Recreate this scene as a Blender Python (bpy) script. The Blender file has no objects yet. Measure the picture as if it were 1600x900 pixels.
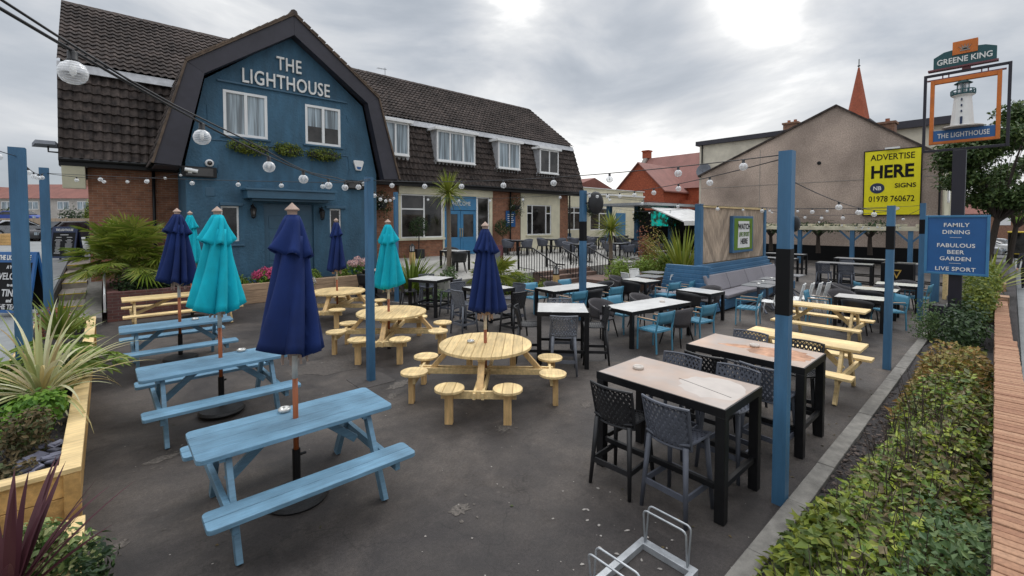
import bpy, bmesh, math, random
from mathutils import Vector, Matrix
random.seed(7)
rad = math.radians
SC = bpy.context.scene
C = SC.collection
PI = math.pi

# ------------------------------------------------------------------ camera, sky, sun, exposure
# world axes: x runs along the street away from the camera, y from the street wall towards the pub, z up; garden asphalt is z = 0
TH = 48.0                      # heading of the view, degrees from +x
PITCH = 2.0
cam_d = bpy.data.cameras.new('camera')
cam_d.sensor_width = 36.0
cam_d.lens = 705.0 / 1600.0 * 36.0
cam_d.shift_y = -(450.0 - (346.0 + 705.0 * math.tan(rad(PITCH)))) / 1600.0
cam_d.clip_end = 2000
cam_d.clip_start = 0.05
cam = bpy.data.objects.new('camera', cam_d)
C.objects.link(cam)
cam.location = (0, 0, 2.55)
cam.rotation_euler = (rad(90 - PITCH), 0, rad(TH - 90))
SC.camera = cam

SUN_EL, SUN_AZ = 50.0, 20.0    # azimuth measured from +x towards +y
w = bpy.data.worlds.new('World')
SC.world = w
w.use_nodes = True
nt = w.node_tree
for n in list(nt.nodes): nt.nodes.remove(n)
N = nt.nodes.new
L = nt.links.new
out = N('ShaderNodeOutputWorld'); bg = N('ShaderNodeBackground')
sky = N('ShaderNodeTexSky'); sky.sky_type = 'NISHITA'; sky.sun_disc = False
sky.sun_elevation = rad(SUN_EL); sky.sun_rotation = rad(90 - SUN_AZ)
sky.air_density = 1.2; sky.dust_density = 2.0
tc = N('ShaderNodeTexCoord')
# cloud deck: direction projected on a flat layer overhead
sep = N('ShaderNodeSeparateXYZ'); L(tc.outputs['Generated'], sep.inputs[0])
def mth(op, a, b=None, clamp=False):
    m = N('ShaderNodeMath'); m.operation = op; m.use_clamp = clamp
    for i, s in enumerate((a, b)):
        if s is None: continue
        if isinstance(s, (int, float)): m.inputs[i].default_value = s
        else: L(s, m.inputs[i])
    return m.outputs[0]
def noise(scale, detail, rough, dist=0.0, vec=None, off=0.0, zs=2.6):
    n = N('ShaderNodeTexNoise'); n.inputs['Scale'].default_value = scale
    n.inputs['Detail'].default_value = detail; n.inputs['Roughness'].default_value = rough
    n.inputs['Distortion'].default_value = dist
    mp = N('ShaderNodeMapping'); mp.inputs['Location'].default_value = (off, off * .7, off * .3); mp.inputs['Scale'].default_value = (1, 1, zs)
    L(vec, mp.inputs[0]); L(mp.outputs[0], n.inputs['Vector'])
    return n.outputs['Fac']
gen = tc.outputs['Generated']
n1 = noise(2.6, 8, 0.55, 0.35, gen, 3.1)
n2 = noise(1.3, 5, 0.5, 0.2, gen, 8.4)
shape = mth('ADD', mth('MULTIPLY', n1, 0.6), mth('MULTIPLY', n2, 0.4))
def lobe(d, power, amt):
    """patch of thinner, brighter (or thicker, darker) cloud round a direction"""
    v = N('ShaderNodeVectorMath'); v.operation = 'DOT_PRODUCT'; L(gen, v.inputs[0]); v.inputs[1].default_value = Vector(d).normalized()
    return mth('MULTIPLY', mth('POWER', mth('MAXIMUM', v.outputs['Value'], 0.0), power), amt)
for d, p_, a_ in (((.857, .346, .40), 300, .20), ((.90, .256, .375), 300, .14), ((.612, .68, .42), 260, .15), ((.835, .527, .13), 45, .15), ((.72, .67, .10), 60, .08), ((.93, .314, .15), 60, .10),
                  ((.521, .795, .31), 90, -.03), ((.82, .49, .295), 110, -.15), ((.72, .62, .29), 110, -.10), ((.95, .12, .30), 70, -.08), ((-.08, .97, .2), 30, -.03)):
    shape = mth('ADD', shape, lobe(d, p_, a_))
ramp = N('ShaderNodeValToRGB'); L(shape, ramp.inputs[0])
e = ramp.color_ramp.elements
e[0].position = 0.34; e[0].color = (0.36, 0.40, 0.455, 1)
e[1].position = 0.65; e[1].color = (1.15, 1.14, 1.12, 1)
m = ramp.color_ramp.elements.new(0.44); m.color = (0.48, 0.515, 0.565, 1)
m = ramp.color_ramp.elements.new(0.52); m.color = (0.63, 0.65, 0.68, 1)
m = ramp.color_ramp.elements.new(0.58); m.color = (0.78, 0.79, 0.80, 1)
# an overcast sky is brightest overhead
zr = N('ShaderNodeMapRange'); zr.interpolation_type = 'SMOOTHSTEP'; L(sep.outputs[2], zr.inputs[0])
zr.inputs[1].default_value = 0.48; zr.inputs[2].default_value = 0.95; zr.inputs[3].default_value = 1.0; zr.inputs[4].default_value = 3.0
gmul = zr.outputs[0]
cl = N('ShaderNodeMix'); cl.data_type = 'RGBA'; cl.blend_type = 'MULTIPLY'; cl.inputs[0].default_value = 1.0
L(ramp.outputs[0], cl.inputs[6])
gc = N('ShaderNodeCombineColor'); L(gmul, gc.inputs[0]); L(gmul, gc.inputs[1]); L(gmul, gc.inputs[2])
L(gc.outputs[0], cl.inputs[7])
scl = N('ShaderNodeMix'); scl.data_type = 'RGBA'; scl.blend_type = 'MULTIPLY'; scl.inputs[0].default_value = 1.0
L(sky.outputs[0], scl.inputs[6]); scl.inputs[7].default_value = (0.10, 0.10, 0.10, 1)
mx = N('ShaderNodeMix'); mx.data_type = 'RGBA'
gap = N('ShaderNodeMapRange'); gap.inputs[1].default_value = 0.30; gap.inputs[2].default_value = 0.44
gap.inputs[3].default_value = 0.78; gap.inputs[4].default_value = 0.95
L(n2, gap.inputs[0]); L(gap.outputs[0], mx.inputs[0])
L(scl.outputs[2], mx.inputs[6]); L(cl.outputs[2], mx.inputs[7])
L(mx.outputs[2], bg.inputs['Color']); bg.inputs['Strength'].default_value = 1.0
L(bg.outputs[0], out.inputs[0])

sun_d = bpy.data.lights.new('sun', 'SUN'); sun_d.energy = 0.7; sun_d.angle = rad(25); sun_d.color = (1, 0.96, 0.9)
sun = bpy.data.objects.new('sun', sun_d); C.objects.link(sun)
sdir = Vector((math.cos(rad(SUN_EL)) * math.cos(rad(SUN_AZ)), math.cos(rad(SUN_EL)) * math.sin(rad(SUN_AZ)), math.sin(rad(SUN_EL))))
sun.rotation_euler = sdir.to_track_quat('Z', 'Y').to_euler()
sun.location = (0, 0, 30)
SC.view_settings.view_transform = 'Standard'
SC.view_settings.look = 'None'
SC.view_settings.exposure = 0.13
SC.view_settings.gamma = 1.0
SC.view_settings.use_curve_mapping = False
SC.cycles.max_bounces = 6
SC.cycles.diffuse_bounces = 3
SC.cycles.glossy_bounces = 3
SC.cycles.transparent_max_bounces = 8

# ------------------------------------------------------------------ materials
MATS = {}
def new_mat(name):
    m = bpy.data.materials.new(name); m.use_nodes = True
    t = m.node_tree
    b = t.nodes['Principled BSDF']
    MATS[name] = m
    return m, t, b
def rgb(c): return (c[0], c[1], c[2], 1)
def pmat(name, col, rough=.6, var=.2, scale=6, col2=None, stretch=(1, 1, 1), bump=0.0, bscale=60, metal=0, spec=.5,
         island=0.0, weather=.12, wscale=.9, bstretch=None, chip=None):
    m, t, b = new_mat(name)
    nn = t.nodes.new; ln = t.links.new
    tcn = nn('ShaderNodeTexCoord'); oi = nn('ShaderNodeObjectInfo')
    off = nn('ShaderNodeVectorMath'); off.operation = 'SCALE'
    off.inputs[0].default_value = (17.3, 9.1, 5.7); ln(oi.outputs['Random'], off.inputs['Scale'])
    add = nn('ShaderNodeVectorMath'); ln(tcn.outputs['Object'], add.inputs[0]); ln(off.outputs[0], add.inputs[1])
    mp = nn('ShaderNodeMapping'); mp.inputs['Scale'].default_value = stretch; ln(add.outputs[0], mp.inputs[0])
    n = nn('ShaderNodeTexNoise'); n.inputs['Scale'].default_value = scale; n.inputs['Detail'].default_value = 6
    n.inputs['Roughness'].default_value = .6
    ln(mp.outputs[0], n.inputs['Vector'])
    r = nn('ShaderNodeValToRGB'); ln(n.outputs['Fac'], r.inputs[0])
    lo = [c * (1 - var) for c in col]; hi = [min(1, c * (1 + var)) for c in (col2 or col)]
    r.color_ramp.elements[0].position = .33; r.color_ramp.elements[0].color = rgb(lo)
    r.color_ramp.elements[1].position = .67; r.color_ramp.elements[1].color = rgb(hi)
    c = r.outputs[0]
    if weather:
        n3 = nn('ShaderNodeTexNoise'); n3.inputs['Scale'].default_value = wscale; n3.inputs['Detail'].default_value = 5
        ln(add.outputs[0], n3.inputs['Vector'])
        mr = nn('ShaderNodeMapRange'); mr.inputs[1].default_value = .3; mr.inputs[2].default_value = .7
        mr.inputs[3].default_value = 1 - weather; mr.inputs[4].default_value = 1 + weather * .6
        ln(n3.outputs['Fac'], mr.inputs[0])
        mu = nn('ShaderNodeVectorMath'); mu.operation = 'SCALE'; ln(c, mu.inputs[0]); ln(mr.outputs[0], mu.inputs['Scale'])
        c = mu.outputs[0]
    if island:
        g = nn('ShaderNodeNewGeometry')
        mr = nn('ShaderNodeMapRange'); mr.inputs[3].default_value = 1 - island; mr.inputs[4].default_value = 1 + island
        ln(g.outputs['Random Per Island'], mr.inputs[0])
        mu = nn('ShaderNodeVectorMath'); mu.operation = 'SCALE'; ln(c, mu.inputs[0]); ln(mr.outputs[0], mu.inputs['Scale'])
        c = mu.outputs[0]
    if chip:                                         # worn specks and scuffs where the paint has gone
        cn = nn('ShaderNodeTexNoise'); cn.inputs['Scale'].default_value = chip[1]; cn.inputs['Detail'].default_value = 9; cn.inputs['Roughness'].default_value = .75
        ln(mp.outputs[0], cn.inputs['Vector'])
        cr_ = nn('ShaderNodeMapRange'); cr_.inputs[1].default_value = chip[2]; cr_.inputs[2].default_value = chip[2] + .03; cr_.inputs[4].default_value = .8
        ln(cn.outputs['Fac'], cr_.inputs[0])
        cm = nn('ShaderNodeMix'); cm.data_type = 'RGBA'; ln(cr_.outputs[0], cm.inputs[0]); ln(c, cm.inputs[6]); cm.inputs[7].default_value = rgb(chip[0]); c = cm.outputs[2]
    ln(c, b.inputs['Base Color'])
    mr = nn('ShaderNodeMapRange'); mr.inputs[3].default_value = max(0.02, rough - .1); mr.inputs[4].default_value = min(1, rough + .12)
    ln(n.outputs['Fac'], mr.inputs[0]); ln(mr.outputs[0], b.inputs['Roughness'])
    b.inputs['Metallic'].default_value = metal
    b.inputs['Specular IOR Level'].default_value = spec
    if bump:
        bn = nn('ShaderNodeTexNoise'); bn.inputs['Scale'].default_value = bscale; bn.inputs['Detail'].default_value = 4
        if bstretch:
            mp2 = nn('ShaderNodeMapping'); mp2.inputs['Scale'].default_value = bstretch; ln(add.outputs[0], mp2.inputs[0])
            ln(mp2.outputs[0], bn.inputs['Vector'])
        else: ln(add.outputs[0], bn.inputs['Vector'])
        bp = nn('ShaderNodeBump'); bp.inputs['Strength'].default_value = bump; bp.inputs['Distance'].default_value = .02
        ln(bn.outputs['Fac'], bp.inputs['Height']); ln(bp.outputs[0], b.inputs['Normal'])
    return m
def brick_mat(name, c1, c2, mortar, bw=.225, rh=.075, bump=.5, msize=.006):
    m, t, b = new_mat(name)
    nn = t.nodes.new; ln = t.links.new
    tcn = nn('ShaderNodeTexCoord'); sp = nn('ShaderNodeSeparateXYZ'); ln(tcn.outputs['Object'], sp.inputs[0])
    ad = nn('ShaderNodeMath'); ln(sp.outputs[0], ad.inputs[0]); ln(sp.outputs[1], ad.inputs[1])
    cb = nn('ShaderNodeCombineXYZ'); ln(ad.outputs[0], cb.inputs[0]); ln(sp.outputs[2], cb.inputs[1])
    br = nn('ShaderNodeTexBrick'); ln(cb.outputs[0], br.inputs['Vector'])
    br.inputs['Scale'].default_value = 1; br.inputs['Brick Width'].default_value = bw; br.inputs['Row Height'].default_value = rh
    br.inputs['Mortar Size'].default_value = msize; br.inputs['Mortar Smooth'].default_value = .3; br.inputs['Bias'].default_value = -.1
    br.inputs['Color1'].default_value = rgb(c1); br.inputs['Color2'].default_value = rgb(c2); br.inputs['Mortar'].default_value = rgb(mortar)
    n = nn('ShaderNodeTexNoise'); n.inputs['Scale'].default_value = 5; n.inputs['Detail'].default_value = 8; ln(tcn.outputs['Object'], n.inputs['Vector'])
    mr = nn('ShaderNodeMapRange'); mr.inputs[1].default_value = .3; mr.inputs[2].default_value = .7; mr.inputs[3].default_value = .7; mr.inputs[4].default_value = 1.2
    ln(n.outputs['Fac'], mr.inputs[0])
    mu = nn('ShaderNodeVectorMath'); mu.operation = 'SCALE'; ln(br.outputs['Color'], mu.inputs[0]); ln(mr.outputs[0], mu.inputs['Scale'])
    ln(mu.outputs[0], b.inputs['Base Color']); b.inputs['Roughness'].default_value = .85
    bp = nn('ShaderNodeBump'); bp.inputs['Strength'].default_value = bump; bp.inputs['Distance'].default_value = .01; bp.invert = True
    ln(br.outputs['Fac'], bp.inputs['Height']); ln(bp.outputs[0], b.inputs['Normal'])
    return m
def leaf_mat(name, cols, rough=.45, trans=.25):
    m, t, b = new_mat(name)
    nn = t.nodes.new; ln = t.links.new
    g = nn('ShaderNodeNewGeometry'); r = nn('ShaderNodeValToRGB'); ln(g.outputs['Random Per Island'], r.inputs[0])
    els = r.color_ramp.elements
    els[0].position = 0; els[0].color = rgb(cols[0]); els[1].position = 1; els[1].color = rgb(cols[-1])
    for i, c in enumerate(cols[1:-1]):
        x = els.new((i + 1) / (len(cols) - 1)); x.color = rgb(c)
    ln(r.outputs[0], b.inputs['Base Color']); b.inputs['Roughness'].default_value = rough
    b.inputs['Specular IOR Level'].default_value = .35
    tr = nn('ShaderNodeBsdfTranslucent'); ln(r.outputs[0], tr.inputs[0])
    ms = nn('ShaderNodeMixShader'); ms.inputs[0].default_value = trans
    o = t.nodes['Material Output']
    ln(b.outputs[0], ms.inputs[1]); ln(tr.outputs[0], ms.inputs[2]); ln(ms.outputs[0], o.inputs[0])
    return m

pmat('blue_post', (.052, .150, .270), .45, .12, 5, stretch=(3, 3, .4), bump=.25, bscale=40, bstretch=(4, 4, .3), weather=.22, chip=((.10, .12, .13), 4, .67))
pmat('picnic_blue', (.138, .268, .378), .42, .16, 7, stretch=(.6, 6, 6), bump=.25, bscale=50, bstretch=(.3, 4, 4), island=.08, weather=.26, wscale=3, chip=((.075, .13, .18), 5, .66))
pmat('pale_timber', (.76, .56, .275), .55, .2, 5, stretch=(.5, 5, 5), bump=.25, bscale=40, bstretch=(.3, 4, 4), island=.11, weather=.22, wscale=2.4, chip=((.42, .24, .10), 3.2, .69))
pmat('pale_timber_cut', (.66, .43, .19), .6, .22, 7, stretch=(3, 3, .6), bump=.2, bscale=40, island=.08, weather=.2)
pmat('planter_timber', (.55, .33, .12), .6, .22, 5, stretch=(4, .5, 4), bump=.25, bscale=30, bstretch=(3, .3, 3), island=.10, weather=.2)
pmat('sleeper_timber', (.40, .27, .17), .7, .25, 6, stretch=(.5, 5, 5), bump=.3, bscale=30, island=.14, weather=.2)
pmat('weathered_timber', (.42, .32, .235), .75, .3, 4, stretch=(6, 6, .7), bump=.3, bscale=30, island=.28, weather=.25)
pmat('grey_timber', (.42, .41, .38), .75, .2, 5, stretch=(.5, 5, 5), bump=.25, bscale=30, island=.08)
pmat('pub_blue', (.046, .118, .186), .75, .18, 3, stretch=(1.4, 1.4, .35), bump=1.0, bscale=15, weather=.22, wscale=.6)
pmat('pub_blue_smooth', (.043, .112, .178), .4, .08, 4, weather=.12)
pmat('door_blue', (.05, .2, .38), .35, .08, 4)
pmat('fascia_charcoal', (.036, .034, .046), .5, .15, 4, weather=.2)
pmat('roof_tile', (.046, .038, .036), .85, .38, 5, spec=.25, col2=(.074, .058, .051), weather=.42, wscale=.8, bump=.25, bscale=60)
pmat('ridge_tile', (.075, .052, .042), .7, .4, 6, weather=.2)
pmat('verge_timber', (.12, .083, .058), .75, .4, 6, weather=.3)
pmat('lead', (.42, .425, .44), .55, .2, 5)
pmat('white_upvc', (.80, .80, .79), .3, .04, 4, weather=.05)
pmat('cream_paint', (.71, .66, .49), .6, .07, 3, weather=.12)
pmat('cream_render', (.66, .61, .50), .8, .08, 2, bump=.3, bscale=80, weather=.15)
pmat('black_metal', (.009, .009, .010), .42, .2, 10, weather=.1, spec=.35)
pmat('black_plastic', (.017, .017, .019), .45, .2, 10, weather=.1)
pmat('graphite_plastic', (.085, .092, .115), .5, .15, 8, weather=.1)
pmat('grey_plastic', (.14, .15, .175), .5, .15, 8, weather=.1)
pmat('wicker_grey', (.085, .078, .082), .65, .3, 90, bump=.8, bscale=120, weather=.1)
pmat('white_plastic', (.82, .82, .80), .4, .05, 6, weather=.06)
pmat('table_white', (.70, .69, .67), .22, .05, 3, weather=.08, wscale=2)
pmat('table_grey', (.20, .205, .215), .35, .1, 6)
pmat('galvanised', (.46, .48, .50), .45, .15, 14, metal=.5, weather=.15)
pmat('chair_blue', (.080, .265, .385), .38, .08, 5, weather=.1)
pmat('arm_wood', (.42, .28, .18), .5, .2, 10)
pmat('navy_cloth', (.010, .026, .118), .85, .2, 4, stretch=(1, 1, .4), bump=.12, bscale=9, weather=.22, wscale=2.2, spec=.3)
pmat('turquoise_cloth', (.004, .42, .53), .85, .16, 4, stretch=(1, 1, .4), bump=.12, bscale=9, weather=.16, wscale=2.2, spec=.3)
pmat('pole_wood', (.34, .095, .03), .4, .2, 8, stretch=(6, 6, .5))
pmat('pole_white', (.55, .52, .47), .5, .15, 8)
pmat('finial_wood', (.40, .28, .22), .6, .2, 9)
pmat('umbrella_base', (.014, .014, .015), .5, .2, 10, bump=.3, bscale=80)
pmat('ash_steel', (.62, .61, .58), .25, .1, 8, metal=.6)
pmat('ash_white', (.62, .56, .50), .35, .1, 8)
pmat('concrete', (.20, .188, .168), .85, .25, 9, bump=.35, bscale=90, weather=.25, wscale=1.2)
pmat('terrace_slab', (.40, .385, .355), .75, .1, 5, bump=.2, bscale=60, weather=.15)
pmat('pavement_slab', (.24, .25, .25), .8, .12, 4, bump=.2, bscale=60, weather=.2, wscale=.6)
pmat('road_asphalt', (.14, .14, .14), .85, .15, 20, weather=.2, wscale=.3)
pmat('pebbledash', (.45, .355, .295), .95, .26, 16, bump=.8, bscale=20, weather=.42, wscale=.35)
pmat('cushion_grey', (.24, .225, .245), .85, .1, 30, bump=.15, bscale=150, weather=.12)
pmat('bed_soil', (.035, .03, .03), .9, .6, 30, bump=.9, bscale=40, weather=.2)
pmat('slate', (.13, .13, .17), .5, .3, 9, island=.4)
pmat('sign_blue', (.016, .105, .30), .4, .06, 4, weather=.1)
pmat('sign_yellow', (.86, .76, .004), .5, .04, 3, weather=.06)
pmat('sign_black', (.008, .008, .009), .6, .1, 6, spec=.2)
pmat('sign_navy', (.015, .03, .085), .5, .1, 6)
pmat('sign_green', (.012, .075, .085), .45, .08, 6)
pmat('sign_orange', (.58, .155, .02), .5, .12, 8)
pmat('sign_post_black', (.014, .012, .022), .45, .15, 5)
pmat('letter_white', (.78, .77, .74), .5, .04, 6, weather=.05)
pmat('chalk_white', (.60, .60, .60), .8, .15, 30)
pmat('gold', (.62, .40, .09), .4, .15, 9, metal=.3)
pmat('plum_metal', (.16, .05, .06), .5, .15, 9)
pmat('roof_red', (.22, .085, .065), .75, .2, 8, bump=.3, bscale=30, bstretch=(1, 1, 4), weather=.2)
pmat('roof_pink', (.26, .115, .095), .7, .12, 6, weather=.15, bump=.3, bscale=20)
pmat('spire_tile', (.33, .085, .042), .8, .25, 6, weather=.15)
pmat('stone_grey', (.30, .27, .24), .85, .2, 8)
pmat('bark', (.055, .042, .034), .9, .35, 12, bump=.8, bscale=30, stretch=(4, 4, .6))
pmat('palm_trunk', (.20, .155, .115), .9, .3, 20, bump=.8, bscale=40, stretch=(1, 1, 5))
pmat('stem_green', (.10, .14, .04), .6, .2, 10)
pmat('terracotta', (.35, .13, .07), .8, .2, 8)
pmat('pot_black', (.02, .02, .022), .4, .2, 8)
pmat('curtain', (.42, .49, .52), .8, .08, 3, stretch=(8, 1, .2), weather=.1)
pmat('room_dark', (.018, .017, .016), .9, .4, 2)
pmat('skin', (.50, .30, .22), .55, .08, 8)
pmat('coat_dark', (.02, .02, .028), .8, .2, 10)
pmat('hair_dark', (.02, .014, .01), .6, .3, 20)
pmat('car_silver', (.40, .41, .43), .25, .04, 3, metal=.6)
pmat('car_dark', (.014, .013, .016), .2, .05, 3)
pmat('car_white', (.70, .71, .72), .25, .03, 3)
pmat('van_blue', (.02, .06, .30), .3, .05, 3)
pmat('tyre', (.012, .012, .012), .9, .1, 9)
pmat('fence_timber', (.38, .29, .21), .85, .2, 4, stretch=(5, 5, .5), weather=.15)
pmat('red_light', (.35, .01, .01), .3, .05, 5)
pmat('yellow_paint', (.62, .45, .04), .6, .15, 8)
pmat('house_render', (.46, .42, .38), .9, .1, 4, weather=.12)
pmat('shelter_purple', (.10, .035, .16), .5, .1, 4)
pmat('speckle', (.30, .275, .25), .8, .2, 10)
pmat('straw', (.45, .30, .12), .8, .2, 10)
pmat('rust_top', (.53, .46, .415), .35, .14, 2.2, col2=(.46, .33, .25), weather=.25, wscale=1.4)
pmat('pale_wear', (.55, .49, .443), .35, .08, 5, weather=.1)
pmat('rust_stain', (.40, .175, .085), .5, .3, 6, col2=(.50, .27, .16), weather=.25, wscale=3)
pmat('patch_stone', (.11, .096, .084), .9, .45, 40, bump=.6, bscale=90, weather=.2)
pmat('patch_dark', (.062, .054, .05), .85, .3, 30, bump=.5, bscale=90, weather=.25)
pmat('bark_chip', (.075, .055, .045), .85, .4, 12, island=.5)
pmat('patch_light', (.088, .075, .066), .85, .32, 26, bump=.5, bscale=110, weather=.3, wscale=1.6)
pmat('path_stone', (.33, .29, .245), .85, .2, 8, bump=.3, bscale=60, weather=.25)
brick_mat('pub_brick', (.31, .13, .07), (.235, .095, .055), (.30, .23, .17))
brick_mat('planter_brick', (.17, .065, .05), (.10, .045, .045), (.16, .13, .115))
brick_mat('church_brick', (.38, .085, .035), (.31, .068, .03), (.34, .11, .06), .3, .1, .2)
brick_mat('house_brick', (.28, .14, .08), (.22, .10, .07), (.3, .25, .2))
brick_mat('wall_brick', (.44, .27, .165), (.34, .20, .125), (.12, .095, .08), .225, .075, .6)
brick_mat('step_brick', (.17, .10, .075), (.13, .085, .07), (.15, .13, .115))

def coping_mat():
    m, t, b = new_mat('coping_brick')
    nn = t.nodes.new; ln = t.links.new
    g = nn('ShaderNodeNewGeometry'); r = nn('ShaderNodeValToRGB'); ln(g.outputs['Random Per Island'], r.inputs[0])
    els = r.color_ramp.elements
    els[0].color = (.30, .15, .09, 1); els[1].color = (.43, .25, .155, 1)
    x = els.new(.5); x.color = (.37, .20, .12, 1)
    tcn = nn('ShaderNodeTexCoord'); n = nn('ShaderNodeTexNoise'); n.inputs['Scale'].default_value = 40; n.inputs['Detail'].default_value = 6
    ln(tcn.outputs['Object'], n.inputs['Vector'])
    mr = nn('ShaderNodeMapRange'); mr.inputs[1].default_value = .3; mr.inputs[2].default_value = .7; mr.inputs[3].default_value = .78; mr.inputs[4].default_value = 1.12
    ln(n.outputs['Fac'], mr.inputs[0])
    mu = nn('ShaderNodeVectorMath'); mu.operation = 'SCALE'; ln(r.outputs[0], mu.inputs[0]); ln(mr.outputs[0], mu.inputs['Scale'])
    ln(mu.outputs[0], b.inputs['Base Color']); b.inputs['Roughness'].default_value = .9
    bp = nn('ShaderNodeBump'); bp.inputs['Strength'].default_value = .5; bp.inputs['Distance'].default_value = .01
    ln(n.outputs['Fac'], bp.inputs['Height']); ln(bp.outputs[0], b.inputs['Normal'])
coping_mat()
def asphalt_mat():
    m, t, b = new_mat('asphalt')
    nn = t.nodes.new; ln = t.links.new
    tcn = nn('ShaderNodeTexCoord')
    def nz(s, d, r=.6, dist=0):
        n = nn('ShaderNodeTexNoise'); n.inputs['Scale'].default_value = s; n.inputs['Detail'].default_value = d
        n.inputs['Roughness'].default_value = r; n.inputs['Distortion'].default_value = dist
        ln(tcn.outputs['Object'], n.inputs['Vector']); return n.outputs['Fac']
    fine = nz(140, 3); med = nz(7, 6, .65); big = nz(.55, 5, .6, .6); stain = nz(1.3, 7, .7, 1.0)
    r = nn('ShaderNodeValToRGB'); ln(big, r.inputs[0])
    els = r.color_ramp.elements
    els[0].position = .34; els[0].color = (.034, .029, .028, 1)
    els[1].position = .68; els[1].color = (.104, .087, .075, 1)
    x = els.new(.5); x.color = (.057, .048, .043, 1)
    r2 = nn('ShaderNodeValToRGB'); ln(stain, r2.inputs[0])
    els = r2.color_ramp.elements
    els[0].position = .33; els[0].color = (.58, .56, .56, 1)
    els[1].position = .73; els[1].color = (1.75, 1.72, 1.65, 1)
    x = els.new(.52); x.color = (1, 1, 1, 1); x = els.new(.64); x.color = (1.1, 1.1, 1.08, 1)
    mu = nn('ShaderNodeMix'); mu.data_type = 'RGBA'; mu.blend_type = 'MULTIPLY'; mu.inputs[0].default_value = 1
    ln(r.outputs[0], mu.inputs[6]); ln(r2.outputs[0], mu.inputs[7])
    mr = nn('ShaderNodeMapRange'); mr.inputs[1].default_value = .25; mr.inputs[2].default_value = .75; mr.inputs[3].default_value = .62; mr.inputs[4].default_value = 1.4
    ln(fine, mr.inputs[0])
    mr3 = nn('ShaderNodeMapRange'); mr3.inputs[1].default_value = .3; mr3.inputs[2].default_value = .7; mr3.inputs[3].default_value = .8; mr3.inputs[4].default_value = 1.2
    ln(med, mr3.inputs[0])
    pm = nn('ShaderNodeMath'); pm.operation = 'MULTIPLY'; ln(mr.outputs[0], pm.inputs[0]); ln(mr3.outputs[0], pm.inputs[1])
    sc = nn('ShaderNodeVectorMath'); sc.operation = 'SCALE'; ln(mu.outputs[2], sc.inputs[0]); ln(pm.outputs[0], sc.inputs['Scale'])
    wob = nn('ShaderNodeVectorMath'); wob.operation = 'ADD'
    nv = nn('ShaderNodeTexNoise'); nv.inputs['Scale'].default_value = 2.2; nv.inputs['Detail'].default_value = 5; ln(tcn.outputs['Object'], nv.inputs['Vector'])
    ln(tcn.outputs['Object'], wob.inputs[0]); ln(nv.outputs['Color'], wob.inputs[1])
    vo = nn('ShaderNodeTexVoronoi'); vo.feature = 'DISTANCE_TO_EDGE'; vo.inputs['Scale'].default_value = .42; ln(wob.outputs[0], vo.inputs['Vector'])
    ck = nn('ShaderNodeMapRange'); ck.inputs[1].default_value = .001; ck.inputs[2].default_value = .006; ck.inputs[3].default_value = .70; ck.inputs[4].default_value = 1; ln(vo.outputs['Distance'], ck.inputs[0])
    gm = nn('ShaderNodeTexVoronoi'); gm.inputs['Scale'].default_value = 3.1; ln(tcn.outputs['Object'], gm.inputs['Vector'])
    gk = nn('ShaderNodeMapRange'); gk.inputs[1].default_value = .035; gk.inputs[2].default_value = .06; gk.inputs[3].default_value = 1.55; gk.inputs[4].default_value = 1; ln(gm.outputs['Distance'], gk.inputs[0])
    gr = nn('ShaderNodeTexNoise'); gr.inputs['Scale'].default_value = 38; gr.inputs['Detail'].default_value = 5; gr.inputs['Roughness'].default_value = .8; ln(tcn.outputs['Object'], gr.inputs['Vector'])
    gk2 = nn('ShaderNodeMapRange'); gk2.inputs[1].default_value = .3; gk2.inputs[2].default_value = .7; gk2.inputs[3].default_value = .62; gk2.inputs[4].default_value = 1.38; ln(gr.outputs['Fac'], gk2.inputs[0])
    q1 = nn('ShaderNodeMath'); q1.operation = 'MULTIPLY'; ln(ck.outputs[0], q1.inputs[0]); ln(gk.outputs[0], q1.inputs[1])
    q2 = nn('ShaderNodeMath'); q2.operation = 'MULTIPLY'; ln(q1.outputs[0], q2.inputs[0]); ln(gk2.outputs[0], q2.inputs[1])
    sc2 = nn('ShaderNodeVectorMath'); sc2.operation = 'SCALE'; ln(sc.outputs[0], sc2.inputs[0]); ln(q2.outputs[0], sc2.inputs['Scale'])
    ln(sc2.outputs[0], b.inputs['Base Color'])
    rr = nn('ShaderNodeMapRange'); rr.inputs[1].default_value = .35; rr.inputs[2].default_value = .65; rr.inputs[3].default_value = .55; rr.inputs[4].default_value = .88
    ln(stain, rr.inputs[0]); ln(rr.outputs[0], b.inputs['Roughness'])
    ad = nn('ShaderNodeMath'); ln(fine, ad.inputs[0]); ln(med, ad.inputs[1])
    bp = nn('ShaderNodeBump'); bp.inputs['Strength'].default_value = .55; bp.inputs['Distance'].default_value = .008
    ln(ad.outputs[0], bp.inputs['Height']); ln(bp.outputs[0], b.inputs['Normal'])
asphalt_mat()
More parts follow.
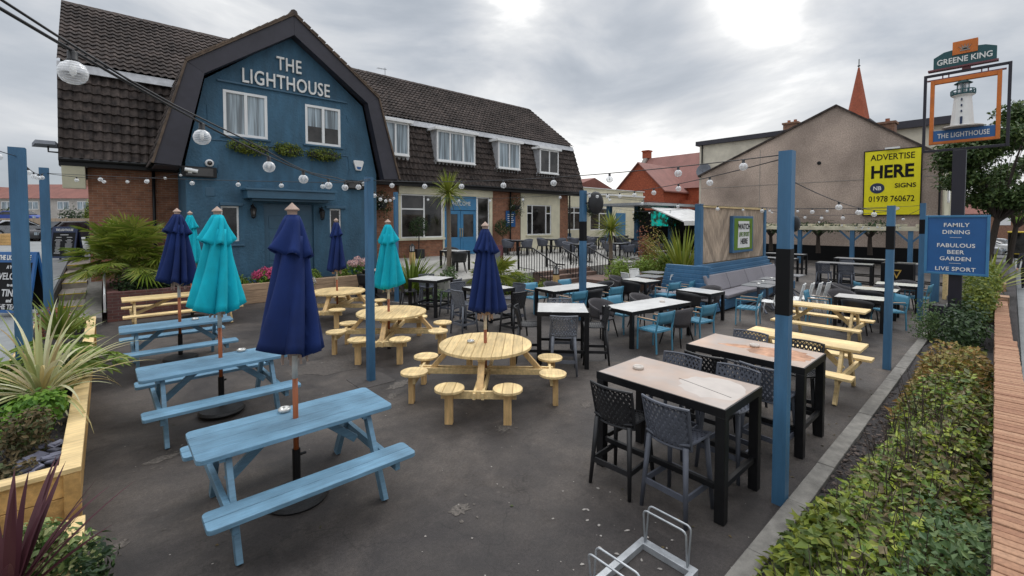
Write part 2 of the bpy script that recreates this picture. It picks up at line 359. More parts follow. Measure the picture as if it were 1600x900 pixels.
def glass_mat(name, col, rough=.04, st=(1, 1, 1)):
    m, t, b = new_mat(name)
    nn = t.nodes.new; ln = t.links.new
    tcn = nn('ShaderNodeTexCoord'); n = nn('ShaderNodeTexNoise'); n.inputs['Scale'].default_value = 1.6; n.inputs['Detail'].default_value = 3
    mp = nn('ShaderNodeMapping'); mp.inputs['Scale'].default_value = st; ln(tcn.outputs['Object'], mp.inputs[0]); ln(mp.outputs[0], n.inputs['Vector'])
    r = nn('ShaderNodeValToRGB'); ln(n.outputs['Fac'], r.inputs[0])
    r.color_ramp.elements[0].position = .4; r.color_ramp.elements[0].color = rgb([c * .45 for c in col])
    r.color_ramp.elements[1].position = .62; r.color_ramp.elements[1].color = rgb([c * 1.5 for c in col])
    ln(r.outputs[0], b.inputs['Base Color']); b.inputs['Roughness'].default_value = rough
    b.inputs['Specular IOR Level'].default_value = .6
    bp = nn('ShaderNodeBump'); bp.inputs['Strength'].default_value = .04; ln(n.outputs['Fac'], bp.inputs['Height']); ln(bp.outputs[0], b.inputs['Normal'])
glass_mat('glass_dark', (.035, .032, .03))
glass_mat('glass_pale', (.29, .35, .39), .06, (7, 7, .25))
glass_mat('glass_car', (.02, .022, .025))
def clear_glass():
    m, t, b = new_mat('bulb_glass')
    nn = t.nodes.new; ln = t.links.new
    b.inputs['Base Color'].default_value = (.92, .93, .94, 1); b.inputs['Roughness'].default_value = .08
    b.inputs['Specular IOR Level'].default_value = 1.0
    tr = nn('ShaderNodeBsdfTransparent'); tr.inputs[0].default_value = (.97, .975, .98, 1)
    lw = nn('ShaderNodeLayerWeight'); lw.inputs[0].default_value = .30
    tcn = nn('ShaderNodeTexCoord'); wv = nn('ShaderNodeTexWave'); wv.inputs['Scale'].default_value = 38; wv.bands_direction = 'Z'
    ln(tcn.outputs['Object'], wv.inputs['Vector'])
    mr = nn('ShaderNodeMapRange'); mr.inputs[3].default_value = .10; mr.inputs[4].default_value = .42; ln(wv.outputs['Fac'], mr.inputs[0])
    mxm = nn('ShaderNodeMath'); mxm.operation = 'ADD'; mxm.use_clamp = True; ln(lw.outputs['Facing'], mxm.inputs[0]); ln(mr.outputs[0], mxm.inputs[1])
    ms = nn('ShaderNodeMixShader'); ln(mxm.outputs[0], ms.inputs[0])
    ln(tr.outputs[0], ms.inputs[1]); ln(b.outputs[0], ms.inputs[2]); ln(ms.outputs[0], t.nodes['Material Output'].inputs[0])
clear_glass()
def lit_screen():
    m, t, b = new_mat('screen_glow')
    nn = t.nodes.new; ln = t.links.new
    tcn = nn('ShaderNodeTexCoord'); n = nn('ShaderNodeTexNoise'); n.inputs['Scale'].default_value = 3.5; n.inputs['Detail'].default_value = 4
    ln(tcn.outputs['Object'], n.inputs['Vector'])
    r = nn('ShaderNodeValToRGB'); ln(n.outputs['Fac'], r.inputs[0])
    r.color_ramp.elements[0].position = .42; r.color_ramp.elements[0].color = (.0, .30, .25, 1)
    r.color_ramp.elements[1].position = .6; r.color_ramp.elements[1].color = (.015, .03, .02, 1)
    ln(r.outputs[0], b.inputs['Base Color']); ln(r.outputs[0], b.inputs['Emission Color']); b.inputs['Emission Strength'].default_value = .9
lit_screen()
leaf_mat('leaf_ivy', [(.05, .10, .03), (.15, .24, .04), (.32, .38, .045), (.10, .18, .035), (.20, .20, .07), (.44, .48, .075), (.16, .25, .05), (.17, .18, .09), (.28, .35, .05), (.08, .14, .035), (.22, .17, .09), (.15, .11, .06), (.26, .25, .10)], .5, .2)
leaf_mat('leaf_hedge', [(.05, .08, .02), (.14, .19, .03), (.24, .27, .03), (.08, .13, .03), (.28, .29, .04)], .5, .2)
leaf_mat('leaf_autumn', [(.13, .14, .03), (.28, .15, .05), (.20, .21, .04), (.34, .19, .06), (.15, .18, .04)], .5, .2)
leaf_mat('leaf_dark', [(.012, .03, .012), (.03, .06, .02), (.05, .09, .025), (.02, .045, .015)], .45, .15)
leaf_mat('leaf_bluegreen', [(.05, .10, .04), (.11, .18, .06), (.08, .14, .05), (.17, .23, .08)], .5, .2)
leaf_mat('leaf_fern', [(.06, .16, .02), (.13, .26, .025), (.20, .34, .04), (.09, .20, .025)], .5, .3)
leaf_mat('leaf_lime', [(.10, .17, .02), (.20, .28, .04), (.15, .23, .03), (.26, .33, .07)], .5, .3)
leaf_mat('leaf_variegated', [(.06, .13, .035), (.36, .42, .15), (.12, .21, .06), (.55, .57, .28), (.09, .17, .045), (.10, .20, .05)], .45, .25)
leaf_mat('blade_variegated', [(.56, .55, .28), (.42, .45, .20), (.66, .64, .42), (.28, .34, .13), (.60, .46, .20), (.68, .67, .46), (.36, .26, .12)], .4, .25)
leaf_mat('blade_green', [(.08, .13, .02), (.15, .21, .03), (.21, .26, .04), (.10, .16, .025)], .4, .25)
leaf_mat('blade_yellow', [(.20, .25, .03), (.30, .32, .05), (.14, .20, .03), (.36, .36, .08)], .4, .25)
leaf_mat('blade_purple', [(.06, .018, .025), (.10, .035, .045), (.14, .06, .07), (.05, .015, .02)], .4, .2)
leaf_mat('palm_leaf', [(.10, .16, .02), (.20, .28, .035), (.32, .36, .06), (.15, .22, .03), (.42, .40, .10)], .4, .2)
leaf_mat('leaf_tree', [(.03, .06, .018), (.055, .10, .026), (.09, .14, .035), (.04, .08, .022), (.13, .165, .045)], .5, .15)
leaf_mat('leaf_dry', [(.10, .07, .03), (.15, .11, .05), (.07, .06, .03), (.06, .09, .03)], .7, .1)
leaf_mat('petal_pink', [(.60, .07, .20), (.70, .14, .28), (.52, .04, .14)], .6, .2)
leaf_mat('petal_blush', [(.72, .46, .44), (.78, .58, .54), (.68, .38, .38)], .6, .2)
leaf_mat('petal_red', [(.35, .08, .05), (.28, .12, .06), (.20, .09, .05)], .6, .2)
leaf_mat('petal_white', [(.75, .74, .68), (.65, .65, .58), (.8, .8, .76)], .6, .2)

# ------------------------------------------------------------------ mesh helpers
class M:
    def __init__(s): s.v = []; s.f = []
    def add(s, vs, fs):
        b = len(s.v); s.v.extend([tuple(p) for p in vs]); s.f.extend([tuple(b + i for i in f) for f in fs]); return s
    def box(s, x0, x1, y0, y1, z0, z1):
        return s.add([(x0, y0, z0), (x1, y0, z0), (x1, y1, z0), (x0, y1, z0), (x0, y0, z1), (x1, y0, z1), (x1, y1, z1), (x0, y1, z1)],
                     [(0, 3, 2, 1), (4, 5, 6, 7), (0, 1, 5, 4), (1, 2, 6, 5), (2, 3, 7, 6), (3, 0, 4, 7)])
    def bar(s, p, q, w, h=None, up=(0, 0, 1), w2=None, h2=None):
        h = h or w; w2 = w2 or w; h2 = h2 or h
        p = Vector(p); q = Vector(q); d = (q - p).normalized(); u = Vector(up)
        if abs(d.dot(u)) > .98: u = Vector((1, 0, 0))
        a = d.cross(u).normalized(); b = a.cross(d).normalized()
        vs = []
        for c, ww, hh in ((p, w, h), (q, w2, h2)):
            for sa, sb in ((-1, -1), (1, -1), (1, 1), (-1, 1)): vs.append(c + a * sa * ww / 2 + b * sb * hh / 2)
        return s.add(vs, [(0, 1, 2, 3), (7, 6, 5, 4), (0, 4, 5, 1), (1, 5, 6, 2), (2, 6, 7, 3), (3, 7, 4, 0)])
    def tube(s, pts, r, n=8, caps=True, closed=False):
        pts = [Vector(p) for p in pts]; k = len(pts)
        rs = r if isinstance(r, (list, tuple)) else [r] * k
        vs = []; prev = None
        for i, p in enumerate(pts):
            if closed: d = pts[(i + 1) % k] - pts[i - 1]
            else: d = pts[min(i + 1, k - 1)] - pts[max(i - 1, 0)]
            d = d.normalized() if d.length > 1e-9 else Vector((0, 0, 1))
            if prev is None:
                u = Vector((0, 0, 1)) if abs(d.z) < .9 else Vector((1, 0, 0))
                a = d.cross(u).normalized()
            else:
                a = (prev - d * prev.dot(d))
                a = a.normalized() if a.length > 1e-6 else d.orthogonal().normalized()
            prev = a; b = d.cross(a)
            for j in range(n):
                t = 2 * PI * j / n; vs.append(p + (a * math.cos(t) + b * math.sin(t)) * rs[i])
        fs = []
        for i in range(k if closed else k - 1):
            i2 = (i + 1) % k
            for j in range(n):
                fs.append((i * n + j, i * n + (j + 1) % n, i2 * n + (j + 1) % n, i2 * n + j))
        if caps and not closed:
            fs.append(tuple(range(n - 1, -1, -1))); fs.append(tuple((k - 1) * n + j for j in range(n)))
        return s.add(vs, fs)
    def lathe(s, prof, n=16, cx=0, cy=0, cz=0, rf=None, caps=True):
        vs = []; fs = []
        for i, (r, z) in enumerate(prof):
            for j in range(n):
                t = 2 * PI * j / n; rr = r * (rf(t, i) if rf else 1)
                vs.append((cx + rr * math.cos(t), cy + rr * math.sin(t), cz + z))
        for i in range(len(prof) - 1):
            for j in range(n):
                fs.append((i * n + j, i * n + (j + 1) % n, (i + 1) * n + (j + 1) % n, (i + 1) * n + j))
        if caps:
            if prof[0][0] > 1e-6: fs.append(tuple(range(n - 1, -1, -1)))
            if prof[-1][0] > 1e-6: fs.append(tuple((len(prof) - 1) * n + j for j in range(n)))
        return s.add(vs, fs)
    def prism(s, poly, axis, a, b):
        """polygon extruded along an axis; poly gives the two other coordinates in x,y,z order"""
        def P(p, t):
            if axis == 'x': return (t, p[0], p[1])
            if axis == 'y': return (p[0], t, p[1])
            return (p[0], p[1], t)
        n = len(poly); vs = [P(p, a) for p in poly] + [P(p, b) for p in poly]
        fs = [tuple(range(n)), tuple(range(2 * n - 1, n - 1, -1))]
        for i in range(n): fs.append((i, i + n, (i + 1) % n + n, (i + 1) % n))
        return s.add(vs, fs)
    def poly(s, pts): return s.add(pts, [tuple(range(len(pts)))])
    def grid(s, pts, nu, nv):
        return s.add(pts, [(i * nv + j, (i + 1) * nv + j, (i + 1) * nv + j + 1, i * nv + j + 1) for i in range(nu - 1) for j in range(nv - 1)])
    def xf(s, mat, start=0):
        for i in range(start, len(s.v)): s.v[i] = tuple(mat @ Vector(s.v[i]))
        return s
    def mesh(s, name, mat, smooth=False, recalc=True):
        me = bpy.data.meshes.new(name); me.from_pydata(s.v, [], s.f)
        if recalc:
            bm = bmesh.new(); bm.from_mesh(me); bmesh.ops.recalc_face_normals(bm, faces=bm.faces); bm.to_mesh(me); bm.free()
        me.materials.append(MATS[mat])
        if smooth: me.polygons.foreach_set('use_smooth', [True] * len(me.polygons))
        me.update(); return me

ORI = {}
def tag(o, label=None, cat=None, group=None, kind=None):
    if label: o['label'] = label
    if cat: o['category'] = cat
    if group: o['group'] = group
    if kind: o['kind'] = kind
    return o
def thing(name, label, cat, loc=(0, 0, 0), rz=0, group=None):
    """an Empty at the thing's base that parents its parts"""
    o = bpy.data.objects.new(name, None); C.objects.link(o)
    o.location = loc; o.rotation_euler = (0, 0, rad(rz)); o.empty_display_size = .2
    tag(o, label, cat, group)
    ORI[o.name] = Matrix.Translation(Vector(loc)) @ Matrix.Rotation(rad(rz), 4, 'Z')
    return o
def root_of(o):
    while o.parent: o = o.parent
    return o
def part(m, name, mat, parent=None, smooth=False, bevel=0, world=False, recalc=True, label=None):
    """one mesh object; world=True when the shape was written in world coordinates"""
    if world and parent is not None:
        m.xf(ORI[root_of(parent).name].inverted())
    o = bpy.data.objects.new(name, m.mesh(name, mat, smooth, recalc)); C.objects.link(o)
    if parent is not None: o.parent = parent
    if bevel:
        b = o.modifiers.new('bevel', 'BEVEL'); b.width = bevel; b.segments = 2; b.limit_method = 'ANGLE'; b.angle_limit = rad(40)
    if label: o['label'] = label
    return o
def single(m, name, mat, label, cat, loc=(0, 0, 0), rz=0, group=None, smooth=False, bevel=0, kind=None, recalc=True):
    o = part(m, name, mat, None, smooth, bevel, recalc=recalc); o.location = loc; o.rotation_euler = (0, 0, rad(rz))
    ORI[o.name] = Matrix.Translation(Vector(loc)) @ Matrix.Rotation(rad(rz), 4, 'Z')
    return tag(o, label, cat, group, kind)
def struct(m, name, mat, smooth=False, bevel=0):
    return tag(part(m, name, mat, None, smooth, bevel), kind='structure')
KIDS = {}
def dup(root, loc, rz, label, group=None):
    def rec(o, parent):
        c = o.copy(); C.objects.link(c)
        if parent is not None: c.parent = parent
        for ch in o.children: rec(ch, c)
        return c
    r = rec(root, None); r.location = loc; r.rotation_euler = (0, 0, rad(rz)); r['label'] = label
    if group: r['group'] = group
    return r
class Kind:
    """first call places the prototype itself, later calls copies of it"""
    def __init__(s, make): s.make = make; s.proto = None
    def __call__(s, loc, rz, label, group=None):
        if s.proto is None:
            s.proto = s.make(); o = s.proto
            o.location = loc; o.rotation_euler = (0, 0, rad(rz)); o['label'] = label
            if group: o['group'] = group
            return o
        return dup(s.proto, loc, rz, label, group)
def lettering(parent, txt, size, loc, face, mat, name='lettering', extrude=.006, xs=1.0, bold=0.0, align='CENTER', spacing=1.0, tilt=0, line=1.0):
    """solid letters; face 's' looks towards -y, 'w' towards -x; loc in world coordinates = middle of the baseline"""
    cu = bpy.data.curves.new(name, 'FONT'); cu.body = txt; cu.size = size; cu.extrude = extrude; cu.offset = bold
    cu.align_x = align; cu.space_character = spacing; cu.space_line = line; cu.resolution_u = 3
    t = bpy.data.objects.new(name, cu); C.objects.link(t)
    dg = bpy.context.evaluated_depsgraph_get()
    me = bpy.data.meshes.new_from_object(t.evaluated_get(dg))
    bpy.data.objects.remove(t); bpy.data.curves.remove(cu)
    rot = Matrix.Rotation(rad(90), 4, 'X')
    if face == 'w': rot = Matrix.Rotation(rad(-90), 4, 'Z') @ rot
    elif face == 'e': rot = Matrix.Rotation(rad(90), 4, 'Z') @ rot
    elif isinstance(face, (int, float)): rot = Matrix.Rotation(rad(face), 4, 'Z') @ Matrix.Rotation(rad(90 + tilt), 4, 'X')
    mw = Matrix.Translation(Vector(loc)) @ rot @ Matrix.Diagonal((xs, 1, 1, 1))
    if parent is not None: mw = ORI[root_of(parent).name].inverted() @ mw
    me.transform(mw); me.materials.clear(); me.materials.append(MATS[mat])
    o = bpy.data.objects.new(name, me); C.objects.link(o); o.parent = parent
    return o

# ------------------------------------------------------------------ plants
def leaf_faces(m, p, d, nrm, ln, wd):
    """a pointed leaf folded along its midrib"""
    sd = d.cross(nrm)
    if sd.length < 1e-4: return
    sd = sd.normalized(); up = nrm.normalized()
    a = p; t = p + d * ln - up * ln * .12; mid = p + d * ln * .45
    m.add([a, mid + sd * wd * .5 + up * ln * .08, t, mid - sd * wd * .5 + up * ln * .08], [(0, 1, 2), (0, 2, 3)])
def rnd_unit():
    while True:
        v = Vector((random.uniform(-1, 1), random.uniform(-1, 1), random.uniform(-1, 1)))
        if .05 < v.length < 1: return v.normalized()
def shrub_leaves(rx, ry, rz, n, size, cz=None, lumps=7, low=0.0):
    """leaf cloud gathered in uneven lumps, standing on z = 0"""
    m = M(); cz = rz * .55 if cz is None else cz
    cen = []
    for i in range(lumps):
        v = rnd_unit(); cen.append((Vector((v.x * rx * .5, v.y * ry * .5, cz + v.z * rz * .42)), random.uniform(.38, .62)))
    for i in range(n):
        c, r = random.choice(cen); v = rnd_unit(); k = random.uniform(.55, 1.05)
        p = c + Vector((v.x * rx * r * k, v.y * ry * r * k, v.z * rz * r * k))
        if p.z < low: p.z = low + random.uniform(0, .06)
        nr = (v + rnd_unit() * .7 + Vector((0, 0, .5))).normalized(); d = rnd_unit(); d = (d - nr * d.dot(nr))
        if d.length < .1: continue
        leaf_faces(m, p, d.normalized(), nr, size * random.uniform(.6, 1.25), size * random.uniform(.4, .65))
    return m
def blade(m, base, az, el, ln, wd, droop, seg=7):
    p = Vector(base); h = Vector((math.cos(az), math.sin(az), 0)); s = Vector((-math.sin(az), math.cos(az), 0))
    pts = []; a = el
    for i in range(seg + 1):
        t = i / seg; ww = wd * (min(1, .55 + t * 1.6) if t < .3 else 1.0) * (1 - max(0, (t - .35) / .65) ** 1.6) + .001
        pts.append((p.copy(), ww))
        d = h * math.cos(a) + Vector((0, 0, 1)) * math.sin(a)
        p = p + d * ln / seg; a -= droop / seg * (.5 + t * 1.3)
    vs = []
    for i, (q, ww) in enumerate(pts):
        up = Vector((0, 0, 1)) * ww * .25
        vs += [q - s * ww / 2 + up, q, q + s * ww / 2 + up]
    fs = []
    for i in range(seg):
        fs += [(i * 3, i * 3 + 1, i * 3 + 4, i * 3 + 3), (i * 3 + 1, i * 3 + 2, i * 3 + 5, i * 3 + 4)]
    m.add(vs, fs)
def blades(n, ln, wd, el=(20, 88), droop=(.3, 1.6), base_r=.04, z=0, seg=7):
    m = M()
    for i in range(n):
        az = random.uniform(0, 2 * PI); e_ = rad(random.uniform(*el)); k = random.uniform(.65, 1.1)
        b = (math.cos(az) * base_r, math.sin(az) * base_r, z + random.uniform(0, .08))
        blade(m, b, az, e_, ln * k, wd * random.uniform(.7, 1.15), random.uniform(*droop) * (1.1 - e_ / PI), seg)
    return m
def fan_leaf(m, base, az, el, pet, rr, nl=22):
    h = Vector((math.cos(az), math.sin(az), 0)); d = h * math.cos(el) + Vector((0, 0, math.sin(el)))
    s = Vector((-math.sin(az), math.cos(az), 0)); nr = s.cross(d)
    b = Vector(base); hub = b + d * pet + Vector((0, 0, -pet * .12))
    m.tube([b, b + d * pet * .5, hub], [.012, .009, .006], 4)
    dd = (d - Vector((0, 0, .35))).normalized(); nn_ = s.cross(dd)
    for i in range(nl):
        t = (i / (nl - 1) - .5) * rad(225); u = dd * math.cos(t) + s * math.sin(t)
        l = rr * (.75 + .25 * math.cos(t)) * random.uniform(.85, 1.1); wd = .032 * rr / .5
        side = u.cross(nn_).normalized()
        dr = Vector((0, 0, -1)) * l * random.uniform(.08, .28)
        mid = hub + u * l * .6 + dr * .25; tip = hub + u * l + dr
        m.add([hub, mid + side * wd / 2 + nn_ * .006, tip, mid - side * wd / 2 + nn_ * .006], [(0, 1, 2), (0, 2, 3)])

# ------------------------------------------------------------------ the setting: ground, roads, paths
def terrain(x, y):
    if y < -.12:                                   # street side: pavement falls away down the hill
        return .22 - .019 * max(0, min(60, x - 4)) if x > -30 else .22
    if x < -1.0 or y > 24: return .6 + max(0, min(1, (y - 14) / 9)) * .5
    if x > 42: return -.6
    return -.06
xs = sorted(set([-400, -150, -60, -20, -6, -1.02, -1.0, 4, 42, 42.05, 64, 120, 250, 600] + [4 + 5 * i for i in range(1, 13)]))
ys = sorted(set([-500, -150, -50, -20, -8, -3, -.125, -.12, 6, 14, 17, 20, 23, 24, 24.05, 40, 80, 150, 300, 700]))
g = M(); g.grid([(x, y, terrain(x, y) - .02) for x in xs for y in ys], len(xs), len(ys))
struct(g, 'ground', 'road_asphalt')
g = M(); g.add([(-1.0, .1, 0), (42, .1, 0), (42, 19, 0), (-1.0, 24, 0)], [(0, 1, 2, 3)])
struct(g, 'garden_asphalt', 'asphalt')
# pavement of slabs beyond the brick wall
g = M()
n = 24
for i in range(n):
    x0 = -8 + i * 4; x1 = x0 + 4
    for j in range(3):
        y0 = -.16 - j * 1.0
        g.poly([(x0, y0, terrain(x0, -1) + .02), (x1, y0, terrain(x1, -1) + .02), (x1, y0 - .99, terrain(x1, -1) + .02), (x0, y0 - .99, terrain(x0, -1) + .02)])
struct(g, 'pavement', 'pavement_slab')
# light car park and road behind on the upper level
g = M(); g.grid([(x, y, terrain(x, y) + .01) for x in (-30, -12, -6, -1.05) for y in (9, 14, 17, 20, 23, 40, 70, 100)], 4, 8)
struct(g, 'car_park', 'pavement_slab')
# planted bed between the garden kerb and the street wall
def bedh(x, y): return .03 + .22 * max(0, min(1, (1.13 - y) / 1.0))
g = M()
bx = [-1 + .5 * i for i in range(60)]; by = [1.14, .9, .6, .3, .12, -.12]
g.grid([(x, y, bedh(x, y) + .03 * math.sin(x * 5 + y * 9)) for x in bx for y in by], len(bx), len(by))
struct(g, 'bed_soil', 'bed_soil', smooth=True)
# stairs of the sloping entrance path at the pub's corner
g = M()
for i in range(6):
    y0 = 14.6 + i * 1.35; z = .22 + i * .17
    g.box(-1.0, -.46, y0, y0 + 1.36 if i < 5 else 24, -.05, z)
struct(g, 'path_steps', 'path_stone')
g = M()
for i in range(6):
    y0 = 14.6 + i * 1.35; z = .22 + i * .17
    g.box(-1.0, -.46, y0 - .004, y0 + .035, z - .02, z + .004)
struct(g, 'step_nosing', 'yellow_paint')
# terrace in front of the entrance
g = M()
def tz(y): return .58 + .27 * max(0, min(1, (y - 13) / 3))
tx = [8.4, 12.3, 15.55, 20, 26, 36]; ty = [12.45, 13, 14.5, 16, 19.2]
for i in range(len(tx) - 1):
    for j in range(len(ty) - 1):
        g.poly([(tx[i], ty[j], tz(ty[j])), (tx[i + 1], ty[j], tz(ty[j])), (tx[i + 1], ty[j + 1], tz(ty[j + 1])), (tx[i], ty[j + 1], tz(ty[j + 1]))])
g.poly([(8.4, 12.45, 0), (12.3, 12.45, 0), (12.3, 12.45, .58), (8.4, 12.45, .58)])
g.poly([(15.55, 12.45, 0), (36, 12.45, 0), (36, 12.45, .58), (15.55, 12.45, .58)])
g.poly([(8.4, 12.45, 0), (8.4, 19.2, 0), (8.4, 19.2, .85), (8.4, 16, .85), (8.4, 13, .58), (8.4, 12.45, .58)])
g.poly([(7.9, 15.5, .02), (8.4, 15.5, .02), (8.4, 19, .02), (7.9, 19, .02)])
struct(g, 'terrace', 'terrace_slab')
g = M()
for i in range(4):
    y0 = 11.2 + i * .32
    g.box(12.32, 15.53, y0, 12.452, i * .145 + (.001 if i else 0), (i + 1) * .145)
struct(g, 'terrace_steps', 'step_brick', bevel=.008)
# kerb of the garden
g = M()
x = -1.0
while x < 27:
    g.box(x + .0015, x + .9105, 1.14, 1.29, -.05, .075 + random.uniform(-.006, .006)); x += .914
struct(g, 'kerb', 'concrete', bevel=.008)
# concrete edging beside the path
g = M(); g.prism([(14.9, -.02), (22.5, -.02), (22.5, 1.10), (14.9, .20)], 'x', -.455, -.12)
struct(g, 'path_kerb', 'concrete', bevel=.01)
# light repair strips, a manhole and crumbled patches in the asphalt
def blob(cx, cy, rx, ry, z, n=22, rz=0, rough=.22):
    pts = []
    for i in range(n):
        t = 2 * PI * i / n; k = 1 + random.uniform(-rough, rough)
        a = rx * k * math.cos(t); b = ry * k * math.sin(t); c_, s_ = math.cos(rz), math.sin(rz)
        pts.append((cx + a * c_ - b * s_, cy + a * s_ + b * c_, z))
    return pts
g = M()
for cx_, cy_, rx_, ry_, rz_ in ((2.28, 3.22, .10, .07, 0), (-.02, 4.62, .11, .05, .6), (3.35, 6.35, .22, .10, .4), (3.62, 4.15, .13, .07, .2), (.4, 6.05, .16, .06, .2), (3.05, 6.0, .12, .06, .9), (4.9, 3.9, .10, .05, .3)):
    g.poly(blob(cx_, cy_, rx_, ry_, .004, 26, rz_, .32))
    for k in range(9): g.poly(blob(cx_ + random.gauss(0, rx_ * 1.1), cy_ + random.gauss(0, ry_ * 1.4), random.uniform(.008, .03), random.uniform(.006, .02), .0045, 7, random.uniform(0, 3), .35))
struct(g, 'asphalt_patches', 'patch_stone')
g = M(); g.poly(blob(5.75, 5.2, 1.5, .42, .0035, 40, -.62, .12)); g.poly(blob(8.6, 3.9, 1.6, .5, .0035, 40, -.1, .12)); g.poly(blob(3.1, 8.1, .9, .5, .0035, 30, .3, .2))
struct(g, 'repair_strip', 'patch_light')
g = M(); g.box(2.82, 3.40, 6.55, 7.12, 0.0, .006)
struct(g, 'post_footing', 'patch_dark')
# slate bed in front of the terrace
g = M()
g.poly([(6.35, 12.7, .05), (7.0, 11.55, .05), (12.25, 10.75, .05), (12.25, 12.44, .07), (8.38, 12.44, .07), (8.38, 15.6, .1), (7.0, 15.6, .1)])
struct(g, 'slate_bed', 'bed_soil')
g = M()
for a, b in (((6.35, 12.7), (7.0, 11.55)), ((7.0, 11.55), (12.25, 10.75))): g.bar((a[0], a[1], .05), (b[0], b[1], .05), .08, .12)
struct(g, 'bed_edging', 'concrete')

# ------------------------------------------------------------------ the pub
pub = thing('pub_building', 'large blue gabled pub with dark pantile mansard roof and brick wings', 'pub', (1.95, 17, 0))
def pp(m, name, mat, parent=pub, **k): return part(m, name, mat, parent, world=True, **k)
def tiles(P0, U, V, lu, lv, tw, gauge, umax=None, umin=None, amp=.05, step=.045):
    """pantile sheet: humps along U, overlapping courses up V"""
    P0 = Vector(P0); U = Vector(U).normalized(); V = Vector(V).normalized(); Nn = U.cross(V).normalized()
    nu = int(lu / tw) * 5 + 1; nr = max(1, round(lv / gauge)); m = M(); lines = []
    for r in range(nr):
        for v, o in ((r * lv / nr, step), ((r + 1) * lv / nr, 0.0)): lines.append((v, o, r))
    jit = [[random.uniform(-.0025, .0025) for _ in range(nu // 5 + 2)] for _ in range(nr)]
    pts = []
    for v, o, r in lines:
        a = umin(v) if umin else 0; b = umax(v) if umax else lu
        for i in range(nu):
            u = i * lu / (nu - 1); uu = min(max(u, a), b)
            ph = (i % 5) / 5.0
            hgt = amp * (math.sin(2 * PI * ph) * .5 + .5) ** 1.3 + jit[r][i // 5]
            pts.append(P0 + U * uu + V * v + Nn * (hgt + o))
    m.grid(pts, len(lines), nu)
    m.f = [f for f in m.f if (Vector(m.v[f[0]]) - Vector(m.v[f[1]])).length > 1e-7 or True]
    return m
EY, EZ = 18.5, 4.38          # eaves
BY, BZ = 19.3, 7.36          # break of the mansard
RY, RZ = 22.5, 10.18         # ridge
XL = -.97
lowl = math.hypot(BY - EY, BZ - EZ); upl = math.hypot(RY - BY, RZ - BZ)
def xr_low(v): return 22.85 - .28 * v / lowl - XL
def xr_up(v): return 22.57 - .85 * v / upl - XL
roof = pp(tiles((XL, BY - .14, BZ - .02), (1, 0, 0), (0, RY - BY, RZ - BZ), 23.6, upl + .1, .21, .27, umax=xr_up), 'roof', 'roof_tile', smooth=False, recalc=False)
pp(tiles((XL, EY, EZ), (1, 0, 0), (0, BY - EY, BZ - EZ), 23.9, lowl - .03, .215, .315, umax=xr_low, amp=.075, step=.055), 'mansard_slope', 'roof_tile', smooth=False, recalc=False)
m = M(); m.poly([(XL, RY, RZ - .03), (21.7, RY, RZ - .03), (22.6, RY + 4, BZ), (XL, RY + 4, BZ)]); m.poly([(XL, RY + 4, BZ), (22.6, RY + 4, BZ), (22.8, RY + 4.8, EZ), (XL, RY + 4.8, EZ)]); m.poly([(-.3, RY + 4.8, EZ), (22.8, RY + 4.8, EZ), (22.8, RY + 4.8, 0), (-.3, RY + 4.8, 0)])
m.poly([(22.57, BY, BZ), (21.72, RY, RZ - .03), (22.6, RY + 4, BZ)]); m.poly([(22.57, BY, BZ), (22.6, RY + 4, BZ), (22.85, RY + 4.8, EZ), (22.85, EY, EZ)])
m.poly([(XL + .06, EY + .1, EZ), (XL + .06, BY, BZ - .05), (XL + .06, RY, RZ - .1), (XL + .06, RY + 4, BZ - .05), (XL + .06, RY + 4.8, EZ)])
pp(m, 'rear_slope', 'roof_tile')
m = M(); x = XL
while x < 21.6:
    m.tube([(x, RY, RZ), (x + .44, RY, RZ + random.uniform(-.006, .006))], [.125, .118], 8); x += .445
pp(m, 'ridge_tiles', 'ridge_tile', roof)
m = M(); m.prism([(BY - .27, BZ - .30), (BY - .25, BZ - .31), (BY - .12, BZ - .04), (BY - .16, BZ - .03)], 'x', XL, 22.5)
x = XL
m2 = M()
while x < 22.4:
    x += .21
pp(m, 'lead_flashing', 'lead', roof)
# eaves: gutter and soffit
m = M(); m.tube([(XL, EY - .04, EZ - .02), (1.8, EY - .04, EZ - .02)], .06, 8); m.tube([(8.3, EY - .04, EZ - .02), (22.9, EY - .04, EZ - .02)], .06, 8)
m.box(XL, 22.8, EY + .03, 19.0, EZ - .2, EZ - .06)
pp(m, 'gutter', 'black_metal')
m = M(); m.prism([(EY + .3, 3.55), (19.3, 3.55), (19.3, EZ - .2), (EY + .05, EZ - .2)], 'x', XL + .05, -.42)
pp(m, 'eaves_box', 'cream_paint')
# walls
def wall_s(m, x0, x1, z0, z1, y, ops=(), rev=.12):
    """wall face towards -y with real openings and reveals"""
    X = sorted({x0, x1, *[o[0] for o in ops], *[o[1] for o in ops]}); Z = sorted({z0, z1, *[o[2] for o in ops], *[o[3] for o in ops]})
    for i in range(len(X) - 1):
        for j in range(len(Z) - 1):
            cxm = (X[i] + X[i + 1]) / 2; czm = (Z[j] + Z[j + 1]) / 2
            if any(o[0] < cxm < o[1] and o[2] < czm < o[3] for o in ops): continue
            m.poly([(X[i], y, Z[j]), (X[i + 1], y, Z[j]), (X[i + 1], y, Z[j + 1]), (X[i], y, Z[j + 1])])
    for a, b, c, d in ops:
        m.poly([(a, y, c), (a, y, d), (a, y + rev, d), (a, y + rev, c)]); m.poly([(b, y, c), (b, y + rev, c), (b, y + rev, d), (b, y, d)])
        m.poly([(a, y, d), (b, y, d), (b, y + rev, d), (a, y + rev, d)]); m.poly([(a, y, c), (a, y + rev, c), (b, y + rev, c), (b, y, c)])
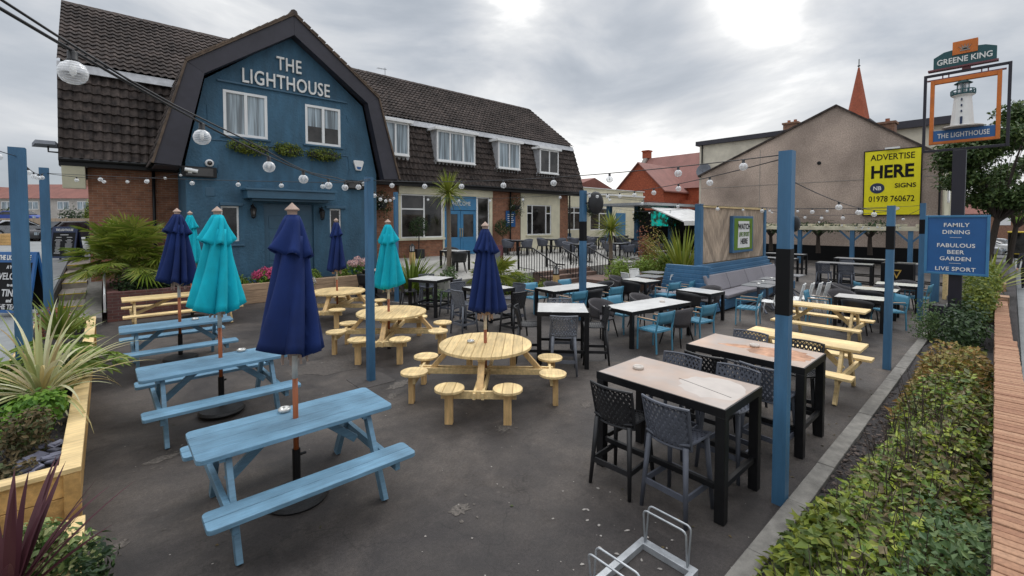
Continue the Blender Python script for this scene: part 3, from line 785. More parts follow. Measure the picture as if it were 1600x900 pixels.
def window_s(parent, x0, x1, z0, z1, y, mull=(), trans=(), fw=.06, mat='white_upvc', glass='glass_dark', sash=True, name='window'):
    """frame in the plane y (towards -y), its glass a sub-part; mull: x fractions, trans: (z fraction, from, to)"""
    f = M(); d = .07
    f.box(x0, x1, y, y + d, z0, z0 + fw); f.box(x0, x1, y, y + d, z1 - fw, z1)
    f.box(x0, x0 + fw, y, y + d, z0 + fw, z1 - fw); f.box(x1 - fw, x1, y, y + d, z0 + fw, z1 - fw)
    for a in mull:
        xm = x0 + (x1 - x0) * a; f.box(xm - fw * .55, xm + fw * .55, y - .003, y + d, z0 + fw, z1 - fw)
    for t in trans:
        q, a, b = t; zt = z0 + (z1 - z0) * q; f.box(x0 + (x1 - x0) * a + .02, x0 + (x1 - x0) * b - .02, y - .001, y + d, zt - fw * .5, zt + fw * .5)
    fo = part(f, name, mat, parent, world=True, bevel=.006)
    g_ = M(); g_.box(x0 + fw * .6, x1 - fw * .6, y + .045, y + .055, z0 + fw * .6, z1 - fw * .6)
    part(g_, 'pane', glass, fo, world=True)
    return fo
m = M(); wall_s(m, -.37, 1.86, -.05, EZ - .1, 19.0); m.poly([(-.37, 19, -.05), (-.37, 27, -.05), (-.37, 27, 4.3), (-.37, 19, 4.3)]); pp(m, 'brick_wall', 'pub_brick')
for xa, xb, za in ((8.04, 10.0, -.05), (15.56, 17.75, .4)): m = M(); wall_s(m, xa, xb, za, EZ - .1, 19.0); pp(m, 'brick_wall', 'pub_brick')
m = M(); wall_s(m, 21.1, 21.9, .4, EZ - .1, 19.0); m.poly([(21.9, 19, .4), (21.9, 24, .4), (21.9, 24, EZ - .1), (21.9, 19, EZ - .1)]); pp(m, 'brick_wall', 'pub_brick')
# blue gable
YG = 17.0
m = M()
ops_lo = [(4.0, 5.62, 0.25, 3.16), (2.75, 3.26, 1.9, 3.05), (6.2, 6.62, 1.97, 3.02)]
wall_s(m, 1.86, 8.04, -.05, 4.4, YG, ops_lo, .18)
ops_up = [(2.88, 4.16, 5.32, 6.78), (5.38, 6.64, 5.33, 6.74)]
wall_s(m, 2.8, 6.9, 4.4, 7.0, YG, ops_up, .06)
m.poly([(1.86, YG, 4.4), (2.8, YG, 4.4), (2.8, YG, 7.0), (2.4, YG, 7.0)]); m.poly([(6.9, YG, 4.4), (8.04, YG, 4.4), (7.5, YG, 7.0), (6.9, YG, 7.0)])
m.poly([(2.4, YG, 7.0), (7.5, YG, 7.0), (4.95, YG, 9.0)])
m.poly([(1.86, YG, -.05), (1.86, YG, 4.4), (1.86, 19, 4.4), (1.86, 19, -.05)]); m.poly([(8.04, YG, -.05), (8.04, 19, -.05), (8.04, 19, 4.4), (8.04, YG, 4.4)])
gab = pp(m, 'gable_wall', 'pub_blue')
# barge boards
OUT = [(1.07, 4.24), (1.92, 7.32), (4.95, 9.58), (7.98, 7.32), (8.83, 4.24)]
INN = [(1.71, 4.2), (2.35, 7.06), (4.95, 8.92), (7.55, 7.06), (8.19, 4.2)]
m = M()
for i in range(4): m.prism([OUT[i], OUT[i + 1], INN[i + 1], INN[i]], 'y', 16.62, 16.70)
for i in range(4):
    m.poly([(INN[i][0], 16.70, INN[i][1]), (INN[i + 1][0], 16.70, INN[i + 1][1]), (INN[i + 1][0], YG, INN[i + 1][1]), (INN[i][0], YG, INN[i][1])])
m.box(1.1, 1.74, 16.7, YG + 1, 4.19, 4.22); m.box(8.16, 8.8, 16.7, YG + 1, 4.19, 4.22)
pp(m, 'barge_board', 'fascia_charcoal', bevel=.01)
# roof slopes of the gable, pantiles with a timber verge
def sub(a, b): return (a[0] - b[0], 0, a[1] - b[1])
YF = 16.60
for i, (a, b) in enumerate(((0, 1), (1, 2), (4, 3), (3, 2))):
    p, q = OUT[a], OUT[b]; ln = math.hypot(p[0] - q[0], p[1] - q[1]); dep = 2.7 if i in (0, 2) else 5.2
    if i in (0, 1): m = tiles((p[0], YF + dep, p[1]), (0, -1, 0), sub(q, p), dep, ln + .05, .21, .3)
    else: m = tiles((p[0], YF, p[1]), (0, 1, 0), sub(q, p), dep, ln + .05, .21, .3)
    pp(m, 'gable_slope', 'roof_tile', recalc=False)
m = M()
for i, (a, b) in enumerate(((0, 1), (1, 2), (2, 3), (3, 4))):
    p, q = OUT[a], OUT[b]; nx, nz = -(q[1] - p[1]), (q[0] - p[0]); l = math.hypot(nx, nz); nx, nz = nx / l, nz / l
    m.prism([p, q, (q[0] + nx * .06, q[1] + nz * .06), (p[0] + nx * .06, p[1] + nz * .06)], 'y', 16.57, 16.72)
    if i in (1, 2):                              # cut tile ends along the verge
        k = int(l / .3)
        for j in range(k):
            t = (j + .5) / k; c = (p[0] + (q[0] - p[0]) * t + nx * .07, p[1] + (q[1] - p[1]) * t + nz * .07); d = ((q[0] - p[0]) / l, (q[1] - p[1]) / l)
            m.bar((c[0] - d[0] * .15, 16.66, c[1] - d[1] * .15), (c[0] + d[0] * .14, 16.66, c[1] + d[1] * .14 + .02), .2, .05)
pp(m, 'verge', 'verge_timber')
m = M(); y = 16.6
while y < 21.6: m.tube([(4.95, y, 9.66), (4.95, y + .44, 9.67)], [.12, .112], 8); y += .445
pp(m, 'gable_ridge', 'ridge_tile')
# gable windows with curtains behind pale panes
window_s(pub, 2.88, 4.16, 5.32, 6.78, YG + .0, (.5,), (), .085, glass='glass_pale')
window_s(pub, 5.38, 6.64, 5.33, 6.74, YG + .0, (.5,), (), .085, glass='glass_pale')
m = M(); m.box(5.47, 5.95, YG + .037, YG + .043, 5.42, 5.98); m.box(6.07, 6.55, YG + .037, YG + .043, 5.42, 5.98); pp(m, 'pane', 'glass_dark')
for nm, *q in (('sill', 2.80, 4.24, YG - .05, YG + .02, 5.25, 5.318), ('sill', 5.30, 6.72, YG - .05, YG + .02, 5.26, 5.328), ('string_course', 2.72, 6.88, YG - .06, YG + .01, 7.0, 7.06),
               ('lintel', 2.72, 3.36, YG - .08, YG + .01, 3.06, 3.16), ('lintel', 6.05, 6.78, YG - .08, YG + .01, 3.03, 3.13), ('sill', 2.72, 3.4, YG - .05, YG + .01, 1.74, 1.80), ('air_vent', 2.35, 2.6, YG - .015, YG + .01, 3.35, 3.62)):
    m = M(); m.box(*q); pp(m, nm, 'pub_blue_smooth', bevel=.01)
for pts in ([(2.45, 6.2), (2.45, 5.75)], [(2.2, 5.1), (2.8, 5.14), (6.9, 5.02), (6.95, 4.6), (6.9, 4.3)], [(2.7, 4.35), (2.7, 4.1)], [(6.86, 6.55), (6.95, 6.3)]):
    m = M(); m.tube([(x, YG - .012, z) for x, z in pts], .014, 5); pp(m, 'conduit', 'pub_blue_smooth')
window_s(pub, 2.75, 3.26, 1.9, 3.05, YG + .05, (), (), .055)
window_s(pub, 6.2, 6.62, 1.97, 3.02, YG + .05, (), (), .055)
m = M(); m.box(3.38, 6.15, 16.35, YG, 3.30, 3.56); m.box(3.32, 6.21, 16.3, YG, 3.56, 3.62); m.box(3.55, 5.98, 16.5, YG, 3.22, 3.30)
pp(m, 'door_canopy', 'pub_blue_smooth', bevel=.012)
m = M(); m.box(4.0, 5.62, YG + .10, YG + .16, .25, 3.16)
for xa, xb in ((4.08, 4.78), (4.84, 5.54)):
    for za, zb in ((.4, 1.1), (1.2, 2.2), (2.3, 2.75)): m.box(xa + .08, xb - .08, YG + .085, YG + .11, za, zb)
pp(m, 'door', 'pub_blue_smooth', bevel=.01)
m = M(); m.box(3.9, 5.75, 16.85, YG + .2, -.02, .25); pp(m, 'door_step', 'concrete', bevel=.01)
# pub name in raised letters
lettering(pub, 'THE', .64, (4.86, YG - .05, 7.74), 's', 'letter_white', 'name_lettering', .03, .66, .006, spacing=1.10)
lettering(pub, 'LIGHTHOUSE', .66, (4.82, YG - .05, 7.10), 's', 'letter_white', 'name_lettering', .03, .68, .006, spacing=1.07)
# first-floor dormers in the mansard
for i, (xa, xb, za, zb, mu) in enumerate(((9.02, 10.36, 5.54, 6.98, (.5,)), (11.85, 14.14, 5.47, 6.93, (.33, .67)), (15.69, 17.28, 5.43, 6.85, (.5,)), (18.86, 20.46, 5.40, 6.78, (.5,)))):
    m = M()
    m.box(xa - .02, xa, EY + .05, BY + .3, za, zb); m.box(xb, xb + .02, EY + .05, BY + .3, za, zb)
    m.box(xa - .1, xb + .1, EY + .2, EY + .4, za - .18, za - .0)
    d = pp(m, 'dormer', 'lead')
    m = M(); m.box(xa - .16, xb + .16, EY - .12, BY + .1, zb, zb + .13); part(m, 'dormer_roof', 'white_upvc', d, world=True, bevel=.01)
    m = M(); m.box(xa, xb, EY - .05, EY + .1, za - .06, za); part(m, 'sill', 'white_upvc', d, world=True, bevel=.008)
    window_s(pub, xa, xb, za, zb, EY, mu, (), .075, glass='glass_pale' if i != 3 else 'glass_dark')
# entrance front: cream shop window, door, fascia
m = M(); m.box(10.0, 15.56, 18.82, 18.98, 3.84, 4.18); m.box(10.0, 10.12, 18.88, 19.0, 1.76, 3.84); m.box(15.38, 15.56, 18.86, 19.0, .85, 3.84)
m.box(12.42, 12.5, 18.88, 19.0, .85, 3.84); m.box(9.96, 12.5, 18.80, 19.0, 1.66, 1.76); m.box(10.0, 15.6, 18.75, 18.98, 4.18, 4.24)
pp(m, 'shopfront_frame', 'cream_paint', bevel=.008)
m = M(); wall_s(m, 10.0, 12.42, .3, 1.66, 18.95); pp(m, 'brick_wall', 'pub_brick')
window_s(pub, 10.12, 12.42, 1.76, 3.84, 18.92, (.54,), ((.66, 0, .54),), .07)
window_s(pub, 14.56, 15.38, .95, 3.84, 18.92, (), (), .06, name='side_light')
m = M(); m.box(12.5, 14.5, 18.9, 18.97, 3.12, 3.84); sg = pp(m, 'welcome_sign', 'door_blue', bevel=.01)
lettering(sg, 'WELCOME', .30, (13.5, 18.89, 3.36), 's', 'letter_white', 'lettering', .004, .85)
for xa, xb in ((12.5, 13.49), (13.51, 14.5)):
    m = M(); m.box(xa, xb, 18.93, 18.99, .86, 1.75); m.box(xa, xa + .17, 18.93, 18.99, 1.75, 3.1); m.box(xb - .17, xb, 18.93, 18.99, 1.75, 3.1); m.box(xa + .17, xb - .17, 18.93, 18.99, 2.92, 3.1)
    m.box(xa + .15, xb - .15, 18.915, 18.93, 1.0, 1.55)
    dr = pp(m, 'door', 'door_blue', bevel=.008)
    m = M(); m.box(xa + .15, xb - .15, 18.955, 18.965, 1.74, 2.93); part(m, 'pane', 'glass_dark', dr, world=True)
    hx = xb - .06 if xa < 13 else xa + .06
    m = M(); m.tube([(hx, 18.90, 1.75), (hx, 18.87, 1.8), (hx, 18.87, 2.15), (hx, 18.90, 2.2)], .018, 6); part(m, 'handle', 'gold', dr, world=True)
m = M(); m.box(14.5, 14.56, 18.9, 19.0, .85, 3.84); pp(m, 'door_jamb', 'white_upvc')
# cream panel with the right-hand window
m = M(); wall_s(m, 17.75, 21.1, .5, EZ - .1, 18.97, [(18.26, 20.34, 1.75, 3.53)], .1); pp(m, 'cream_wall', 'cream_paint')
window_s(pub, 18.26, 20.34, 1.75, 3.53, 19.0, (.22, .78), ((.72, 0, .22), (.72, .78, 1)), .06)
m = M(); m.box(18.16, 20.44, 18.9, 19.0, 1.68, 1.75); pp(m, 'sill', 'cream_paint')
# things fixed to the walls as parts of the building
for x in (1.2, 8.25, 16.9, 21.95): m = M(); m.tube([(x, 18.9, .3), (x, 18.9, 4.2)], .045, 8); pp(m, 'downpipe', 'black_metal', smooth=True)
# room behind the ground-floor windows stays dark
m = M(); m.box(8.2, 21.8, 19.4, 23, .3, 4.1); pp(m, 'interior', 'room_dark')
# low flat-roofed extension
m = M(); YE = 20.5
ops = [(23.6, 25.05, 1.95, 3.55), (26.1, 28.3, 1.9, 3.55)]
wall_s(m, 21.9, 33.0, .3, 4.95, YE, ops, .1); m.poly([(33, YE, .3), (33, 26, .3), (33, 26, 4.95), (33, YE, 4.95)]); m.poly([(21.9, YE, 4.95), (33, YE, 4.95), (33, 26, 4.95), (21.9, 26, 4.95)])
ext = thing('flat_extension', 'low cream flat-roofed extension at the far end of the pub', 'extension', (22, YE, 0))
part(m, 'wall', 'cream_paint', ext, world=True)
m = M(); m.box(21.9, 33.1, YE - .12, YE + .1, 4.5, 4.62); m.box(21.9, 33.1, YE - .1, YE + .2, 4.95, 5.0); part(m, 'parapet_trim', 'white_upvc', ext, world=True)
for a in ops: window_s(ext, *a, YE + .03, (.5,), ((.75, 0, 1),), .07)
m = M(); m.box(29.2, 30.5, YE - .02, YE + .05, .85, 3.2); part(m, 'door', 'door_blue', ext, world=True)
m = M(); m.box(22.3, 23.4, YE - .5, YE - .01, .85, 1.75); part(m, 'planter_box', 'pub_blue_smooth', ext, world=True)

# ------------------------------------------------------------------ fittings on the pub wall (things of their own)
def box_thing(): pass
for i, (xa, xb, zb) in enumerate(((3.06, 4.18, 4.88), (4.33, 5.17, 4.90), (5.42, 6.50, 4.87))):
    t = thing('window_box', ['window box of green bedding plants under the wider curtained gable window', 'middle and shortest of the three window boxes on the blue gable', 'window box of green plants under the narrower gable window with half-drawn blinds'][i], 'window box', ((xa + xb) / 2, 16.86, zb), 0, 'window boxes on the gable')
    m = M(); m.box(-(xb - xa) / 2 + .08, (xb - xa) / 2 - .08, -.07, .1, 0, .16); part(m, 'trough', 'black_plastic', t)
    m = shrub_leaves((xb - xa) / 2 * 1.35, .26, .30, 1000, .085, .12, 18, low=-.14); part(m, 'foliage', 'leaf_hedge', t, recalc=False)
def wall_lantern():
    t = thing('wall_lantern', '', 'lantern')
    m = M(); m.tube([(0, 0, 0), (0, -.12, .14), (0, -.2, .1), (0, -.2, .02)], .014, 6); m.box(-.04, .04, -.02, 0, -.1, .1); part(m, 'bracket', 'black_metal', t)
    m = M(); m.lathe([(.03, .06), (.1, -.02), (.1, -.04), (.02, -.04)], 6, 0, -.2); m.lathe([(.07, -.3), (.05, -.34), (0.001, -.36)], 6, 0, -.2)
    for k in range(6):
        a = PI * k / 3; m.bar((.09 * math.cos(a), -.2 + .09 * math.sin(a), -.04), (.065 * math.cos(a), -.2 + .065 * math.sin(a), -.3), .01)
    part(m, 'lamp_frame', 'black_metal', t)
    m = M(); m.lathe([(.085, -.05), (.06, -.29)], 6, 0, -.2); part(m, 'lamp_glass', 'glass_dark', t)
    return t
K = Kind(wall_lantern)
K((3.64, YG, 3.0), 0, 'black wall lantern beside the door canopy, towards the brick wing with the fan palm', 'wall lanterns by the blue door')
K((5.86, YG, 2.95), 0, 'black wall lantern between the blue door and the slim window behind the far navy parasol', 'wall lanterns by the blue door')
m = M(); m.prism([(-.18, .19), (.18, .19), (.2, .12), (.1, -.19), (-.1, -.19), (-.2, .12)], 'y', -.09, 0)
ab = single(m, 'alarm_box', 'white_upvc', 'white shield-shaped alarm box high on the blue gable', 'alarm box', (7.3, YG, 4.7), bevel=.015)
m = M(); m.prism([(-.1, -.05), (.1, -.05), (.06, -.15), (-.06, -.15)], 'y', -.095, -.088); part(m, 'badge', 'sign_blue', ab)
def flood(label, x, y, z, wd):
    t = thing('floodlight', label, 'floodlight', (x, y, z), 0)
    m = M(); m.box(-wd / 2, wd / 2, -.12, 0, -.16, .16); part(m, 'housing', 'black_metal', t, bevel=.01)
    m = M(); m.box(-wd / 2 + .1, wd / 2 - .1, -.127, -.12, -.12, .12); part(m, 'lens', 'glass_dark', t)
    return t
flood('long black floodlight box on the blue gable below the dome camera', 2.2, YG - .02, 4.08, .9)
flood('black floodlight box on the blue gable below the alarm box', 7.15, YG - .02, 3.95, .75)
def cctv(label, x, y, z):
    t = thing('security_camera', label, 'camera', (x, y, z))
    m = M(); m.lathe([(.11, 0), (.12, .03), (.12, .08), (.10, .1), (.001, .1)], 14); m.xf(Matrix.Rotation(rad(90), 4, 'X')); part(m, 'mount', 'white_upvc', t, smooth=True)
    m = M(); m.lathe([(.075, 0), (.065, .05), (.03, .08), (.001, .085)], 12); m.xf(Matrix.Translation((0, -.1, 0)) @ Matrix.Rotation(rad(90), 4, 'X')); part(m, 'lens_dome', 'glass_dark', t, smooth=True)
cctv('white dome security camera above the long black floodlight', 2.47, YG, 4.38)
def bullet(label, x, y, z, rz):
    t = thing('security_camera', label, 'camera', (x, y, z), rz)
    m = M(); m.box(-.05, .05, -.03, 0, -.08, .08); m.tube([(0, 0, 0), (0, -.18, 0)], .02, 6); part(m, 'bracket', 'white_upvc', t)
    m = M(); m.tube([(-.15, -.2, .02), (.17, -.24, -.03)], .055, 10); part(m, 'camera_body', 'white_upvc', t)
bullet('white bullet camera on the front of the long black floodlight box', 1.95, YG - .14, 4.1, 0)
bullet('white bullet camera on the floodlight box behind the tall garden post', 7.45, YG - .14, 4.0, 0)
t = thing('floodlight', 'grey floodlight on an arm at the outer corner of the dark pantile roof', 'floodlight', (XL, EY + .1, 4.75), 0)
m = M(); m.tube([(0, 0, -.2), (-.2, -.05, -.2), (-.2, -.05, -.05)], .025, 6); part(m, 'arm', 'black_metal', t)
m = M(); m.prism([(-.2, .0), (.2, .0), (.28, .2), (-.28, .2)], 'z', 0, .12); m.xf(Matrix.Translation((-.25, -.15, 0)) @ Matrix.Rotation(rad(-25), 4, 'X')); part(m, 'housing', 'grey_plastic', t)
t = thing('tv_aerial', 'thin metal TV aerial on the main roof ridge', 'aerial', (11.2, RY, RZ + .1))
m = M(); m.tube([(0, 0, -.1), (0, 0, .42)], .012, 5); part(m, 'mast', 'black_metal', t)
m = M(); m.tube([(-.45, 0, .30), (.1, 0, .34)], .009, 4)
for k in range(6): m.tube([(-.42 + k * .09, -.12, .302 + k * .006), (-.42 + k * .09, .12, .302 + k * .006)], .006, 4)
part(m, 'antenna_rods', 'black_metal', t)
m = M(); m.box(-.36, .36, -.03, 0, -.45, .45)
nb = single(m, 'notice_sign', 'sign_blue', 'small blue notice on the brick wall beside the cream window', 'sign', (16.95, 18.96, 2.7), bevel=.008)
m = M()
for k in range(5): m.box(-.24, .24 - .05 * (k % 3), -.034, -.03, .22 - k * .11, .26 - k * .11)
part(m, 'text_lines', 'letter_white', nb)
def hanging_basket(label, x, y, z, r):
    t = thing('hanging_basket', label, 'plant', (x, y, z), 0, 'hanging baskets on the pub front')
    m = M(); m.lathe([(.02, -.26), (.16, -.2), (.22, -.05), (.23, 0)], 12); part(m, 'basket', 'black_plastic', t)
    m = M(); m.tube([(0, .28, .5), (0, 0, .55)], .012, 5)
    for k in range(3): m.tube([(.2 * math.cos(k * 2.1), .2 * math.sin(k * 2.1), 0), (0, 0, .52)], .006, 4)
    part(m, 'bracket', 'black_metal', t)
    m = shrub_leaves(r, r * .8, r * 1.5, 480, .10, -.05, 9, low=-r * 1.3); part(m, 'foliage', 'leaf_dark', t, recalc=False)
    m = shrub_leaves(r, r * .8, r * 1.3, 60, .08, -.0, 9, low=-r * 1.2); part(m, 'flowers', 'petal_white', t, recalc=False)
hanging_basket('hanging basket on the brick strip between the blue gable and the shop window', 9.1, 18.72, 3.35, .52)
hanging_basket('trailing hanging basket on the brick wall beside the cream panel', 17.2, 18.72, 3.45, .62)
hanging_basket('hanging basket by the door of the low cream extension', 23.0, 20.2, 3.4, .45)
hanging_basket('hanging basket between the windows of the low cream extension', 25.6, 20.2, 3.4, .45)
def topiary(label, x, y, z, r=.36, h=1.15):
    t = thing('topiary_tree', label, 'plant', (x, y, z), 0, 'ball topiaries by the entrance')
    m = M(); m.prism([(-.2, -.2), (.2, -.2), (.2, .2), (-.2, .2)], 'z', 0, .42); part(m, 'pot', 'pot_black', t, bevel=.02)
    m = M(); m.tube([(0, 0, .4), (.02, 0, h - r * .6)], .025, 6); part(m, 'trunk', 'bark', t)
    m = M()
    for i in range(700):
        v = rnd_unit(); p = Vector((0, 0, h)) + v * r * random.uniform(.72, 1.08); d = (rnd_unit() + v * .5).normalized()
        leaf_faces(m, p, d, v, .11, .045)
    part(m, 'crown', 'leaf_dark', t, recalc=False)
topiary('ball-shaped topiary in a square black pot against the brick wall by the side light', 15.9, 18.4, .86, .40, 1.35)
topiary('ball-shaped topiary standing in front of the shop window sill', 10.7, 18.3, .86, .42, 1.45)

# ------------------------------------------------------------------ neighbours
def bd(name, label, cat, loc): return thing(name, label, cat, loc)
HX = 36.0
hs = bd('gabled_house', 'brown pebbledashed house end with a blank gable and a yellow board', 'house', (HX, 8.5, -.6))
ap = (8.0, 10.12); le = (17.05, 6.24); re = (2.78, 6.25)
m = M(); m.prism([(le[0], -.6), (le[0], le[1]), ap, re, (re[0], -.6)], 'x', HX, HX + 10); part(m, 'wall', 'pebbledash', hs, world=True)
m = M()
for p, q in ((le, ap), (re, ap)):
    d = Vector((0, q[0] - p[0], q[1] - p[1])).normalized(); e0 = Vector((0, p[0], p[1])) - d * .25
    m.add([(HX - .12, *e0[1:]), (HX + 10.2, *e0[1:]), (HX + 10.2, q[0], q[1]), (HX - .12, q[0], q[1]), (HX - .12, e0.y, e0.z + .14), (HX + 10.2, e0.y, e0.z + .14), (HX + 10.2, q[0], q[1] + .14), (HX - .12, q[0], q[1] + .14)],
          [(0, 1, 2, 3), (4, 5, 6, 7), (0, 4, 7, 3), (0, 1, 5, 4), (1, 2, 6, 5)])
rf_ = part(m, 'roof', 'roof_tile', hs, world=True)
def chimney(par, x, y, z, w_, h, mat='house_brick', pots=2):
    m = M(); m.box(x - w_ / 2, x + w_ / 2, y - w_ / 2, y + w_ / 2, z, z + h); m.box(x - w_ / 2 - .08, x + w_ / 2 + .08, y - w_ / 2 - .08, y + w_ / 2 + .08, z + h, z + h + .15)
    c_ = part(m, 'chimney', mat, par, world=True)
    m = M()
    for k in range(pots): m.lathe([(.15, 0), (.12, .22), (.14, .26)], 8, x, y + (k - (pots - 1) / 2) * .5, z + h + .15)
    part(m, 'chimney_pot', 'terracotta', c_, world=True)
chimney(rf_, HX + 5, 6.1, 8.3, .9, 1.05, pots=1)
m = M(); m.box(HX - .015, HX, 2.8, 17.0, 5.2, 5.24); m.box(HX - .012, HX, 12.6, 12.64, 1, 7.8); part(m, 'render_joint', 'stone_grey', hs, world=True)
m = M(); m.tube([(HX - .08, 2.9, 0), (HX - .08, 2.9, 6.1)], .05, 6); part(m, 'downpipe', 'black_metal', hs, world=True)
m = M(); m.box(HX + .02, HX + 9.9, 2.70, 2.775, -.5, 6.1); part(m, 'street_front', 'cream_paint', hs, world=True)
for k in range(3):
    m = M(); m.box(HX + 1.6 + k * 2.6, HX + 2.8 + k * 2.6, 2.66, 2.70, 3.7, 5.2); w_ = part(m, 'window', 'white_upvc', hs, world=True)
    m = M(); m.box(HX + 1.7 + k * 2.6, HX + 2.7 + k * 2.6, 2.645, 2.66, 3.8, 5.1); part(m, 'pane', 'glass_dark', w_, world=True)
m = M(); m.box(HX + .3, HX + 9, 1.6, 2.7, 2.45, 2.75); m.box(HX + .3, HX + .5, 1.7, 2.7, -.4, 2.45); part(m, 'shopfront', 'white_upvc', hs, world=True)
m = M(); m.lathe([(.12, 0), (.12, .04), (.001, .05)], 12); m.xf(Matrix.Translation((HX, 8.9, 6.5)) @ Matrix.Rotation(rad(-90), 4, 'Y')); part(m, 'vent', 'black_metal', hs, world=True)
ys_ = bd('advertising_board', 'large yellow advertising board on the pebbledashed house end', 'sign', (HX - .1, 5.07, 2.96))
m = M(); m.box(HX - .12, HX - .01, 3.72, 6.42, 2.96, 6.94); part(m, 'panel', 'sign_yellow', ys_, world=True, bevel=.01)
m = M()
for a, b, c_, d in ((3.69, 6.45, 2.92, 2.97), (3.69, 6.45, 6.93, 6.98), (3.69, 3.74, 2.97, 6.93), (6.40, 6.45, 2.97, 6.93)): m.box(HX - .14, HX - .012, a, b, c_, d)
part(m, 'board_frame', 'sign_black', ys_, world=True)
m = M(); m.box(HX - .3, HX - .1, 4.7, 5.4, 6.98, 7.08); part(m, 'lamp', 'white_upvc', ys_, world=True)
lettering(ys_, 'ADVERTISE', .52, (HX - .13, 5.06, 6.35), 'w', 'sign_black', 'lettering', .004, .82, .004)
lettering(ys_, 'HERE', 1.08, (HX - .13, 5.07, 5.26), 'w', 'sign_black', 'lettering', .004, .82, .035)
lettering(ys_, 'SIGNS', .37, (HX - .13, 4.42, 4.62), 'w', 'sign_black', 'lettering', .004, 1.0, .006)
lettering(ys_, '01978 760672', .50, (HX - .13, 5.07, 3.78), 'w', 'sign_black', 'lettering', .004, .76, .004)
m = M(); m.lathe([(.36, 0), (.36, .015), (.001, .016)], 20); m.xf(Matrix.Translation((HX - .12, 5.75, 4.62)) @ Matrix.Rotation(rad(-90), 4, 'Y') @ Matrix.Diagonal((.9, 1, 1, 1))); part(m, 'logo', 'sign_navy', ys_, world=True)
lettering(ys_, 'NB', .34, (HX - .14, 5.75, 4.5), 'w', 'letter_white', 'lettering', .003, .9, .008)
m = M(); m.lathe([(.17, 0), (.17, .015), (.001, .016)], 16); m.xf(Matrix.Translation((HX - .12, 4.9, 3.35)) @ Matrix.Rotation(rad(-90), 4, 'Y') @ Matrix.Diagonal((.7, 1.5, 1, 1))); part(m, 'logo', 'letter_white', ys_, world=True)
# cream block between the church and the house
cb_ = bd('rendered_building', 'tall cream rendered block with a dark flat roof edge behind the pebbledashed gable', 'building', (47, 14, -.6))
m = M(); m.box(45, 54, 8, 21.5, -.6, 10.2); part(m, 'wall', 'cream_render', cb_, world=True)
m = M(); m.box(44.7, 54.3, 7.7, 21.8, 10.2, 10.62); part(m, 'roof', 'fascia_charcoal', cb_, world=True)
chimney(cb_, 45.6, 13.4, 10.6, 1.1, .55)
m = M(); m.tube([(44.9, 21.2, 0), (44.9, 21.2, 10.2)], .07, 6); part(m, 'downpipe', 'black_metal', cb_, world=True)
t = thing('satellite_dish', 'pale round satellite dish on the corner of the cream rendered block', 'satellite dish', (44.8, 20.9, 7.6))
m = M(); m.lathe([(.001, 0), (.4, .06), (.72, .2), (.74, .2), (.4, .03)], 20); m.xf(Matrix.Rotation(rad(-75), 4, 'Y') @ Matrix.Rotation(rad(0), 4, 'Z')); part(m, 'dish', 'grey_plastic', t, smooth=True)
m = M(); m.tube([(0.1, 0, 0), (.2, 0, 0)], .04, 6); m.tube([(0, 0, -.3), (-.55, 0, 0)], .02, 5); part(m, 'feed_arm', 'black_metal', t)
b2 = bd('rendered_building', 'cream building with a dark roof edge seen behind the hanging lighthouse sign', 'building', (50, 6, -.6))
m = M(); m.box(50, 60, 3.6, 8.4, -.6, 10.3); part(m, 'wall', 'cream_render', b2, world=True)
m = M(); m.box(49.6, 60.4, 3.3, 8.6, 10.3, 10.9); part(m, 'roof', 'fascia_charcoal', b2, world=True)
# church: transept gable, nave roof, spire
ch = bd('red_church', 'red brick church with a pointed gable and long red slate roof behind the extension', 'church', (52, 33, 0))
m = M(); m.prism([(29.4, 0), (29.4, 6.6), (32.95, 10.1), (36.5, 6.6), (36.5, 0)], 'x', 52, 60); m.box(58, 66, 20, 39, 0, 7.2); m.box(56, 60, 27.5, 29.4, 0, 5.3)
m.prism([(58, 7.2), (62, 12.0), (66, 7.2)], 'y', 37.5, 38.4)
part(m, 'wall', 'church_brick', ch, world=True)
m = M()
for sy in (-1, 1):
    y0 = 32.95; e0 = 32.95 + sy * 3.9; m.add([(51.7, e0, 6.25), (60, e0, 6.25), (60, y0, 10.15), (51.7, y0, 10.15), (51.7, e0, 6.4), (60, e0, 6.4), (60, y0, 10.3), (51.7, y0, 10.3)], [(0, 1, 2, 3), (4, 5, 6, 7), (0, 4, 7, 3), (0, 1, 5, 4)])
m.prism([(57.6, 7.0), (62, 12.2), (66.4, 7.0)], 'y', 20, 37.6)
part(m, 'roof', 'roof_pink', ch, world=True)
m = M(); m.prism([(57.5, 7.1), (57.5, 7.5), (62, 12.8), (66.5, 7.5), (66.5, 7.1), (62, 12.3)], 'y', 37.6, 38.2); part(m, 'gable_coping', 'stone_grey', ch, world=True)
m = M(); m.box(61.5, 62.5, 37.4, 38.4, 12.2, 13.2); m.box(61.4, 62.6, 37.3, 38.5, 13.2, 13.4); part(m, 'chimney', 'church_brick', ch, world=True)
m = M()
def arch(yc, z0, r, h, x):
    pts = [(yc - r, z0)]
    for k in range(9):
        a = PI - k * PI / 8; pts.append((yc + r * math.cos(a), z0 + r * .2 + h * math.sin(a)))
    pts.append((yc + r, z0)); return pts
m.prism(arch(32.95, 4.5, .9, 1.9, 52), 'x', 51.93, 52.0); w_ = part(m, 'window', 'stone_grey', ch, world=True)
m = M(); m.prism(arch(32.95, 4.4, .65, 1.5, 52), 'x', 51.9, 51.93); part(m, 'pane', 'glass_dark', w_, world=True)
sp = bd('church_spire', 'slim orange-red tiled spire rising behind the pebbledashed gable', 'spire', (85, 16.2, -.6))
m = M(); m.lathe([(1.9, 15.4), (.12, 25.7), (.001, 25.8)], 8, 85, 16.2); part(m, 'spire_roof', 'spire_tile', sp, world=True)
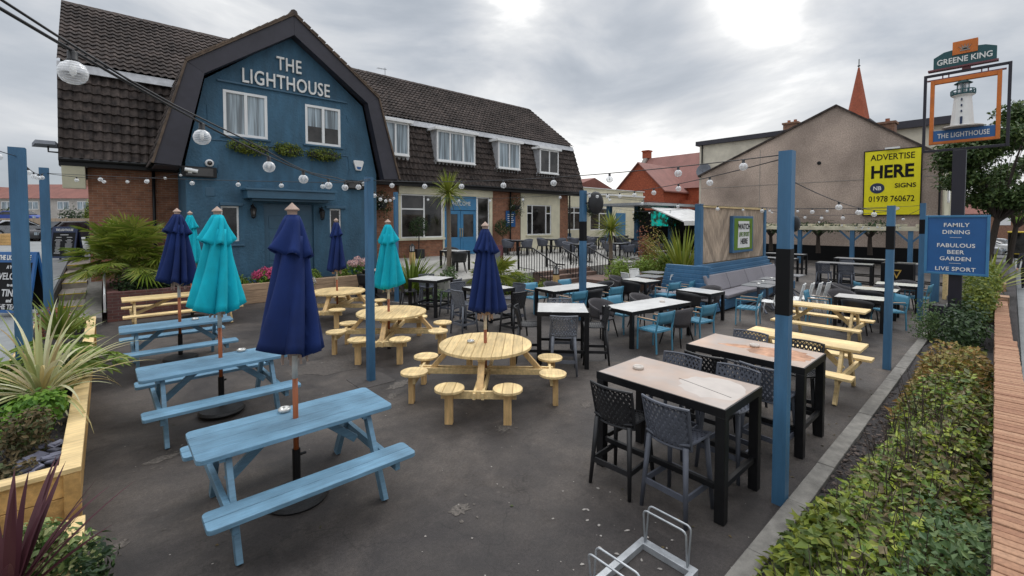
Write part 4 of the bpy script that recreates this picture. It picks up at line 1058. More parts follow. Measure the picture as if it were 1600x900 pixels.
m = M(); m.box(83.2, 86.8, 14.4, 18, -.6, 15.4); part(m, 'tower', 'church_brick', sp, world=True)
m = M(); m.tube([(85, 16.2, 25.6), (85, 16.2, 27.0)], .06, 6); m.lathe([(.001, -.2), (.22, 0), (.001, .2)], 8, 85, 16.2, 26.0); part(m, 'finial', 'black_metal', sp, world=True)
# red roofed house just above the extension
rh = bd('terraced_house', 'house with a dull red roof showing just above the cream extension', 'house', (60, 50, 0))
m = M(); m.box(52, 66, 46, 62, 0, 7.3); part(m, 'wall', 'house_brick', rh, world=True)
m = M(); m.prism([(51.5, 7.2), (59, 9.6), (66.5, 7.2)], 'y', 45.5, 62.5); part(m, 'roof', 'roof_red', rh, world=True)
# houses and fence far across the car park
def far_house(label, cx, cy, w_, wallm, roofm, rz, hip=True):
    h = thing('semi_detached_house', label, 'house', (cx, cy, 1.1), rz)
    m = M(); m.box(-w_ / 2, w_ / 2, -4, 4, 0, 5.1); part(m, 'wall', wallm, h)
    m = M(); hw = w_ / 2 + .35; k = 2.2 if hip else 0
    m.add([(-hw, -4.4, 5), (hw, -4.4, 5), (hw, 4.4, 5), (-hw, 4.4, 5), (-hw + k, 0, 7.5), (hw - k, 0, 7.5)], [(0, 1, 5, 4), (2, 3, 4, 5), (1, 2, 5), (3, 0, 4), (0, 3, 2, 1)])
    r = part(m, 'roof', roofm, h)
    m = M(); m.box(-.7 + w_ * .22, .7 + w_ * .22, -.5, .5, 7.0, 8.6); part(m, 'chimney', 'house_brick', r)
    for x in (-w_ * .33, -.1 * w_, w_ * .18, w_ * .36):
        for z in (.9, 3.3):
            m = M(); m.box(x - .9, x + .9, -4.06, -3.99, z, z + 1.25); w__ = part(m, 'window', 'white_upvc', h)
            m = M()
            for a in (-.45, .45): m.box(x + a - .38, x + a + .38, -4.08, -4.06, z + .1, z + 1.15)
            part(m, 'pane', 'glass_pale', w__)
rt = Vector((math.sin(rad(TH)), -math.cos(rad(TH)), 0)); fw_ = Vector((math.cos(rad(TH)), math.sin(rad(TH)), 0))
def cw(r, f): p = rt * r + fw_ * f; return (p.x, p.y)
hx_, hy_ = cw(-72.5, 74); far_house('pale semi-detached pair with a red hipped roof across the car park', hx_, hy_, 17, 'house_render', 'roof_red', TH - 90)
hx_, hy_ = cw(-92, 76); far_house('pale house with a brown gabled roof at the photo edge across the car park', hx_, hy_, 14, 'house_render', 'roof_red', TH - 90 + 60, False)
fx = thing('timber_fence', 'tan timber board fence along the back of the car park', 'fence', (*cw(-42, 44), 1.1), TH - 90)
m = M()
for k in range(70): m.box(-9 + k * .26, -9 + k * .26 + .25, -.02 + (k % 2) * .015, .01 + (k % 2) * .015, .1, 1.75)
part(m, 'fence_panel', 'fence_timber', fx)
for k in range(8): m = M(); m.box(-9 + k * 2.5, -8.88 + k * 2.5, -.08, .06, 0, 1.85); part(m, 'fence_post', 'fence_timber', fx)
def far_hedge(label, r, f, rx, ry, rz, z=1.1, mat='leaf_dark', n=1500, size=.3):
    t = thing('hedge', label, 'hedge', (*cw(r, f), z), TH - 90)
    m = shrub_leaves(rx, ry, rz, n, size, rz * .5, 16); part(m, 'foliage', mat, t, recalc=False)
    m = M(); m.tube([(0, 0, 0), (0, 0, rz * .7)], .08, 5); part(m, 'trunk', 'bark', t)
far_hedge('dark clipped hedge behind the tan fence, near the corner of the brick wing', -50.5, 52, 2.4, .8, 2.6)
far_hedge('lighter green shrub behind the tan fence touching the brick wing corner', -46.5, 50, 1.3, .9, 2.9, mat='leaf_hedge')
far_hedge('green shrub behind the tan fence beside the house at the photo edge', -60.5, 54, 1.6, .9, 2.4)
t = thing('skip_planter', 'low orange-brown timber planter at the edge of the car park', 'planter', (*cw(-30.7, 27.5), 1.1), TH - 90)
m = M()
for k in range(4): m.box(-.8, .8, -.35, .35, .02 + k * .17, .18 + k * .17)
part(m, 'boards', 'planter_timber', t)
def car(label, r, f, rz, paint, z=1.1, suv=False, name='parked_car', group=None):
    x, y = cw(r, f)
    t = thing(name, label, 'car', (x, y, z), rz, group)
    h = 1.62 if suv else 1.45
    prof = [(-2.1, .35), (-2.15, .75), (-1.95, .95), (-1.25, 1.0), (-.55, h - .04), (.9, h), (1.75, h - .45), (2.1, .95), (2.12, .4)]
    m = M(); m.prism(prof, 'y', -.86, .86); part(m, 'body', paint, t, bevel=.09)
    m = M(); m.prism([(-1.12, 1.02), (-.5, h - .12), (.85, h - .08), (1.55, 1.02)], 'y', -.872, .872); m.prism([(1.0, h - .03), (1.72, h - .47), (1.8, h - .42), (1.05, h + .005)], 'y', -.7, .7)
    m.prism([(-1.27, 1.02), (-.6, h - .05), (-.66, h - .02), (-1.33, 1.06)], 'y', -.7, .7); part(m, 'window', 'glass_car', t)
    for sx in (-1.3, 1.3):
        for sy in (-.80, .80):
            m = M(); m.lathe([(.2, -.1), (.33, -.1), (.33, .1), (.2, .1)], 16); m.xf(Matrix.Translation((sx, sy, .33)) @ Matrix.Rotation(rad(90), 4, 'X')); wh = part(m, 'wheel', 'tyre', t)
            m = M(); m.lathe([(.2, -.105), (.001, -.105)], 12); m.lathe([(.2, .105), (.001, .105)], 12); m.xf(Matrix.Translation((sx, sy, .33)) @ Matrix.Rotation(rad(90), 4, 'X')); part(m, 'rim', 'galvanised', wh)
    for sy in (-.66, .66):
        m = M(); m.box(2.05, 2.14, sy - .14, sy + .14, .72, .98); part(m, 'tail_light', 'red_light', t)
        m = M(); m.box(-2.17, -2.08, sy - .16, sy + .16, .62, .82); part(m, 'headlight', 'glass_pale', t)
    m = M(); m.box(2.1, 2.15, -.26, .26, .55, .67); part(m, 'number_plate', 'white_upvc', t)
    return t
car('dark SUV with a pale roof parked behind the back A-board', -34.3, 34.5, TH - 10, 'car_dark', .95, True)
car('dark car parked behind the SUV at the corner of the brick wing', -33.0, 38.5, TH - 8, 'car_dark', 1.05, True)
car('silver hatchback parked at the photo edge before the tan fence', -41.9, 38.0, TH + 160, 'car_silver', 1.2)
car('blue van roof showing above the tan fence', -56.2, 51.5, TH + 95, 'van_blue', 2.3)

# ------------------------------------------------------------------ far end of the street on the right
def pal(z): return z
bs = thing('bus_shelter', 'dark bus shelter with a yellow roof edge and purple panel', 'bus shelter', (58, -.3, -.80))
m = M(); m.box(-.3, 1.4, -2.6, .62, 2.38, 2.5); part(m, 'roof', 'yellow_paint', bs, bevel=.02)
m = M()
for y in (.55, -.6, -1.75, -2.5): m.box(1.2, 1.28, y - .04, y + .04, 0, 2.4)
m.box(.0, .08, .5, .58, 0, 2.4); m.box(1.2, 1.26, -2.5, .55, .1, .5); m.box(1.2, 1.26, -2.5, .55, 1.25, 1.32); part(m, 'frame', 'black_metal', bs)
m = M(); m.box(1.22, 1.24, -.58, .52, .5, 2.38); m.box(0.08, 1.2, .53, .55, .5, 2.38); part(m, 'pane', 'glass_dark', bs)
m = M(); m.box(1.14, 1.2, -1.7, -.66, .35, 2.2); part(m, 'poster_panel', 'shelter_purple', bs)
m = M(); m.box(1.13, 1.14, -1.4, -.9, .5, 1.9); part(m, 'poster', 'grey_plastic', bs)
m = M(); m.box(.7, 1.15, -.5, .5, .5, .56); part(m, 'seat', 'yellow_paint', bs)
for i, (lab, x, y, p, z) in enumerate((('white car parked down the street beyond the bus shelter', 64, 2.0, 'car_white', -.62), ('dark car parked down the street behind the white one', 74, 2.9, 'car_dark', -.62), ('silver car parked down the street between shelter and trees', 57, 2.6, 'car_silver', -.62), ('grey car furthest down the street under the red roofs', 86, 2.6, 'car_silver', -.62))):
    t = car(lab, 0, 0, 85, p, z); t.location = (x, y, z)
for i, (lab, x, y, w_) in enumerate((('red-roofed house at the end of the street under the big tree', 120, 4.5, 12), ('second red-roofed house at the far end of the street', 122, -10, 12))):
    h = thing('terraced_house', lab, 'house', (x, y, -1.5), -90)
    m = M(); m.box(-w_ / 2, w_ / 2, -4, 4, 0, 5.5); part(m, 'wall', 'house_brick', h)
    m = M(); m.prism([(-4.4, 5.4), (0, 8.6), (4.4, 5.4)], 'x', -w_ / 2 - .2, w_ / 2 + .2); part(m, 'roof', 'roof_red', h)
    for q in (-3.5, 0, 3.5):
        m = M(); m.box(q - .7, q + .7, -4.06, -4, 3.4, 4.7); part(m, 'window', 'white_upvc', h)
# low wall in front of the camera's pavement: brick wall with soldier coping, stepping down
m = M()
bw = thing('brick_wall', 'low street wall of sandy bricks with bricks on edge along its top', 'wall', (0, 0, 0))
for q in ((-3, 9.7, -.3, .72), (9.7, 17.0, -.6, .42), (17.45, 22.0, -.9, .12), (22.45, 30, -.9, .12)): m = M(); m.box(q[0], q[1], -.09, .10, q[2], q[3]); part(m, 'wall_section', 'wall_brick', bw, world=True)
for x, z in ((17.0, .62), (22.0, .5)): m = M(); m.box(x, x + .45, -.14, .15, -.9, z); part(m, 'pier', 'wall_brick', bw, world=True)
m = M()
x = 1.2
while x < 29.8:
    zt = .82 if x < 9.7 else (.52 if x < 17.0 else .22)
    if not (16.95 < x < 17.5 or 21.95 < x < 22.5):
        j = random.uniform(-.004, .004)
        m.box(x + .005, x + .070, -.107 + j, .112 + j, zt - .098, zt + random.uniform(-.004, .003))
    x += .0755
part(m, 'coping', 'coping_brick', bw, world=True, bevel=.006)
m = M(); m.box(1.2, 9.7, -.10, .105, .70, .805); m.box(9.7, 17, -.10, .105, .40, .505); part(m, 'mortar', 'concrete', bw, world=True)
bw.location = (0, -.142, 0); bw.rotation_euler = (0, 0, rad(1.0))

# ------------------------------------------------------------------ pergola and back wall of the garden
pg = thing('garden_pergola', 'long cream-beamed pergola with blue braced posts before the pebbledashed house', 'pergola', (31.5, 6, 0))
for y in (3.6, 6.1, 8.7, 11.3):
    m = M(); m.box(31.4, 31.6, y - .1, y + .1, 0, 2.05); part(m, 'post', 'blue_post', pg, world=True)
    for s in (-1, 1): m = M(); m.bar((31.5, y + s * .05, 1.45), (31.5, y + s * .62, 2.05), .09, .09); part(m, 'brace', 'blue_post', pg, world=True)
for a, b, c_ in ((31.35, 31.65, 2.27), (33.9, 34.1, 2.25)): m = M(); m.box(a, b, 2.3, 12.6, 2.05, c_); part(m, 'beam', 'cream_paint', pg, world=True, bevel=.01)
for k in range(13): m = M(); m.box(31.0, 34.6, 2.5 + k * .8, 2.56 + k * .8, 2.27, 2.40); part(m, 'rafter', 'cream_paint', pg, world=True)
m = M(); m.box(34.3, 34.45, 1.4, 16, -.2, 1.0)
bwl = single(m, 'low_wall', 'sign_black', 'low dark wall along the foot of the pebbledashed house', 'wall')
def small_tree(label, x, y, z, h, r, n, mat='leaf_dark', size=.16, limbs=6):
    t = thing('small_tree', label, 'tree', (x, y, z), 0)
    m = M(); m.tube([(0, 0, 0), (.05, .03, h * .3), (-.03, .02, h * .55)], [.14, .11, .09], 7)
    tips = []
    for k in range(limbs):
        a = 2 * PI * k / limbs + random.uniform(-.3, .3); q = Vector((math.cos(a) * r * .6, math.sin(a) * r * .6, h * .75 + random.uniform(-.1, .2)))
        m.tube([(0, .02, h * .5), q * .5 + Vector((0, 0, h * .32)), q], [.08, .05, .025], 5); tips.append(q)
    part(m, 'trunk', 'bark', t)
    m = M()
    for i in range(n):
        q = random.choice(tips); v = rnd_unit(); p = q + Vector((v.x * r * .5, v.y * r * .5, v.z * h * .16)) * random.uniform(.3, 1)
        leaf_faces(m, p, rnd_unit(), (v + Vector((0, 0, .6))).normalized(), size * random.uniform(.6, 1.2), size * .5)
    part(m, 'crown', mat, t, recalc=False)
small_tree('small dark-leaved tree under the pergola nearer the timber screen', 32.6, 8.0, .6, 2.1, 1.3, 700)
small_tree('small dark tree with spreading limbs beside the braced pergola post', 32.8, 5.5, .6, 2.1, 1.2, 600)
small_tree('small dark tree under the pergola closest to the booth screen', 32.4, 10.6, .6, 2.0, 1.1, 500)

# ------------------------------------------------------------------ covered bar with screen, awning
aw = thing('covered_bar', 'dark timber garden bar with a flat canopy and sloping grey awning', 'bar', (24, 15, .85))
m = M(); m.box(21.2, 27.0, 12.9, 16.2, 3.42, 3.56); part(m, 'canopy', 'galvanised', aw, world=True)
for x, y in ((21.6, 15.6), (22.9, 14.6), (24.4, 13.3)):
    m = M(); m.box(x - .12, x + .12, y - .12, y + .12, .58, 3.42); part(m, 'post', 'blue_post', aw, world=True)
m = M(); m.box(27.0, 27.1, 11.0, 17.0, .58, 3.3); m.box(24.5, 27, 11.0, 11.1, .58, 3.0); part(m, 'back_panel', 'sign_black', aw, world=True)
m = M()
for k in range(14): m.box(24.4 + k * .18, 24.56 + k * .18, 10.95, 10.99, .58, 3.0)
part(m, 'slatted_side', 'weathered_timber', aw, world=True)
m = M(); m.add([(21.6, 12.9, 3.24), (25.8, 12.9, 3.24), (25.0, 10.5, 2.50), (20.5, 10.5, 2.50), (21.6, 12.9, 3.30), (25.8, 12.9, 3.30), (25.0, 10.5, 2.56), (20.5, 10.5, 2.56)], [(0, 1, 2, 3), (4, 5, 6, 7), (0, 1, 5, 4), (1, 2, 6, 5), (2, 3, 7, 6), (3, 0, 4, 7)])
m.box(20.5, 25.0, 10.44, 10.5, 2.36, 2.58); part(m, 'awning', 'table_white', aw, world=True)
m = M(); m.box(24.5, 26.8, 13.9, 14.6, .58, 1.55); part(m, 'counter', 'sign_black', aw, world=True)
tv = thing('television', 'flat television glowing green on the dark back of the garden bar', 'television', (26.9, 14.7, 2.3))
m = M(); m.box(26.86, 26.98, 14.25, 16.1, 2.2, 3.25); part(m, 'casing', 'black_plastic', tv, world=True)
m = M(); m.box(26.84, 26.86, 14.3, 16.05, 2.25, 3.2); part(m, 'screen', 'screen_glow', tv, world=True)
t = thing('climbing_plant', 'dark climbing plant hanging from the canopy of the garden bar', 'plant', (22.9, 14.4, 2.6))
m = shrub_leaves(.5, .5, .9, 500, .13, .35, 8, low=-.3); part(m, 'foliage', 'leaf_dark', t, recalc=False)
m = M(); m.tube([(0, 0, -1.9), (.05, 0, -.5), (0, 0, .5)], .02, 5); part(m, 'stem', 'bark', t)
t = thing('climbing_plant', 'dark leafy climber on the last canopy post by the television', 'plant', (24.4, 13.1, 2.3))
m = shrub_leaves(.55, .5, 1.1, 600, .13, .4, 8, low=-.5); part(m, 'foliage', 'leaf_dark', t, recalc=False)
m = M(); m.tube([(0, 0, -1.7), (.05, 0, -.5), (0, 0, .6)], .02, 5); part(m, 'stem', 'bark', t)

# ------------------------------------------------------------------ booth with chevron screen
bo = thing('booth_seating', 'blue planked booth with grey cushions below a chevron timber screen', 'seating', (16, 6.2, 0))
X0, X1, YB = 13.95, 19.2, 6.55
m = M()
# chevron boards: mirrored diagonals clipped to bands
bw_ = .17; bandw = (X1 - X0) / 4
for b in range(4):
    xa = X0 + b * bandw; xb = xa + bandw; s = 1 if b % 2 == 0 else -1
    k = -14
    while k < 26:
        z_l = 1.22 + k * bw_ * 1.55; rise = -s * bandw * 1.25
        pts = [(xa, z_l), (xb, z_l + rise), (xb, z_l + rise + bw_ * 1.5), (xa, z_l + bw_ * 1.5)]
        def clip(poly, val, keep_hi):
            o = []
            for i in range(len(poly)):
                p, q = poly[i], poly[(i + 1) % len(poly)]
                pi = (p[1] >= val) if keep_hi else (p[1] <= val); qi = (q[1] >= val) if keep_hi else (q[1] <= val)
                if pi: o.append(p)
                if pi != qi: t_ = (val - p[1]) / (q[1] - p[1]); o.append((p[0] + (q[0] - p[0]) * t_, val))
            return o
        c_ = clip(pts, 1.22, True)
        if len(c_) > 2: c_ = clip(c_, 3.0, False)
        if len(c_) > 2: m.prism(c_, 'y', YB, YB + .03 + random.uniform(0, .006))
        k += 1
part(m, 'chevron_screen', 'weathered_timber', bo, world=True)
m = M(); m.box(X0, X1, YB + .036, YB + .12, .2, 3.0); part(m, 'screen_backing', 'fence_timber', bo, world=True)
m = M(); m.box(X0 - .05, X1 + .03, YB - .06, YB + .14, 3.0, 3.07); part(m, 'cap_rail', 'pale_timber', bo, world=True)
for x in (X0 - .12, X1 + .02):
    m = M(); m.box(x - .08, x + .1, YB - .05, YB + .15, 0, 3.1); part(m, 'post', 'blue_post', bo, world=True, bevel=.006)
m = M()
for k in range(6):
    z0 = .46 + k * .125; y0 = 5.98 + k * .075
    m.box(12.95 + k * .09, X1 - .1, y0, YB - .07, z0, z0 + .118)
m.box(12.9, X1 - .1, 5.4, 5.96, .06, .335)
for k in range(3): m.box(12.35, X1 - .1, 5.42 - .012 * (2 - k), 5.46, .05 + k * .098, .14 + k * .098)
m.box(12.3, 12.93, 5.45, 7.4, .05, .335)
for k in range(7): m.box(12.97 + k * .05, 13.1 + k * .05, 6.0, 7.4, .36 + k * .12, .474 + k * .12)
part(m, 'plank_base', 'blue_post', bo, world=True, bevel=.008)
for k in range(4):
    xa = 13.08 + k * 1.45
    m = M(); m.add([(xa, 5.86, .47), (xa + 1.43, 5.86, .47), (xa + 1.43, 6.03, .95), (xa, 6.03, .95), (xa, 5.97, .45), (xa + 1.43, 5.97, .45), (xa + 1.43, 6.12, .93), (xa, 6.12, .93)],
                   [(0, 1, 2, 3), (4, 5, 6, 7), (0, 1, 5, 4), (3, 2, 6, 7), (0, 3, 7, 4), (1, 2, 6, 5)]); part(m, 'back_cushion', 'cushion_grey', bo, world=True, bevel=.03)
    m = M(); m.box(xa, xa + 1.43, 5.36, 5.9, .345, .46); part(m, 'seat_cushion', 'cushion_grey', bo, world=True, bevel=.03)
m = M(); m.box(12.28, 12.9, 5.5, 7.3, .345, .46); part(m, 'seat_cushion', 'cushion_grey', bo, world=True, bevel=.03)
ps = thing('framed_poster', 'blue framed poster about watching sport on the chevron screen', 'sign', (16.9, YB - .02, 2.1))
m = M(); m.box(16.0, 17.8, YB - .12, YB - .002, 1.46, 2.74); part(m, 'frame', 'blue_post', ps, world=True, bevel=.01)
m = M(); m.box(16.1, 17.7, YB - .126, YB - .12, 1.55, 2.66); part(m, 'poster_sheet', 'leaf_fern', ps, world=True)
m = M(); m.poly([(16.38, YB - .132, 1.62), (17.45, YB - .132, 1.62), (17.38, YB - .132, 2.56), (16.42, YB - .132, 2.56)]); part(m, 'paper_patch', 'letter_white', ps, world=True)
lettering(ps, 'WATCH', .27, (16.92, YB - .14, 2.28), 's', 'sign_black', 'lettering', .002, 1.05, .006)
lettering(ps, 'LIVE SPORT', .22, (16.92, YB - .14, 2.02), 's', 'leaf_fern', 'lettering', .002, .8, .004)
lettering(ps, 'HERE', .27, (16.92, YB - .14, 1.76), 's', 'sign_black', 'lettering', .002, 1.0, .006)
# ------------------------------------------------------------------ blue garden posts
def post(label, x, y, h, z=0, band=None, w_=.106, rz=0):
    t = thing('garden_post', label, 'post', (x, y, z), rz, 'blue posts carrying the light strings')
    m = M(); m.box(-w_ / 2, w_ / 2, -w_ / 2, w_ / 2, 0, h); m.prism([(-w_ / 2, -w_ / 2), (w_ / 2, -w_ / 2), (w_ / 2, w_ / 2), (-w_ / 2, w_ / 2)], 'z', 0, .001); part(m, 'shaft', 'blue_post', t, bevel=.008)
    if band:
        m = M(); q = w_ / 2 + .004; m.box(-q, q, -q, q, band[0], band[1]); part(m, 'painted_band', 'sign_black', t, bevel=.006)
    return t
post('largest blue post, with a black band, at the corner of the stained bar tables', 4.48, 1.35, 3.17, 0, (1.72, 2.31))
post('blue post with a black band at the kerb end of the far pale picnic table', 9.98, 1.40, 2.82, 0, (2.07, 2.47))
post('blue post with a black band standing just before the blue street sign', 15.6, 1.56, 3.02, 0, (2.23, 2.6), .11)
post('thick blue post at the far end of the kerb behind the black sign post', 19.6, 1.62, 2.2, 0, None, .2)
post('blue post standing before the far round picnic tables, cable box at its top', 3.11, 6.84, 3.25)
post('blue post by the phormium bed, beside the turquoise parasol of the middle round table', 6.63, 12.69, 3.45)
post('blue post with a black band carrying a loudspeaker among the white dining tables', 9.12, 7.4, 3.34, 0, (2.05, 2.55), .135)
post('blue post rising from the timber planter, nearest on the path side', -.80, 8.35, 3.45, .02, None, .148)
post('second blue post by the path, further from the camera behind the spiky plants', -.84, 12.25, 3.54, .02, None, .13)
# loudspeakers
def speaker(label, x, y, z, rz, r=.22, k=1.0):
    t = thing('loudspeaker', label, 'loudspeaker', (x, y, z), rz)
    m = M(); m.lathe([(.001, -.12 * k), (r * .8, -.12 * k), (r, -.07 * k), (r, .07 * k), (r * .8, .12 * k), (.001, .12 * k)], 18); m.xf(Matrix.Rotation(rad(90), 4, 'Y') @ Matrix.Diagonal((1.35, .85, 1, 1))); part(m, 'cabinet', 'black_plastic', t, smooth=True)
    m = M(); m.tube([(0, 0, 0), (-.06 * k, .28 * k, 0)], .02, 6); part(m, 'bracket', 'black_metal', t)
speaker('black oval loudspeaker on the post among the white dining tables', 9.32, 7.15, 3.02, 30)
speaker('small black loudspeaker high on the nearest kerb post', 4.57, 1.31, 2.53, 0, .055, .3)

# ------------------------------------------------------------------ festoon lights
def sagpt(A, B, t, sag):
    A = Vector(A); B = Vector(B); p = A.lerp(B, t); p.z -= sag * 4 * t * (1 - t); return p
ORD = ['first', 'second', 'third', 'fourth', 'fifth', 'sixth', 'seventh', 'eighth', 'ninth', 'tenth', 'eleventh', 'twelfth']
BULB = []
def make_bulb():
    t = thing('festoon_bulb', '', 'light bulb')
    m = M(); m.lathe([(.016, 0), (.020, -.008), (.020, -.04), (.023, -.044), (.023, -.052), (.001, -.053)], 10); part(m, 'lamp_holder', 'black_plastic', t, smooth=True)
    m = M(); m.lathe([(.001, -.050), (.026, -.053), (.046, -.068), (.058, -.094), (.060, -.108), (.054, -.132), (.040, -.151), (.020, -.161), (.001, -.163)], 14); part(m, 'globe', 'bulb_glass', t, smooth=True)
    m = M(); m.lathe([(.012, -.07), (.014, -.11), (.001, -.13)], 8); part(m, 'filament_stem', 'letter_white', t, smooth=True)
    for c_ in t.children: c_.data.transform(Matrix.Scale(.62, 4))
    return t
BK = Kind(make_bulb)
def strand(A, B, sag, ts, desc, start, double=False):
    t = [sagpt(A, B, i / 24, sag) for i in range(25)]
    m = M(); m.tube([tuple(p) for p in t], .005, 5)
    if double: m.tube([(p.x + .01, p.y, p.z + .018 + .012 * math.sin(i * .9)) for i, p in enumerate(t)], .004, 5)
    single(m, 'light_cable', 'black_plastic', 'black cable ' + desc, 'cable', group='festoon light cables', smooth=True)
    for i, q in enumerate(ts):
        p = sagpt(A, B, q, sag)
        BK(tuple(p), random.uniform(0, 360), 'clear bulb, %s from %s, on cable %s' % (ORD[i], start, desc), 'festoon bulbs')
strand((-.75, .88, 3.22), (3.11, 6.80, 3.2), .25, [.178, .284, .402, .507, .624, .735, .858], 'over the front tables', 'the near end', True)
strand((3.16, 6.84, 3.2), (4.48, 1.42, 3.14), .10, [.085, .21, .335, .46, .59, .715, .845, .95], 'across the middle garden to the kerb', 'the round-table post')
strand((4.48, 1.42, 3.1), (9.12, 7.36, 3.28), .12, [.16, .27, .385, .5, .61, .72, .83, .93], 'from kerb to loudspeaker post', 'the kerb post')
strand((-.84, 12.25, 3.46), (3.11, 6.88, 3.16), .03, [.20, .355, .50, .64, .765, .88], 'crossing before the blue gable', 'the path side')
strand((-.80, 8.35, 3.38), (-.84, 12.25, 3.46), .10, [.1, .3, .5, .7, .88], 'between the path posts', 'the nearer post')
strand((-1.3, 3.5, 3.4), (-.80, 8.35, 3.36), .05, [.62, .85], 'reaching the nearer path post from outside', 'the outside')
strand((-.84, 12.25, 3.46), (1.95, 16.85, 4.1), .18, [.15, .3, .45, .6, .75, .9], 'from path post to gable floodlight', 'the path post')
strand((3.11, 6.88, 3.12), (6.63, 12.69, 3.38), .16, [.14, .3, .48, .68, .88], 'running back to the spiky-plant post', 'the round-table post')
strand((6.63, 12.69, 3.35), (9.12, 7.44, 3.28), .12, [.2, .38, .55, .72, .9], 'from spiky-plant to loudspeaker post', 'the spiky-plant post')
strand((9.12, 7.36, 3.25), (9.98, 1.46, 2.78), .12, [.12, .26, .4, .54, .68, .82, .94], 'from loudspeaker to middle kerb post', 'the loudspeaker post')
strand((4.48, 1.42, 2.98), (9.98, 1.46, 2.74), .10, [.4, .6, .8], 'along the kerb', 'the nearest post')
strand((13.83, 6.6, 3.05), (15.6, 1.56, 2.96), .10, [.1, .23, .36, .49, .62, .75, .88], 'from booth to street-sign post', 'the screen')
strand((9.98, 1.46, 2.72), (19.3, 6.5, 3.02), .14, [.2, .34, .48, .62, .76, .9], 'from middle kerb post to booth end', 'the kerb post')
strand((13.83, 6.62, 3.0), (21.6, 15.6, 3.4), .2, [.2, .4, .6, .8], 'from booth to garden bar canopy', 'the screen')
strand((15.6, 1.56, 2.9), (31.5, 6.1, 2.3), .25, [.15, .3, .45, .6, .75, .9], 'from street-sign post to pergola', 'the street sign')
strand((19.3, 6.5, 3.0), (31.5, 3.6, 2.3), .25, [.15, .3, .45, .6, .75, .9], 'from booth end to pergola corner', 'the screen')

# ------------------------------------------------------------------ signs by the street
ZP = .12
sg = thing('pub_sign', 'tall black post with a hanging lighthouse sign in orange and blue', 'sign', (14.36, .85, 0))
m = M(); m.box(-.11, .11, -.11, .11, 0, 4.16); part(m, 'post', 'sign_post_black', sg, bevel=.01)
m = M(); m.box(-.16, .16, .1, .42, 0, .62); part(m, 'post_sleeve', 'sign_post_black', sg, bevel=.01)
m = M()
ya, yb, za, zb = .10, 1.49, 4.16, 5.95
for a in ((ya, ya + .055, za, zb), (yb - .055, yb, za, zb), (ya + .055, yb - .055, za, za + .055), (ya + .055, yb - .055, zb - .055, zb)): m.box(14.33, 14.39, *a)
part(m, 'outer_frame', 'sign_post_black', sg, world=True, bevel=.006)
m = M()
ya, yb, za, zb = .24, 1.37, 4.33, 5.80
for a in ((ya, ya + .07, za, zb), (yb - .07, yb, za, zb), (ya + .07, yb - .07, za, za + .06), (ya + .07, yb - .07, zb - .09, zb)): m.box(14.31, 14.41, *a)
part(m, 'hanging_frame', 'sign_orange', sg, world=True, bevel=.006)
m = M()
for y in (.5, 1.12):
    for k in (-.05, .05): m.tube([(14.36, y + k, 5.79), (14.36, y + k, 5.91)], .012, 5)
m.box(14.32, 14.40, .18, 1.43, 5.80, 5.825); m.box(14.28, 14.44, .3, 1.42, 6.01, 6.045); m.box(14.33, 14.39, .72, .86, 5.94, 6.02)
part(m, 'hanger', 'plum_metal', sg, world=True)
m = M(); m.box(14.33, 14.39, .31, 1.30, 4.39, 4.64); np_ = part(m, 'name_board', 'sign_blue', sg, world=True, bevel=.004)
lettering(sg, 'THE LIGHTHOUSE', .150, (14.325, .81, 4.46), 'w', 'letter_white', 'lettering', .003, .66, .002, spacing=1.04)
m = M(); m.prism([(.33, 6.045), (.33, 6.33), (.5, 6.40), (.83, 6.44), (1.16, 6.40), (1.33, 6.30), (1.33, 6.045)], 'x', 14.30, 14.40)
part(m, 'header_board', 'sign_green', sg, world=True, bevel=.006)
lettering(sg, 'GREENE KING', .175, (14.295, .83, 6.12), 'w', 'letter_white', 'lettering', .003, .80, .003)
m = M(); m.box(14.28, 14.42, .62, 1.02, 6.29, 6.58); part(m, 'crest_plate', 'sign_orange', sg, world=True, bevel=.004)
m = M()
cyc = .82
for k in range(5):
    a = rad(40 + k * 25); m.prism([(cyc - .02 + math.cos(a) * .03, 6.38), (cyc + math.cos(a) * .14, 6.38 + math.sin(a) * .13), (cyc + .02 + math.cos(a) * .03, 6.38)], 'x', 14.27, 14.281)
m.box(14.27, 14.281, cyc - .08, cyc + .08, 6.35, 6.375)
part(m, 'crown_emblem', 'stone_grey', sg, world=True)
# model lighthouse
lh = M(); lx, ly = 14.36, .83
lh.lathe([(.205, 4.70), (.195, 4.72), (.145, 5.33), (.16, 5.35), (.19, 5.37), (.19, 5.385), (.001, 5.386)], 20, lx, ly); part(lh, 'lighthouse_tower', 'letter_white', sg, world=True, smooth=False)
lh = M(); lh.lathe([(.2, 5.38), (.205, 5.40), (.2, 5.41)], 20, lx, ly); lh.lathe([(.2, 5.475), (.205, 5.49), (.2, 5.50)], 20, lx, ly, caps=False)
for k in range(14): a = 2 * PI * k / 14; lh.bar((lx + .2 * math.cos(a), ly + .2 * math.sin(a), 5.40), (lx + .2 * math.cos(a), ly + .2 * math.sin(a), 5.485), .022)
lh.lathe([(.15, 5.635), (.16, 5.64), (.06, 5.71), (.03, 5.72), (.03, 5.74), (.001, 5.75)], 12, lx, ly); lh.lathe([(.05, 5.386), (.05, 5.6)], 10, lx, ly)
for k in range(6): a = 2 * PI * k / 6; lh.bar((lx + .11 * math.cos(a), ly + .11 * math.sin(a), 5.386), (lx + .11 * math.cos(a), ly + .11 * math.sin(a), 5.635), .014)
part(lh, 'lighthouse_lantern', 'sign_green', sg, world=True)
lh = M(); lh.lathe([(.105, 5.39), (.105, 5.63)], 12, lx, ly, caps=False); part(lh, 'lamp_glass', 'bulb_glass', sg, world=True)
lh = M()
